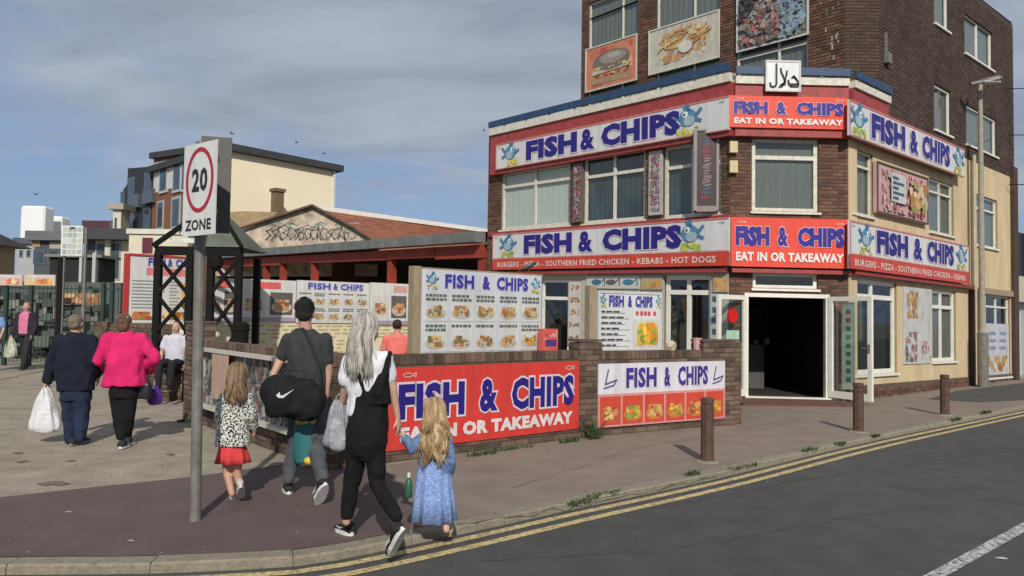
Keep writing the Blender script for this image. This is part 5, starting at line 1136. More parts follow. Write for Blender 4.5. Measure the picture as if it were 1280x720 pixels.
# fence with green posts, banners on it, litter wall
YF = 21.9
a = at(-40, 395, YF); c = at(205, 395, YF); FF = Fr((a.x, a.y, 0), (c.x-a.x, c.y-a.y)); GRN = mat('dark_green_fence_paint', (.012, .035, .028), .6, .3, 6)
t = thing('green_fence', FF.pt(3, 0), 'dark green railing fence behind the walking couple', 'fence')
ft = FF.uv(60, 357)[1]
for px in (-25, 7, 38, 72, 128, 139, 190): b = MB(); u = FF.uv(px, 400)[0]; b.box(FF, u-.05, u+.05, 0, ft+.1, -.05, .05); b.build('post', GRN, t)
for v in (.25, ft-.1, ft*.55): b = MB(); b.box(FF, 0, (c-a).length, v, v+.04, -.02, .02); b.build('rail', GRN, t)
u = .1
while u < (c-a).length-.1: b = MB(); b.box(FF, u-.006, u+.006, .1, ft, -.006, .006); b.build('railing', GRN, t); u += .115
for lab, x0, x1, col in (('pink and orange banner on the fence top at the left edge', 0, 28, (.62, .45, .42)), ('white and orange banner on the fence top beside the black pole', 31, 69, (.66, .5, .3))):
    r = FF.rect(x0, 343, x1, 357, .09); t2 = sign(lab, FF, r, .06, .10, col, 'banner', name='banner'); b = MB(); b.quad(FF, r[0]+.02, r[1]-.02, r[3]-.1, r[3]-.02, .104, (.6, .55, .6)); blobs(b, FF, r[0]+.25*(r[1]-r[0]), r[1]-.1, r[2]+.04, r[3]-.12, .106, [(.75, .35, .1), (.7, .5, .3), (.72, .2, .08)], 26, .09, int(x1)); b.build('print', PRINT, t2)
r = FF.rect(80, 366, 126, 381, -.9); t2 = sign('orange brown food picture board behind the fence', FF, r, -.93, -.90, (.3, .2, .12), 'banner', name='banner'); b = MB(); blobs(b, FF, r[0]+.05, r[1]-.05, r[2]+.03, r[3]-.03, -.895, [(.5, .25, .12), (.35, .15, .08), (.6, .35, .2), (.2, .13, .1)], 60, .12, 4); b.build('print', PRINT, t2)
# cluttered stall behind the fence
a = at(-60, 395, 25); c = at(150, 395, 25); FK = Fr((a.x, a.y, 0), (c.x-a.x, c.y-a.y)); t = thing('seaside_stall', FK.pt(3, 0), 'cluttered grey green stall front seen through the green fence', 'stall')
b = MB(); W = (c-a).length; z_ = FK.uv(60, 352)[1]; b.box(FK, 0, W, 0, z_, -2, 0, (.10, .115, .10)); b.build('stall_front', PRINTD, t)
b = MB(); R = random.Random(9)
for k in range(150):
    u = R.uniform(.2, W-.7); v = R.uniform(.2, z_-.45); w_ = R.uniform(.12, .5); h = R.uniform(.08, .4); b.box(FK, u, u+w_, v, v+h, .0, R.uniform(.05, .4), R.choice([(.07, .08, .07), (.2, .21, .18), (.12, .14, .12), (.3, .22, .15), (.10, .13, .12), (.24, .24, .2), (.05, .055, .05)]))
b.build('stacked_goods', PRINTD, t, kind='stuff')
# low walls at the left
a = at(118, 395, 20.5); c = at(205, 395, 18.0); 
fW, LW, tw = yard_wall('distant weathered brick wall behind the woman in pink', Vector((a.x, a.y, 0)), Vector((c.x, c.y, 0)), 1.33, 60)
a = ground(186, 502); c = ground(226, 500)
fW2, LW2, tw2 = yard_wall('low brick planter wall that the person in white sits on', a, c, .66, 120, thick=.45)
# white info sign on two posts
g = ground(74, 476); Yi = g.y
t = thing('info_sign', at(88, 395, Yi)-Vector((0, 0, at(88, 395, Yi).z)), 'white information sign with small grey panels on two posts', 'sign')
FI = Fr((at(60, 395, Yi).x, Yi, 0), (1, 0)); 
for px, w_, mt_, nm in ((73, .055, BLACKM, 'black_post'), (103, .025, METAL, 'thin_post'), (76.5, .02, METAL, 'thin_post')):
    u = FI.uv(px, 400)[0]; b = MB(); b.box(FI, u-w_, u+w_, 0, FI.uv(px, 284 if w_ < .05 else 322)[1], -.03-w_, -.03+w_); b.build(nm, mt_, t)
r = FI.rect(78, 282, 103.5, 320); b = MB(); b.box(FI, r[0], r[1], r[2], r[3], 0, .03, (.66, .68, .66)); b.build('board', PRINT, t)
b = MB(); R = random.Random(3); W = r[1]-r[0]; H = r[3]-r[2]
for i in range(4):
    for j in range(5): b.quad(FI, r[0]+W*(.08+.23*i), r[0]+W*(.26+.23*i), r[2]+H*(.06+.185*j), r[2]+H*(.20+.185*j), .033, R.choice([(.5, .52, .45), (.35, .4, .36), (.6, .62, .6), (.45, .5, .42)]))
b.quad(FI, r[0]+W*.4, r[0]+W*.62, r[3]-H*.12, r[3]-H*.05, .035, (.05, .06, .05)); b.build('panels', PRINT, t)
# black lattice pavilion with pitched green roof
YP = 13.9
def lp(px, py, dy=0): return at(px, py, YP+dy)
g0 = lp(245, 395); t = thing('lattice_pavilion', (g0.x, YP, 0), 'small black lattice pavilion with dark green pitched roof behind the speed sign', 'pavilion')
ztop = lp(245, 316).z
cols_ = {}
for px, dy in ((196, 0), (236, .0), (262, .0), (297, 0), (200, 1.3), (290, 1.3)):
    p = lp(px, 395, 0); b = MB(); b.wbox(p.x-.06, p.x+.06, YP+dy-.06, YP+dy+.06, 0, ztop); b.build('upright', BLACKM, t)
def xp(px): return lp(px, 395).x
for (a, c) in ((196, 236), (262, 297)):
    xa, xc = xp(a), xp(c); nz = 3; z0 = .55; hz_ = (ztop-.1-z0)/nz
    for i in range(nz):
        for s in (0, 1): 
            p = Vector((xa if s else xc, YP-.02-.03*s, z0+i*hz_)); q = Vector((xc if s else xa, YP-.02-.03*s, z0+(i+1)*hz_)); b = MB(); b.bar(p, q, .06, .05, up=(0, 1, 0)); b.build('lattice_bar', BLACKM, t)
for z_, h in ((ztop-.05, .16), (.5, .07)): b = MB(); b.wbox(xp(193), xp(300), YP-.07, YP+.07, z_, z_+h); b.build('cross_beam', BLACKM, t)
ap = lp(252, 247).z; xm = xp(250); zr0 = ztop+.11
b = MB(); ea_, eb_ = xp(192), xp(302)
b.poly([(xm-.05, YP+.65, ap), (eb_, YP-.1, zr0), (eb_, YP+1.4, zr0)]); b.poly([(xm-.05, YP+.65, ap), (xm+.1, YP-.1, zr0), (eb_, YP-.1, zr0)]); b.poly([(xm-.05, YP+.65, ap), (eb_, YP+1.4, zr0), (ea_, YP+1.4, zr0)])
b.build('roof_slope', mat('dark_green_slates', (.10, .115, .085), .9, .25, 4, .3, 20), t)
b = MB(); b.bar((ea_, YP-.1, zr0), (xm-.05, YP+.65, ap), .09, .09); b.bar((eb_, YP-.1, zr0), (xm-.05, YP+.65, ap), .06, .06); b.build('hip_bar', BLACKM, t)
for k in range(3): b = MB(); z_ = zr0+.08+k*.17; b.wbox(xp(207+k*7), xp(240), YP+.1+k*.12, YP+.14+k*.12, z_, z_+.09); b.build('louvre_slat', mat('white_slat', (.6, .6, .56), .6), t)
b = MB(); c = lp(270, 328); b.ell(c, (.13, .13, .17)); b.tube([c+Vector((0, 0, .15)), (c.x, c.y, ztop)], .02, 6); b.build('hanging_lantern', BLACKM, t)
c = lp(300, 420, -.3); t = thing('black_bin_lid', c, 'small black lid shape on the wall corner beside the lattice', 'bin'); b = MB(); b.loft([[Vector((c.x+.17*q*math.cos(k*.5236), c.y+.17*q*math.sin(k*.5236), z_)) for k in range(12)] for z_, q in ((.0, .8), (1.3, .9), (1.32, 1.0), (1.42, .95), (1.47, .6))]); b.build('body', BLACKM, t)
# neighbour on the right edge
NB = Fr(FR.pt(RE+.15, 0, -.3), dR); t = thing('neighbour_building', NB.pt(2, 0), 'cream and black glazed neighbour at the right edge beyond the chip shop', 'building')
z1_ = NB.uv(1274, 345)[1]; z2_ = NB.uv(1274, 289)[1]; z0_ = NB.uv(1274, 377)[1]
b = MB(); b.box(NB, 0, 9, 0, z0_, -4, -.3, (.42, .43, .42)); b.box(NB, 0, 9, z0_, z1_, -4, 0, (.55, .50, .38)); b.build('wall', PRINT, t)
b = MB(); b.box(NB, 0, 9, z1_, z2_, -4, -.1, (.02, .022, .025)); b.build('dark_glazing', PRINT, t)
for k in range(5): b = MB(); b.box(NB, k*1.1, k*1.1+.08, z1_, z2_+.05, -.1, .0); b.build('mullion', BLACKM, t)
b = MB(); b.box(NB, .1, 2.2, 0, z0_-.35, -.3, -.22, (.55, .56, .55)); b.build('door_panel', PRINT, t)
# overhead wires
for k, (y0, y1, lab) in enumerate(((111, 107, 'top one of three thin wires leaving the right end of the building'), (169, 165, 'middle one of three thin wires leaving the right end of the building'), (231, 227, 'lowest of three thin wires leaving the right end of the building'))):
    p = at(1261, y0, 21.7); q = at(1420, y1-8, 21.7); t = thing('overhead_wire', p, lab, 'wire', 'wires at the right edge'); b = MB(); b.tube([p, p.lerp(q, .3)-Vector((0, 0, .06)), p.lerp(q, .7)-Vector((0, 0, .05)), q], .014, 5); b.build('cable', BLACKM, t)
q = at(1420, 160, 21.7); t = thing('utility_pole', (q.x, q.y, 0), 'timber pole carrying the three wires just beyond the right edge', 'pole'); b = MB(); b.tube([(q.x, q.y, 0), (q.x, q.y, 9)], .12, 10); b.build('pole', WOOD, t)
# ================================================================== PLANTS, LITTER, BIRDS
WEED = mat('weed_green', (.055, .085, .025), .8, .45, 30)
def weed(px, py, w_, h, label, dry=False, n=60):
    g = ground(px, py) if not isinstance(px, Vector) else px; t = MB(); R = random.Random(int(g.x*100+g.y*10)); d = (kc[60]-kc[50]).normalized()
    for i in range(n):
        c = g+d*R.uniform(-w_, w_)+Vector((R.uniform(-.03, .03), R.uniform(-.03, .03), -.01)); a = R.uniform(0, 6.28); L = h*R.uniform(.4, 1); tip = c+Vector((math.cos(a)*L*.7, math.sin(a)*L*.7, L)); s = Vector((-math.sin(a), math.cos(a), 0))*R.uniform(.004, .012); m_ = c.lerp(tip, .6)+Vector((0, 0, L*.1))
        t.poly([c-s*.6, c+s*.6, m_+s, m_-s]); t.poly([m_-s, m_+s, tip])
    o = t.build('weed_clump', WEED); tag(o, label, 'weed', 'weeds along kerb and wall feet')
for px, py, w_, h, lab in ((865, 594, .10, .07, 'small weed clump on the kerb in front of the nearest bollard'), (755, 619, .22, .05, 'low spreading weeds on the kerb left of the nearest bollard'), (725, 627, .14, .04, 'thin weeds at the left end of the kerb growth'), (1012, 563, .16, .06, 'weed clump on the kerb left of the middle bollard'), (1050, 555, .12, .05, 'weeds on the kerb just left of the middle bollard'), (1095, 545, .12, .05, 'weeds on the kerb right of the middle bollard'),
        (1195, 525, .2, .07, 'weeds on the kerb beside the furthest bollard'), (1232, 517, .2, .08, 'bushy weeds on the kerb right of the furthest bollard'), (743, 549, .10, .30, 'leafy green weed at the foot of the wall pier between the banners'), (712, 553, .16, .09, 'weeds under the right end of the large red banner'), (640, 562, .35, .07, 'low weeds along the wall foot under the large red banner'), (602, 569, .2, .10, 'weeds at wall foot beside the small girl'), (452, 585, .15, .12, 'green weeds at the wall foot behind the woman'),
        (905, 527, .14, .08, 'weeds at the foot of the end pier by the door'), (1128, 487, .2, .05, 'thin weeds at the foot of the cream wall'), (930, 583, .3, .03, 'sparse dry weeds on the kerb between first two bollards'), (232, 527, .1, .06, 'weeds at the foot of the left wall end')):
    weed(px, py, w_, h, lab, n=70 if w_ < .3 else 110)
R = random.Random(21); b = MB()
for i in range(420):    # grit and fallen bits in the gutter and on the paving
    if i < 190: k = R.randrange(20, len(kc)-60); p = offset(kc[k-1:k+2], R.uniform(.12, .26))[1]; z = .004
    elif i < 260: p = ground(R.uniform(0, 460), R.uniform(590, 690)); z = .006
    else: p = ground(R.uniform(0, 1250), R.uniform(500, 620)); z = .003
    s = R.uniform(.003, .009); c = Vector((p.x, p.y, z+s*.3)); b.ell(c, (s*R.uniform(.8, 1.6), s, s*.5), 5, 3, R.choice([(.26, .23, .18), (.12, .1, .08), (.17, .14, .10), (.3, .27, .22)]))
o = b.build('grit', PRINTD, kind='stuff'); o['label'] = 'scattered grit and small litter on kerb and paving'
for px, py, s, lab in ((85, 640, .03, 'small white litter scrap on the red tarmac, left'), (163, 676, .025, 'tiny white litter scrap on the red tarmac near the kerb'), (1252, 698, .05, 'white paint fleck on the road beside the centre line')):
    g = ground(px, py, 0.006 if py < 690 else ROADZ+.003); b = MB(); b.poly([g+Vector((s*math.cos(a), s*.6*math.sin(a), .003*(a % 2))) for a in (0, 1.1, 2.3, 3.4, 5)], (.62, .6, .56)); o = b.build('litter_scrap', PRINT); tag(o, lab, 'litter')
def bird(px, py, Y, s, label, perched=False):
    c = at(px, py, Y); t = thing('pigeon' if perched else 'gull', c, label, 'bird', None if perched else 'gulls in the sky'); col = (.05, .05, .055) if perched else (.10, .10, .11)
    b = MB(); b.ell(c, (s, s*.45, s*.42), 10, 7, col, rot=Matrix.Rotation(-.5 if perched else 0, 3, 'Y')); b.ell(c+Vector((s*.95, 0, s*.55 if perched else .1*s)), (s*.32, s*.28, s*.3), 8, 6, col); b.build('body', PRINT, t, smooth=True)
    b = MB(); h = c+Vector((s*1.2, 0, s*.52 if perched else .1*s)); b.loft([[h+Vector((0, .05*s, 0)), h+Vector((0, -.05*s, 0)), h+Vector((0, 0, .08*s))], [h+Vector((.25*s, .01*s, -.03*s)), h+Vector((.25*s, -.01*s, -.03*s)), h+Vector((.25*s, 0, 0))]], (.3, .25, .15)); b.build('beak', PRINT, t)
    for k in (-1, 1):
        b = MB()
        if perched: b.ell(c+Vector((-.1*s, k*.4*s, .05*s)), (s*.9, s*.12, s*.3), 8, 5, (.08, .08, .09), rot=Matrix.Rotation(-.5, 3, 'Y'))
        else: b.hexa([c+Vector(p)*s for p in ((-.3, 0, 0), (.3, 0, 0), (.3, 0, .05), (-.3, 0, .05), (-.5, k*2.2, .9), (-.2, k*2.2, .9), (-.2, k*2.2, .95), (-.5, k*2.2, .95))], col)
        b.build('wing', PRINT, t)
    if perched:
        for k in (-1, 1): b = MB(); b.tube([c+Vector((0, k*.15*s, -.3*s)), c+Vector((0.05*s, k*.15*s, -.85*s))], .05*s, 5, (.3, .1, .08)); b.build('leg', PRINT, t)
    b = MB(); b.hexa([c+Vector(p)*s for p in ((-.7, -.2, -.25), (-.7, .2, -.25), (-.7, .2, -.1), (-.7, -.2, -.1), (-1.7, -.25, -.85 if perched else 0), (-1.7, .25, -.85 if perched else 0), (-1.7, .25, -.78 if perched else .08), (-1.7, -.25, -.78 if perched else .08))], col); b.build('tail', PRINT, t)
bird(661, 333, fM.pt(fM.uv(661, 340)[0], 0).y-.02, .085, 'dark pigeon perched on the top edge of the tall menu board', True)
bird(45, 243, 60, .13, 'lone gull low on the left of the sky'); bird(290, 167, 55, .13, 'gull just right of the speed sign top'); bird(371, 178, 55, .11, 'small gull above the apartment roof'); bird(405, 192, 60, .12, 'rightmost gull, above the right end of the apartment roof')
# ================================================================== PEOPLE
CLOTH = {}
def cloth(name, col, var=.12, scale=9, bump=.35, bscale=11, rough=.95, **k): return mat(name, col, rough, var, scale, bump, bscale, spec=.2, **k)
SKIN = mat('skin', (.46, .265, .185), .55, .10, 9, .1, 60); SKINP = mat('pale_skin', (.52, .32, .24), .55, .10, 9, .1, 60)
HAIR = mat('hair_strands', kind='print', var=.25, scale=22, rough=.5)
WHITEM = mat('white_rubber', (.66, .65, .62), .5, .1, 20); BLKM = mat('black_canvas', (.012, .012, .013), .8, .2, 20, .2, 80)
def melt(name, mb, mt, parent, voxel=.008, smooth=4, disp=0.0, dfreq=7.0, seed=0, stretch=(1, 1, .6)):
    """fuse overlapping pieces into one continuous surface"""
    me = bpy.data.meshes.new(name); me.from_pydata(mb.v, [], mb.f); ob = bpy.data.objects.new(name, me)
    r = ob.modifiers.new('r', 'REMESH'); r.mode = 'VOXEL'; r.voxel_size = voxel; r.use_smooth_shade = True
    if smooth: s = ob.modifiers.new('s', 'SMOOTH'); s.iterations = smooth; s.factor = .5
    out = evaluated_mesh(ob); bpy.data.meshes.remove(me)
    out.name = name; out.materials.clear(); out.materials.append(mt)
    if disp:
        off = Vector((seed*3.1, seed*1.7, 0))
        nr = [v.normal.copy() for v in out.vertices]
        for v, nn in zip(out.vertices, nr):
            q = Vector((v.co.x*stretch[0], v.co.y*stretch[1], v.co.z*stretch[2]))*dfreq+off
            v.co += nn*disp*(abs(noise.noise(q))*1.6-.4+.4*noise.noise(q*2.3))
    o = bpy.data.objects.new(name, out); COL.objects.link(o); o.parent = parent; return o
def limb(mb, pts, rads, n=12):
    pts = [Vector(p) for p in pts]; P = []; Rr = []
    for i in range(len(pts)-1):
        k = 4
        for j in range(k): P.append(pts[i].lerp(pts[i+1], j/k)); Rr.append(rads[i]+(rads[i+1]-rads[i])*j/k)
    P.append(pts[-1]); Rr.append(rads[-1])
    mb.tube(P, Rr, n)
    for p, r in zip(pts, rads): mb.ell(p, (r, r, r), 10, 8)
def ring(c, rx, ry, n=20, yaw=0.0, pw=1.0, lean=0.0):
    out = []
    for j in range(n):
        a = 2*math.pi*j/n; x = math.copysign(abs(math.cos(a))**pw, math.cos(a))*rx; y = math.copysign(abs(math.sin(a))**pw, math.sin(a))*ry
        out.append(Vector(c)+Vector((x*math.cos(yaw)-y*math.sin(yaw), x*math.sin(yaw)+y*math.cos(yaw), lean*y)))
    return out
def trunk(mb, rows, yaw=0.0, pw=.85):
    """rows: (centre, rx, ry)"""
    mb.loft([ring(c, rx, ry, 24, yaw, pw) for c, rx, ry in rows])
def head(mb, c, s=1.0, yaw=0.0, tilt=0.0, face=True):
    R = Matrix.Rotation(yaw, 3, 'Z') @ Matrix.Rotation(tilt, 3, 'X'); c = Vector(c); T = lambda x, y, z: c+R @ Vector((x*s, y*s, z*s))
    mb.ell(T(0, -.008, .025), (.077*s, .095*s, .09*s), 20, 14, rot=R); mb.ell(T(0, .025, -.045), (.058*s, .062*s, .075*s), 16, 12, rot=R); mb.ell(T(0, .055, -.095), (.026*s, .024*s, .022*s), 10, 8, rot=R)
    mb.ell(T(0, .097, -.025), (.014*s, .024*s, .024*s), 10, 8, rot=R); mb.ell(T(0, .083, .018), (.045*s, .014*s, .012*s), 12, 6, rot=R); mb.ell(T(0, .082, -.065), (.024*s, .012*s, .010*s), 10, 6, rot=R)
    for k in (-1, 1): mb.ell(T(k*.079, -.004, -.015), (.012*s, .022*s, .033*s), 10, 8, rot=R); mb.ell(T(k*.04, .055, -.03), (.03*s, .03*s, .03*s), 10, 8, rot=R)
    return R, T
def eyes(parent, T, s, R):
    b = MB()
    for k in (-1, 1): b.ell(T(k*.03, .079, .0), (.013*s, .011*s, .008*s), 10, 6, (.75, .72, .68), rot=R); b.ell(T(k*.03, .0885, .0), (.006*s, .004*s, .006*s), 8, 5, (.05, .03, .02), rot=R)
    b.build('eyes', PRINT, parent, smooth=True, local=True)
    b = MB(); b.ell(T(0, .0925, -.066), (.020*s, .004*s, .006*s), 10, 5, (.35, .11, .09), rot=R); b.build('lips', PRINT, parent, smooth=True, local=True)
def hand(mb, w, d, side=1, s=1.0, curl=.6, palm=(0, 0, 0)):
    """w wrist, d direction of the fingers, palm normal; five separate fingers"""
    w = Vector(w); d = Vector(d).normalized(); nrm = Vector(palm)
    if nrm.length < .1: nrm = Vector((-side, 0, 0))
    nrm = (nrm-d*nrm.dot(d)).normalized(); e = d.cross(nrm).normalized()
    Rm = Matrix((e, nrm, d)).transposed()
    mb.ell(w+d*.045*s, (.040*s, .016*s, .052*s), 12, 8, rot=Rm); mb.ell(w, (.026*s, .02*s, .03*s), 10, 8, rot=Rm)
    for j, L in enumerate((.066, .075, .070, .055)):
        p = w+d*.085*s+e*((j-1.5)*.0205*s); a = curl*(.5+.12*j); P = [p-d*.02*s, p]; dirv = d.copy()
        for k, f in enumerate((.45, .32, .23)):
            a2 = a*(.5+.35*k); dirv = (dirv*math.cos(a2)+nrm*math.sin(a2)).normalized(); nr2 = nrm; P.append(P[-1]+dirv*L*f*s)
        limb(mb, P, [.0095*s, .0095*s, .0088*s, .008*s, .0068*s], 8)
    q = w+d*.025*s-e*.030*s*1; t1 = (d*.7-e*.65+nrm*.35).normalized(); t2 = (d*.85-e*.25+nrm*.5).normalized(); limb(mb, [q, q+t1*.032*s, q+t1*.032*s+t2*.030*s], [.012*s, .0105*s, .008*s], 8)
def shoe(parent, heel, toe, up, s=1.0, upper=BLKM, sole=WHITEM, stripe=None, width=.048, name='shoe'):
    """heel and toe are sole points, up roughly the ankle direction"""
    heel = Vector(heel); toe = Vector(toe); d = (toe-heel); L = d.length; d.normalize(); e = d.cross(Vector(up)).normalized(); u = e.cross(d).normalized()
    def row(t, w_, z0, z1, n=14): 
        c = heel+d*L*t; return [c+e*math.cos(2*math.pi*k/n)*w_*s+u*(z0+(z1-z0)*(.5+.5*math.sin(2*math.pi*k/n))) for k in range(n)]
    b = MB(); b.loft([row(-.01, .028, .012, .05), row(.05, .042, .01, .085), row(.2, .044, .01, .10), row(.33, .043, .01, .092), (row(.5, .046, .01, .068)), row(.75, .050, .01, .05), row(.92, .042, .01, .042), row(1.0, .02, .012, .03)])
    o = b.build(name, upper, parent, smooth=True, local=True)
    n = 24; rr = []
    for z in (-.004, .024):
        rg = []
        for k in range(n):
            a = 2*math.pi*k/n; x = .5+.53*math.cos(a); w_ = (.050 if x > .5 else .044)*math.sin(a)*1.05*s; rg.append(heel+d*L*x+e*w_+u*z)
        rr.append(rg)
    b = MB(); b.loft(rr); b.build('sole', sole, o, local=True)
    if stripe:
        b = MB()
        for k in (-1, 1): c = [heel+d*L*t_+e*k*(w_*s)+u*z for t_, w_, z in ((.2, .046, .06), (.42, .046, .035), (.62, .05, .045), (.62, .052, .055), (.42, .047, .05))]; b.poly([p+e*k*.004 for p in c], (.7, .7, .68))
        b.build('side_stripe', PRINT, o, local=True)
    return o
def strands(parent, T, n, length, spread, cols, s=1.0, seed=1, curl=0.0, width=.006, back=1.0, name='hair', face=.72, flare=0.0):
    """locks that start on the crown, follow the scalp round and then hang, gathered in wisps; T is the head frame"""
    R = random.Random(seed); b = MB(); nc = max(8, n//9); cl = [(R.uniform(-1, 1)*math.pi*face, R.uniform(.05, 1.35), R.uniform(-1, 1)*spread, R.uniform(0, 6), R.uniform(0, 6), R.choice(cols), R.uniform(.78, 1.08)) for _ in range(nc)]
    for i in range(n):
        th0, ph0, ox, c1, c2, c, lf = cl[i % nc]; stray = R.random() < .12
        th = th0+R.gauss(0, .09); ph = ph0+R.gauss(0, .06); L = length*lf*R.uniform(.9, 1.05); ox2 = ox+R.gauss(0, .012)+(R.uniform(-.03, .03) if stray else 0); m_ = 16; P = []; up = R.uniform(1.0, 1.05)+(R.uniform(0, .06) if stray else 0)
        for k in range(m_):
            t = k/(m_-1); g = t*L; f = abs(ph)+g/.105
            pm = 1.62
            if f < pm: q = f; dn = 0
            else: q = pm; dn = (f-pm)*.105
            x = math.sin(th)*math.sin(q)*.088*up; y = -math.cos(th)*math.sin(q)*.103*up-.016; z = .034+math.cos(q)*.099*up-dn
            w = min(1, dn/.12); x = x*(1-.34*w*(1 if abs(th) > .9 else .4))+ox2*w*(dn/.5+.3)+flare*dn*math.sin(th); y = min(y, .03)-.030*back*math.sin(min(1, w)*1.6)
            if curl: a_ = dn*26; x += curl*math.sin(c1+a_)*w; y += curl*.7*math.cos(c2+a_)*w
            P.append(T(x, y, z))
        fq = R.uniform(.72, 1.2); wd = width*R.uniform(.6, 1.3); cc = tuple(min(1, q_*fq) for q_ in c)
        b.tube(P, [wd*.8]+[wd]*(m_-4)+[wd*.8, wd*.5, wd*.15], 4, cc)
    return b.build(name, HAIR, parent, smooth=True, local=True)
def carrier_bag(name, label, P, top, w_, h, mt, dpt=.12, seed=1, cat='carrier bag', ripple=.3, yaw=0, narrow=.25):
    """a hanging plastic bag: handles gathered at `top`, full at the bottom"""
    t = thing(name, P+Vector(top)-Vector((0, 0, h)), label, cat); R = random.Random(seed); b = MB(); n = 40; rows = 16; ph = [R.uniform(0, 6) for _ in range(8)]; rings = []
    c0 = P+Vector(top)
    for i in range(rows+1):
        t_ = i/rows; z = -h*t_; prof = narrow*.35+(1-narrow*.35)*(min(1, t_*1.35)**.8); prof *= (1 if t_ < .93 else 1-.5*(t_-.93)/.07); rg = []
        for k in range(n):
            a = 2*math.pi*k/n; f = 1+ripple*(1-t_*.6)*.35*(math.sin(a*7+ph[0]+t_*2)+.7*math.sin(a*11+ph[1]-t_*3))+ .06*math.sin(a*3+t_*9+ph[2]); rx = w_*.5*prof*f; ry = dpt*.5*(.4+.6*prof)*f
            rg.append(c0+Vector((rx*math.cos(a)*math.cos(yaw)-ry*math.sin(a)*math.sin(yaw), rx*math.cos(a)*math.sin(yaw)+ry*math.sin(a)*math.cos(yaw), z+.01*math.sin(a*2+ph[3])*t_)))
        rings.append(rg)
    b.loft(rings); b.build('bag', mt, t, smooth=True)
    b = MB()
    for k in (-1, 1): b.tube([c0+Vector((k*.02, 0, -h*.08)), c0+Vector((k*.022, 0, .02)), c0+Vector((0, 0, .045))], .006, 6)
    b.build('handle', mt, t); return t
class Per:
    def __init__(s, label, X, Y, cat='person'):
        s.Y = Y; s.X = X; s.root = thing('person', (X, Y, 0), label, cat); s.P = Vector((X, Y, 0))
    def J(s, px, py, dy=0.0): return at(px, py, s.Y+dy)-s.P
# ---------------------------------------------------------------- man with the sports bag
Y0 = 6.85; m_ = Per('man in dark grey t-shirt and grey trousers walking away with a black bag', at(384, 395, Y0).x, Y0); J = m_.J
hc = J(381, 391); nb = J(382, 411, -.0); sl = J(360, 425, .0); sr = J(406, 424, .0)
le, lh = J(351, 449, .03), J(340, 472, -.06); re, rh = J(410, 462, .03), J(407, 497, .02)
pv_ = J(384, 497, .02); lhp, rhp = J(374, 503, .02), J(396, 503, .02); lk_, lf_ = J(370, 556, .06), J(361, 601, .03); rk_, rf_ = J(395, 562, -.02), J(403, 600, -.38)
b = MB(); R_h, T_h = head(b, hc, 1.05, .12); limb(b, [hc-Vector((0, .01, .05)), nb], [.056, .06]); 
limb(b, [sl, le, lh], [.052, .045, .028]); limb(b, [sr, re, rh], [.052, .043, .028]); hand(b, lh, (lh-le), -1, 1.05, .9, (1, -.2, 0)); hand(b, rh, (rh-re), 1, 1.05, 1.1, (-1, 0, 0))
trunk(b, [(nb-Vector((0, 0, .04)), .10, .07), (J(383, 430), .16, .09), (J(383, 460), .15, .09), (pv_, .14, .09)]); limb(b, [lhp, lk_, lf_], [.085, .058, .038]); limb(b, [rhp, rk_, rf_], [.085, .058, .038])
body = melt('body', b, SKIN, m_.root, .0085, 4)
eyes(m_.root, T_h, 1.05, R_h)
b = MB(); b.ell(T_h(0, -.022, .040), (.088, .098, .092), 20, 14, rot=R_h); b.ell(T_h(0, -.05, -.01), (.078, .06, .065), 18, 12, rot=R_h); 
melt('hair', b, mat('short_black_hair', (.012, .010, .009), .75, .3, 40, .8, 120), m_.root, .007, 2, .004, 60)
b = MB(); R = random.Random(4)
for i in range(420):
    a = R.uniform(0, 6.28); ph = R.uniform(0, 1.7); dv_ = Vector((math.sin(a)*math.sin(ph), -abs(math.cos(a))*math.sin(ph) if ph > 1.1 else -math.cos(a)*math.sin(ph), math.cos(ph))); p = T_h(dv_.x*.086, dv_.y*.095-.022, .04+dv_.z*.09); q = T_h(dv_.x*.094+R.uniform(-.005, .005), dv_.y*.104-.022, .04+dv_.z*.10+R.uniform(-.004, .004)); b.tube([p, q], [.003, .001], 3, (.014, .011, .010))
b.build('hair_tufts', HAIR, m_.root, local=True)
TEE = cloth('charcoal_cotton', (.042, .045, .047)); b = MB()
trunk(b, [(nb+Vector((0, 0, -.005)), .075, .065), (nb-Vector((0, 0, .03)), .12, .085), (J(383, 424), .182, .105), (J(384, 440), .188, .116), (J(384, 465), .172, .113), (J(384, 490), .168, .112), (J(384, 503), .172, .115)])
limb(b, [sl+Vector((.02, 0, -.01)), sl, sl.lerp(le, .78)], [.068, .068, .062]); limb(b, [sr+Vector((-.02, 0, -.01)), sr, sr.lerp(re, .70)], [.068, .068, .062])
melt('t_shirt', b, TEE, m_.root, .009, 4, .016, 8, 1)
TRO = cloth('grey_marl_trousers', (.075, .080, .088), .2); b = MB()
trunk(b, [(J(384, 494), .160, .108), (pv_-Vector((0, 0, .03)), .168, .118), (pv_-Vector((0, 0, .12)), .150, .11)]); limb(b, [lhp, lk_, lf_+Vector((0, 0, .02))], [.100, .078, .055]); limb(b, [rhp, rk_, rf_+Vector((0, 0, .02))], [.100, .080, .055])
melt('trousers', b, TRO, m_.root, .009, 4, .013, 7, 2, (1, 1, 1.2))
g = ground(357, 618)-m_.P; shoe(m_.root, Vector((g.x+.04, g.y-.03, .012)), Vector((g.x-.06, g.y+.24, .004)), (0, 0, 1), 1.05, BLKM, WHITEM, True)
g = ground(396, 634)-m_.P; shoe(m_.root, rf_+Vector((.055, -.10, -.02)), Vector((g.x-.01, g.y+.06, .006)), (0.2, -.3, 1), 1.05, BLKM, WHITEM, True)
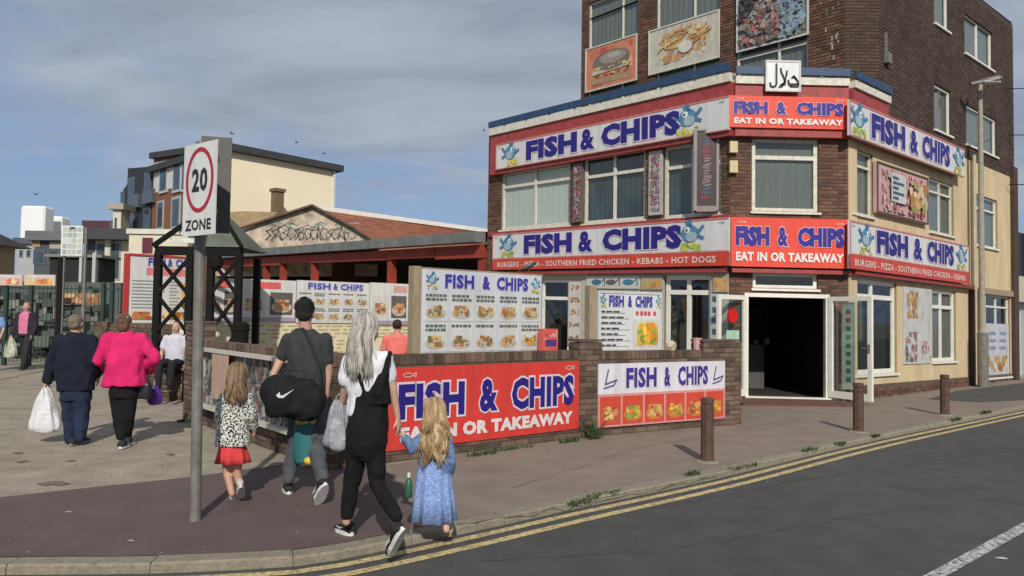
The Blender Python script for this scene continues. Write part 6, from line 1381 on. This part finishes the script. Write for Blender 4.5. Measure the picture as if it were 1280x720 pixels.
# black sports bag on a strap
bc = m_.P+J(367, 497, -.30); t = thing('sports_bag', bc-Vector((0, 0, .2)), 'large black sports bag with white tick mark slung on the man', 'bag'); b = MB(); ax = Vector((.95, .12, -.10)).normalized()
rg = []
for i in range(13):
    q = -1+2*i/12; c = bc+ax*q*.275; rr = (1-abs(q)**7)*.80+.14; e2 = Vector((-.12, .95, 0)).normalized(); rg.append([c+e2*(math.copysign(abs(math.cos(a))**.7, math.cos(a))*.12*rr)+Vector((0, 0, 1))*((math.copysign(abs(math.sin(a))**.75, math.sin(a))*.19)*rr-.015*abs(q)+.012*math.sin(a*5+q*7)) for a in [2*math.pi*k/24 for k in range(24)]])
b.loft(rg); BN = cloth('black_nylon', (.011, .011, .012), .2, 9, .6, 10, .8); bo_ = melt('bag_body', b, BN, None, .010, 3, .030, 6, 12); bo_.parent = t; bo_.location = -t.location
FSw = Fr((bc.x, bc.y-.135, 0), (1, .05)); b = MB(); u0, v0 = FSw.uv(345, 494); u1, v1 = FSw.uv(368, 487)
b.poly([FSw.pt(u0, v0, 0), FSw.pt(u0+.02, v0-.022, 0), FSw.pt(u0+.06, v0-.024, 0), FSw.pt(u1, v1+.005, 0), FSw.pt(u0+.055, v0-.002, 0), FSw.pt(u0+.035, v0-.002, 0), FSw.pt(u0+.03, v0+.028, 0)], (.72, .72, .7)); b.build('tick_mark', PRINT, t)
b = MB(); b.tube([bc+ax*.24+Vector((0, 0, .08)), m_.P+J(398, 455, -.13), m_.P+J(389, 430, -.135), m_.P+J(379, 411, -.08), m_.P+J(370, 412, .05), m_.P+J(356, 440, .13), m_.P+J(345, 470, .05), bc-ax*.25+Vector((0, 0, .08))], .014, 6); b.tube([bc-ax*.12+Vector((0, -.05, .15)), bc-ax*.08+Vector((0, 0, .24)), bc+ax*.08+Vector((0, 0, .24)), bc+ax*.12+Vector((0, -.05, .15))], .010, 6); b.tube([bc+ax*(-.24)+Vector((0, 0, .10)), bc+Vector((0, 0, .175)), bc+ax*.24+Vector((0, 0, .10))], .005, 5); b.build('strap', BLKM, t, smooth=True)
# teal bag held by the man
tc_ = m_.P+J(402, 510, -.02); t = thing('teal_bag', tc_-Vector((0, 0, .45)), 'teal beach bag with yellow ends in the right hand of the man', 'bag'); b = MB(); z0, z1 = m_.P.z+J(0, 572).z, J(0, 522).z; cx = m_.P.x+J(397, 0).x; cy = m_.Y-.03
b.loft([[Vector((cx+math.copysign(abs(math.cos(a))**.6, math.cos(a))*w_, cy+math.sin(a)*.07, z)) for a in [2*math.pi*k/20 for k in range(20)]] for z, w_ in ((z0, .085), (z0+.03, .105), ((z0+z1)/2, .112), (z1-.02, .10), (z1, .09))], (.02, .16, .17)); b.build('bag_body', PRINTD, t, smooth=True)
b = MB(); b.ell((cx+.05, cy-.05, z0+.03), (.05, .05, .04), 12, 8, (.65, .47, .05)); b.ell((cx-.02, cy-.04, z1+.01), (.07, .04, .03), 12, 8, (.5, .42, .08)); b.ell((cx+.07, cy-.04, z1+.03), (.035, .03, .045), 12, 8, (.6, .48, .06)); b.build('yellow_trim', PRINT, t, smooth=True)
b = MB(); b.tube([Vector((cx-.06, cy, z1)), tc_, Vector((cx+.06, cy, z1))], .008, 6, (.02, .12, .13)); b.build('handle', PRINT, t)
# ---------------------------------------------------------------- woman with silver hair
Y0 = 5.4; w_ = Per('woman with long silver hair, white t-shirt and black dungarees, walking', at(460, 395, Y0).x, Y0); J = w_.J
hc = J(458, 413); nb = J(460, 437, .0); sl = J(440, 452, .02); sr = J(482, 450, .0)
le, lh = J(433, 478, .0), J(428, 502, .08); re, rh = J(491, 487, .02), J(497, 522, .06)
pv_ = J(458, 540, .0); lhp, rhp = J(448, 548), J(468, 548); lk_, lf_ = J(440, 605, .08), J(433, 652, .12); rk_, rf_ = J(472, 606, .02), J(497, 655, -.30)
b = MB(); R_w, T_w = head(b, hc, .98, -.35); limb(b, [hc-Vector((0, .01, .05)), nb], [.048, .052]); limb(b, [sl, le, lh], [.042, .037, .023]); limb(b, [sr, re, rh], [.042, .035, .022])
hand(b, lh, (lh-le), -1, .92, 1.2, (1, 0, 0)); hand(b, rh, (rh-re), 1, .92, 1.0, (-1, .3, 0))
trunk(b, [(nb-Vector((0, 0, .03)), .08, .06), (J(461, 465), .13, .08), (J(459, 500), .115, .08), (pv_, .13, .09)]); limb(b, [lhp, lk_, lf_], [.065, .044, .030]); limb(b, [rhp, rk_, rf_], [.065, .044, .030])
melt('body', b, SKINP, w_.root, .0075, 4); eyes(w_.root, T_w, .98, R_w)
b = MB(); trunk(b, [(nb, .065, .055), (nb-Vector((0, 0, .03)), .11, .075), (J(461, 455), .155, .09), (J(461, 475), .155, .10), (J(459, 505), .138, .098), (J(458, 520), .14, .10)])
limb(b, [sl+Vector((.02, 0, -.01)), sl+Vector((-.005, 0, 0)), sl.lerp(le, .80)+Vector((-.01, -.01, 0))], [.065, .066, .062]); limb(b, [sr-Vector((.02, 0, .01)), sr, sr.lerp(re, .55)], [.065, .062, .056])
melt('t_shirt', b, cloth('white_cotton', (.66, .66, .70), .05, 9, .3, 14), w_.root, .008, 4, .014, 11, 3)
DUN = cloth('black_denim', (.0095, .0095, .0105), .2, 9, .3, 12, .9); b = MB()
trunk(b, [(J(465, 488), .105, .105), (J(464, 497), .128, .112), (J(461, 515), .136, .112), (J(459, 538), .152, .122), (J(458, 553), .148, .120), (J(458, 566), .118, .098), (J(458, 576), .06, .06)]); limb(b, [lhp, lk_, lf_+Vector((0, 0, .05))], [.085, .060, .049]); limb(b, [rhp, rk_, rf_+Vector((-.01, 0, .05))], [.085, .060, .049])
# back panel rising to the right shoulder
P_ = [J(472, 492, -.10), J(480, 470, -.105), J(486, 447, -.085), J(487, 441, -.03), J(486, 446, .05)]
limb(b, P_, [.045, .032, .022, .019, .019]); limb(b, [J(457, 496, -.10), J(449, 470, -.112), J(444, 447, -.085)], [.02, .011, .011])
trunk(b, [(J(472, 505, -.06), .10, .065), (J(474, 484, -.06), .075, .058), (J(481, 465, -.055), .035, .05)])
melt('dungarees', b, DUN, w_.root, .008, 16, .011, 9, 4)
g = ground(437, 668)-w_.P; shoe(w_.root, Vector((g.x+.03, g.y-.06, .01)), Vector((g.x-.12, g.y+.13, .004)), (0, 0, 1), 1.02, BLKM, WHITEM, True)
g = ground(488, 699)-w_.P; shoe(w_.root, rf_+Vector((.055, -.10, -.01)), Vector((g.x-.0, g.y+.05, .006)), (-.2, -.3, 1), 1.02, BLKM, WHITEM, True)
b = MB(); b.ell(T_w(0, -.02, .038), (.088, .10, .092), 18, 12, rot=R_w); b.ell(T_w(0, -.055, -.04), (.078, .06, .10), 18, 12, rot=R_w); b.ell(T_w(0, -.075, -.15), (.085, .045, .13), 18, 12, rot=R_w); melt('hair', b, mat('silver_hair_base', (.30, .275, .25), .6, .35, 30, .6, 60, stretch=(4, 4, .4)), w_.root, .009, 4)
SIL = [(.56, .52, .47), (.46, .42, .38), (.22, .19, .17), (.64, .60, .55), (.50, .45, .39), (.34, .31, .28)]
strands(w_.root, T_w, 900, .43, .035, SIL, seed=3, width=.0042, name='hair_lock', back=1.4, curl=.006, face=.62)
# silvery carrier bag in her left hand
carrier_bag('carrier_bag', 'silvery grey plastic bag hanging from the left hand of the woman in dungarees', w_.P, J(424, 500, .1), .20, .36, mat('silver_plastic', (.27, .28, .31), .35, .35, 14, .5, 30, spec=.6), .12, 4, ripple=.6, narrow=.8)
# ---------------------------------------------------------------- girl in the spotted coat
Y0 = 6.6; c_ = Per('small girl in black and white spotted coat and red skirt', at(291, 395, Y0).x, Y0); J = c_.J; s = .9
hc = J(297, 470); nb = J(294, 488); sl = J(281, 497); sr = J(309, 497); le, lh = J(274, 517, -.02), J(275, 538, .05); re, rh = J(315, 518), J(318, 538, .08)
lhp, rhp = J(285, 560), J(297, 560); lk_, lf_ = J(284, 590, .03), J(290, 617, -.02); rk_, rf_ = J(296, 590, .04), J(300, 607, -.16)
b = MB(); R_c, T_c = head(b, hc, s, .1); limb(b, [hc-Vector((0, .01, .05)), nb], [.038, .042]); limb(b, [sl, le, lh], [.034, .028, .02]); limb(b, [sr, re, rh], [.034, .028, .02]); hand(b, lh, lh-le, -1, .7, .7); hand(b, rh, rh-re, 1, .7, .7)
trunk(b, [(nb-Vector((0, 0, .02)), .07, .05), (J(292, 520), .09, .065), (J(291, 558), .09, .07)]); limb(b, [lhp, lk_, lf_], [.055, .040, .028]); limb(b, [rhp, rk_, rf_], [.055, .040, .028])
melt('body', b, SKIN, c_.root, .0065, 4); eyes(c_.root, T_c, s, R_c)
b = MB(); trunk(b, [(nb+Vector((0, 0, .01)), .045, .042), (nb-Vector((0, 0, .02)), .09, .07), (J(293, 503), .125, .09), (J(291, 530), .135, .10), (J(291, 557), .150, .11)]); limb(b, [sl, le, lh+Vector((0, 0, .03))], [.052, .045, .038]); limb(b, [sr, re, rh+Vector((0, 0, .03))], [.052, .045, .038])
melt('spotted_coat', b, mat('spotted_fur', (.60, .60, .55), .95, .2, 62, .5, 60, kind='spots', col2=(.018, .018, .018)), c_.root, .0085, 4, .006, 12, 5)
n_ = 48; b = MB(); b.loft([[J(290.5, y)+Vector((rx*(1+rp_*math.sin(7*a))*math.cos(a), .8*rx*(1+rp_*math.sin(7*a))*math.sin(a), 0)) for a in [2*math.pi*k/n_ for k in range(n_)]] for y, rx, rp_ in ((552, .10, 0), (560, .118, .04), (570, .132, .10), (578, .142, .14))]); b.build('red_skirt', cloth('red_cotton', (.58, .055, .06), .2, 12), c_.root, smooth=True, local=True)
LBR = [(.20, .12, .07), (.28, .17, .10), (.14, .085, .05), (.33, .22, .13)]
b = MB(); b.ell(T_c(0, -.02, .035), (.084, .095, .088), 18, 12, rot=R_c); b.ell(T_c(0, -.05, -.05), (.08, .05, .09), 18, 12, rot=R_c); melt('hair', b, mat('brown_hair_base', (.17, .105, .065), .8, .35, 30, .6, 60), c_.root, .009, 4)
strands(c_.root, T_c, 620, .35, .04, LBR, seed=5, curl=.013, width=.0038, name='hair_lock', face=.6)
g = ground(287, 626)-c_.P; shoe(c_.root, Vector((g.x+.03, g.y+.02, .008)), Vector((g.x-.03, g.y+.17, .004)), (0, 0, 1), .7, mat('pale_sandal', (.5, .4, .36), .6), WHITEM, name='sandal')
g = ground(299, 627)-c_.P; shoe(c_.root, rf_+Vector((.03, -.06, .0)), Vector((g.x, g.y+.05, .01)), (0, -.4, 1), .7, mat('pale_sandal', (.5, .4, .36), .6), WHITEM, name='sandal')
# ---------------------------------------------------------------- blonde girl in blue
Y0 = 5.62; c_ = Per('small blonde curly haired girl in blue flowered dress and denim jacket', at(543, 395, Y0).x, Y0); J = c_.J; s = .88
hc = J(543, 516, -.0); nb = J(543, 536); sl = J(530, 549); sr = J(557, 550); le, lh = J(516, 559, -.02), J(503, 545, -.08); re, rh = J(563, 574, -.02), J(562, 596, .05)
lhp, rhp = J(535, 610), J(550, 610); lk_, lf_ = J(528, 632, .05), J(524, 653, .10); rk_, rf_ = J(555, 640), J(558, 662, -.06)
b = MB(); R_g, T_g = head(b, hc, s, .25); limb(b, [hc-Vector((0, .01, .05)), nb], [.036, .04]); limb(b, [sl, le, lh], [.034, .028, .019]); limb(b, [sr, re, rh], [.034, .028, .02]); hand(b, lh, lh-le, -1, .68, .9); hand(b, rh, rh-re, 1, .68, .7)
trunk(b, [(nb-Vector((0, 0, .02)), .07, .05), (J(543, 575), .085, .065), (J(543, 610), .09, .07)]); limb(b, [lhp, lk_, lf_], [.05, .036, .026]); limb(b, [rhp, rk_, rf_], [.05, .036, .026])
melt('body', b, SKINP, c_.root, .0065, 4); eyes(c_.root, T_g, s, R_g)
n_ = 72; rows = ((560, .085, 0, 0), (575, .105, .02, 0), (590, .122, .05, 0), (620, .140, .08, -.01), (650, .158, .11, -.01))
b = MB(); b.loft([[J(542, y)+Vector((rx*(1+rp_*math.sin(9*a+y*.01)+rp_*.5*math.sin(16*a))*math.cos(a), .85*rx*(1+rp_*math.sin(9*a+y*.01))*math.sin(a), 0)) for a in [2*math.pi*k/n_ for k in range(n_)]] for y, rx, rp_, dx_ in rows])
b.build('dress', mat('blue_flowered_cotton', (.14, .25, .60), .9, .35, 60, .3, 30, col2=(.34, .46, .78)), c_.root, smooth=True, local=True)
b = MB(); trunk(b, [(nb, .045, .04), (nb-Vector((0, 0, .02)), .08, .06), (J(543, 553), .115, .085), (J(543, 580), .12, .092), (J(543, 594), .118, .09)]); limb(b, [sl, le, lh.lerp(le, .25)], [.052, .050, .036]); limb(b, [sr, re, rh+Vector((0, 0, .03))], [.052, .047, .036])
melt('denim_jacket', b, cloth('light_denim', (.13, .20, .36), .25, 18, .4, 20), c_.root, .008, 4, .010, 14, 6)
BLO = [(.52, .36, .19), (.42, .27, .13), (.62, .46, .28), (.33, .2, .09)]
b = MB(); b.ell(T_g(0, -.015, .03), (.086, .098, .09), 18, 12, rot=R_g); b.ell(T_g(0, -.05, -.06), (.09, .055, .11), 18, 12, rot=R_g); melt('hair', b, mat('blonde_hair_base', (.40, .27, .14), .8, .35, 30, .6, 60), c_.root, .009, 4)
strands(c_.root, T_g, 780, .47, .05, BLO, seed=8, curl=.024, width=.0040, name='hair_lock', back=1.3, face=.6)
for lf, (px, py) in ((lf_, (520, 659)), (rf_, (559, 672))):
    g = ground(px, py)-c_.P; shoe(c_.root, Vector((g.x+.02, g.y+.01, .008)), Vector((g.x-.04, g.y+.15, .004)), (0, 0, 1), .68, mat('beige_sandal', (.42, .30, .24), .6), mat('tan_sole', (.3, .2, .14), .8), name='sandal')
g = c_.P+J(511, 600, -.02); t = thing('drink_bottle', g-Vector((0, 0, .1)), 'small green and white bottle held low beside the blonde girl', 'bottle'); b = MB(); b.loft([[g+Vector((r_*math.cos(k*.5236), r_*math.sin(k*.5236), z)) for k in range(12)] for z, r_ in ((-.13, .02), (-.12, .028), (-.02, .028), (.02, .012))], (.03, .13, .08)); b.build('bottle', PRINT, t, smooth=True); b = MB(); b.loft([[g+Vector((r_*math.cos(k*.5236), r_*math.sin(k*.5236), z)) for k in range(12)] for z, r_ in ((.02, .014), (.05, .014), (.055, .008))], (.6, .62, .6)); b.build('cap', PRINT, t)
# ---------------------------------------------------------------- older couple
def walker(label, pxc, Y, spec):
    p = Per(label, at(pxc, 395, Y).x, Y); spec(p, p.J); return p
Y0 = 9.3
def man2(p, J):
    hc = J(95, 404); nb = J(94, 417); sl = J(76, 427); sr = J(112, 427); le, lh = J(66, 452, .05), J(59, 478, .03); re, rh = J(119, 452, -.02), J(122, 470, .12); pv_ = J(95, 488); lhp, rhp = J(87, 493), J(103, 493); lk_, lf_ = J(87, 525, .04), J(89, 550, .02); rk_, rf_ = J(102, 525, -.02), J(100, 549, -.08)
    b = MB(); R, T = head(b, hc, .98); limb(b, [hc-Vector((0, 0, .05)), nb], [.055, .06]); limb(b, [sl, le, lh], [.05, .042, .027]); limb(b, [sr, re, rh], [.05, .042, .027]); hand(b, lh, lh-le, -1, 1, 1.0, (1, 0, 0)); hand(b, rh, rh-re, 1, 1, .6)
    trunk(b, [(nb-Vector((0, 0, .03)), .10, .07), (J(94, 445), .17, .10), (pv_, .15, .10)]); limb(b, [lhp, lk_, lf_], [.08, .055, .038]); limb(b, [rhp, rk_, rf_], [.08, .055, .038]); melt('body', b, SKIN, p.root, .011, 3); eyes(p.root, T, .98, R)
    b = MB(); trunk(b, [(nb+Vector((0, 0, .02)), .08, .07), (nb-Vector((0, 0, .03)), .14, .095), (J(94, 427), .20, .12), (J(94, 450), .235, .15), (J(95, 475), .225, .15), (J(95, 488), .22, .15)]); limb(b, [sl, le, lh+Vector((.0, 0, .03))], [.095, .08, .062]); limb(b, [sr, re, rh+Vector((0, 0, .03))], [.095, .08, .062]); melt('jacket', b, cloth('navy_coat_cloth', (.012, .015, .026), .2, 7, .5, 9), p.root, .012, 3, .026, 6, 7)
    b = MB(); trunk(b, [(J(95, 484), .18, .13), (J(95, 500), .18, .13)]); limb(b, [lhp, lk_, lf_+Vector((0, 0, .02))], [.105, .085, .07]); limb(b, [rhp, rk_, rf_+Vector((0, 0, .02))], [.105, .085, .07]); melt('trousers', b, cloth('navy_jeans', (.018, .026, .055), .25), p.root, .012, 3, .020, 8, 8)
    b = MB(); b.ell(T(0, -.02, .03), (.083, .095, .085), 16, 10, rot=R); b.ell(T(0, -.05, -.02), (.075, .055, .06), 16, 10, rot=R); melt('hair', b, mat('thin_grey_hair', (.17, .13, .10), .9, .35, 40, .6, 90), p.root, .009, 3, .004, 50)
    for f, (px, py) in ((lf_, (88, 558)), (rf_, (98, 556))): g = ground(px, py)-p.P; shoe(p.root, Vector((g.x, g.y, .01)), Vector((g.x-.03, g.y+.26, .006)), (0, 0, 1), 1, BLKM, mat('grey_sole', (.2, .2, .19), .8))
    return lh
p1 = Per('older man in navy jacket and jeans walking away, white bag in hand', at(95, 395, Y0).x, Y0); lh1 = man2(p1, p1.J)
carrier_bag('carrier_bag', 'full white plastic carrier bag hanging from the older man\'s left hand', p1.P, p1.J(57.5, 484, .03), .36, .56, mat('white_plastic_bag', (.62, .62, .63), .4, .12, 10, .6, 22, spec=.5), .22, 2, ripple=.3, narrow=.35)
p2_ = Per('woman in bright pink coat and black trousers walking beside the older man', at(157, 395, Y0).x, Y0-.02); J = p2_.J
hc = J(156, 404); nb = J(156, 416); sl = J(139, 424); sr = J(176, 424); le, lh = J(122, 451, .0), J(127, 462, .22); re, rh = J(193, 447, .0), J(188, 462, .22); pv_ = J(155, 485); lhp, rhp = J(147, 490), J(162, 490); lk_, lf_ = J(149, 522, .02), J(151, 549, .0); rk_, rf_ = J(160, 522, .02), J(158, 549, .10)
b = MB(); R, T = head(b, hc, .95); limb(b, [hc-Vector((0, 0, .05)), nb], [.05, .055]); limb(b, [sl, le, lh], [.045, .04, .026]); limb(b, [sr, re, rh], [.045, .04, .026]); hand(b, lh, lh-le, -1, .9, .8); hand(b, rh, rh-re, 1, .9, .8)
trunk(b, [(nb-Vector((0, 0, .03)), .09, .07), (J(157, 445), .16, .1), (pv_, .16, .11)]); limb(b, [lhp, lk_, lf_], [.08, .055, .036]); limb(b, [rhp, rk_, rf_], [.08, .055, .036]); melt('body', b, SKINP, p2_.root, .011, 3); eyes(p2_.root, T, .95, R)
b = MB(); trunk(b, [(nb+Vector((0, 0, .01)), .075, .07), (nb-Vector((0, 0, .03)), .14, .10), (J(157, 426), .20, .13), (J(157, 445), .225, .16), (J(157, 465), .235, .175), (J(157, 477), .25, .18), (J(156, 482), .25, .18)]); limb(b, [sl, le, lh-Vector((0, .04, 0))], [.088, .078, .06]); limb(b, [sr, re, rh-Vector((0, .04, 0))], [.088, .078, .06]); melt('coat', b, cloth('hot_pink_fleece', (.60, .022, .13), .12, 6, .4, 8), p2_.root, .012, 3, .028, 5.5, 9)
b = MB(); trunk(b, [(J(155, 480), .165, .13), (J(155, 497), .165, .13)]); limb(b, [lhp, lk_, lf_+Vector((0, 0, .04))], [.105, .080, .062]); limb(b, [rhp, rk_, rf_+Vector((0, 0, .04))], [.105, .080, .062]); melt('trousers', b, DUN, p2_.root, .013, 4, .008, 8, 10)
b = MB(); b.ell(T(0, -.02, .035), (.088, .10, .09), 16, 10, rot=R); b.ell(T(0, -.05, -.03), (.082, .06, .08), 16, 10, rot=R); b.ell(T(0, -.08, .085), (.05, .05, .035), 12, 8, rot=R); melt('hair', b, mat('auburn_hair', (.13, .07, .045), .8, .4, 30, .6, 70), p2_.root, .009, 3, .006, 40)
b = MB(); b.tube([T(-.07, -.06, .075), T(0, -.10, .085), T(.07, -.06, .075)], .012, 6, (.6, .55, .45)); b.build('hair_band', PRINT, p2_.root, local=True)
for f, (px, py) in ((lf_, (150, 562)), (rf_, (157, 558))): g = ground(px, py)-p2_.P; shoe(p2_.root, Vector((g.x, g.y, .012)), Vector((g.x-.02, g.y+.24, .006)), (0, 0, 1), 1, BLKM, WHITEM, True)
g = p2_.P+J(178, 486, .05); t = thing('handbag', g-Vector((0, 0, .12)), 'black handbag hanging at the right hip of the woman in pink', 'bag'); b = MB(); b.loft([[g+Vector((math.copysign(abs(math.cos(a))**.5, math.cos(a))*rx, math.sin(a)*.05, z)) for a in [2*math.pi*k/16 for k in range(16)]] for z, rx in ((-.12, .10), (-.10, .12), (.04, .115), (.09, .09))], (.012, .012, .016)); b.build('bag_body', PRINT, t, smooth=True); b = MB(); b.tube([g+Vector((-.08, 0, .08)), p2_.P+J(185, 455, .05), g+Vector((.08, 0, .08))], .01, 6, (.012, .012, .012)); b.build('handle', PRINT, t)
g = p2_.P+J(193, 492, .3); t = thing('purple_bag', g-Vector((0, 0, .12)), 'small shiny purple bag right of the woman in pink', 'bag'); b = MB(); R = random.Random(3); b.loft([[g+Vector((rx*(1+.15*math.sin(5*a))*math.cos(a), .05*math.sin(a), z)) for a in [2*math.pi*k/20 for k in range(20)]] for z, rx in ((-.14, .05), (-.11, .09), (-.02, .085), (.06, .05), (.10, .02))], (.10, .02, .30)); b.build('bag_body', PRINT, t, smooth=True); b = MB(); b.tube([g+Vector((0, 0, .08)), g+Vector((-.01, 0, .25))], .008, 6, (.4, .35, .5)); b.build('handle', PRINT, t)
# ---------------------------------------------------------------- far figures
def far_person(label, px, Y, top, feet, shirt, coat, trous, hair=(.05, .035, .025), facing=True, voxel=.02, coatopen=False, sit=None, scale=1.0, stride=.12):
    p = Per(label, at(px, 395, Y).x, Y); H = scale; S = H/1.75; V = lambda x, y, z: Vector((x*S, y*S, z*S)); fy = -1 if facing else 1; base = 0 if sit is None else sit-.46*S
    up = Vector((0, 0, base))
    b = MB(); R, T = head(b, V(0, 0, 1.62)+up, S, math.pi if facing else 0); limb(b, [V(0, 0, 1.56)+up, V(0, 0, 1.45)+up], [.055*S, .06*S])
    if sit is None: legs = [[V(k*.09, 0, .92), V(k*.10, fy*stride*k, .5), V(k*.09, fy*stride*k*1.6, .08)] for k in (-1, 1)]
    else: legs = [[V(k*.09, 0, .50)+up, V(k*.12, fy*.42, .50)+up, V(k*.11, fy*.46, .07)+up] for k in (-1, 1)]; 
    if sit is not None: up2 = up+V(0, 0, -.42)
    else: up2 = up
    if sit is not None:
        b = MB(); R, T = head(b, V(0, 0, 1.62)+up2, S, math.pi if facing else 0); limb(b, [V(0, 0, 1.56)+up2, V(0, 0, 1.45)+up2], [.055*S, .06*S])
    arms = [[V(k*.19, 0, 1.40)+up2, V(k*.26, fy*.02, 1.14)+up2, V(k*.25, fy*.12, .90)+up2] for k in (-1, 1)]
    for a in arms: limb(b, a, [.045*S, .04*S, .026*S]); hand(b, a[2], a[2]-a[1], 1, S, .7)
    for l in legs: limb(b, l, [.08*S, .055*S, .04*S])
    trunk(b, [(V(0, 0, 1.45)+up2, .12*S, .08*S), (V(0, 0, 1.2)+up2, .16*S, .1*S), (V(0, 0, .95)+up2, .15*S, .1*S)]); melt('body', b, SKIN, p.root, voxel*.7, 2); eyes(p.root, T, S, R)
    b = MB(); trunk(b, [(V(0, 0, 1.49)+up2, .08*S, .07*S), (V(0, 0, 1.42)+up2, .19*S, .12*S), (V(0, 0, 1.2)+up2, .20*S, .14*S), (V(0, 0, .92)+up2, .19*S, .14*S)])
    if not coatopen:
        for a in arms: limb(b, [a[0], a[0].lerp(a[1], .7)], [.07*S, .065*S])
    melt('shirt', b, cloth('shirt_'+label.split()[0]+str(px), shirt), p.root, voxel*.8, 3, .008, 8, px)
    if coatopen:
        b = MB()
        for k in (-1, 1): trunk(b, [(V(k*.13, -fy*.03, 1.46), .07*S, .12*S), (V(k*.15, -fy*.03, 1.2), .09*S, .16*S), (V(k*.15, -fy*.03, .88), .085*S, .165*S)])
        b.ell(V(0, -fy*.10, 1.2), (.2, .08, .3), 12, 8)
        for a in arms: limb(b, a, [.08*S, .07*S, .055*S])
        melt('jacket', b, cloth('jacket_'+str(px), coat), p.root, voxel*.8, 3, .01, 8, px)
    b = MB(); trunk(b, [(V(0, 0, .98)+up2, .17*S, .13*S), (V(0, 0, .86)+up2, .17*S, .13*S)])
    for l in legs: limb(b, [l[0], l[1], l[2]+V(0, 0, .05)], [.10*S, .08*S, .065*S])
    melt('trousers', b, cloth('trousers_'+str(px), trous), p.root, voxel*.8, 3, .008, 8, px+1)
    b = MB(); b.ell(T(0, -.03, .04), (.086*S, .098*S, .09*S), 14, 10, rot=R); melt('hair', b, mat('hair_'+str(px), hair, .8, .3, 30), p.root, voxel*.6, 2)
    for l in legs: shoe(p.root, Vector((l[2].x, l[2].y-fy*.06*S, max(0.01, l[2].z-.07*S))), Vector((l[2].x, l[2].y+fy*.18*S, max(.01, l[2].z-.07*S))), (0, 0, 1), S, BLKM, mat('grey_sole', (.2, .2, .19), .8))
    return p
p = far_person('man in pink shirt and open dark jacket walking towards the camera', 33, 20.4, 378, 463, (.55, .17, .28), (.03, .022, .03), (.03, .03, .032), (.16, .12, .10), True, .018, True, scale=1.84)
carrier_bag('carrier_bag', 'pale green plastic bag held by the distant man in pink shirt', p.P, Vector((-.30, -.15, .92)), .38, .60, mat('pale_green_plastic', (.40, .42, .33), .5, .3, 10, .4, 20), .2, 6, narrow=.4)
far_person('person in light blue top cut off by the left edge of the picture', -6, 20.0, 385, 460, (.16, .26, .48), None, (.03, .05, .05), (.08, .06, .05), True, .018, scale=1.7)
far_person('person in white top sitting on the low planter wall behind the pole', 221, 13.6, 405, 500, (.52, .50, .57), None, (.02, .02, .025), (.02, .015, .012), True, .014, sit=.68, scale=1.6)
far_person('young person in coral t-shirt standing behind the yard wall', 497, 12.2, 400, 500, (.70, .17, .14), None, (.03, .03, .035), (.02, .014, .01), False, .012, scale=1.57)
bpy.data.scenes.remove(TMP)
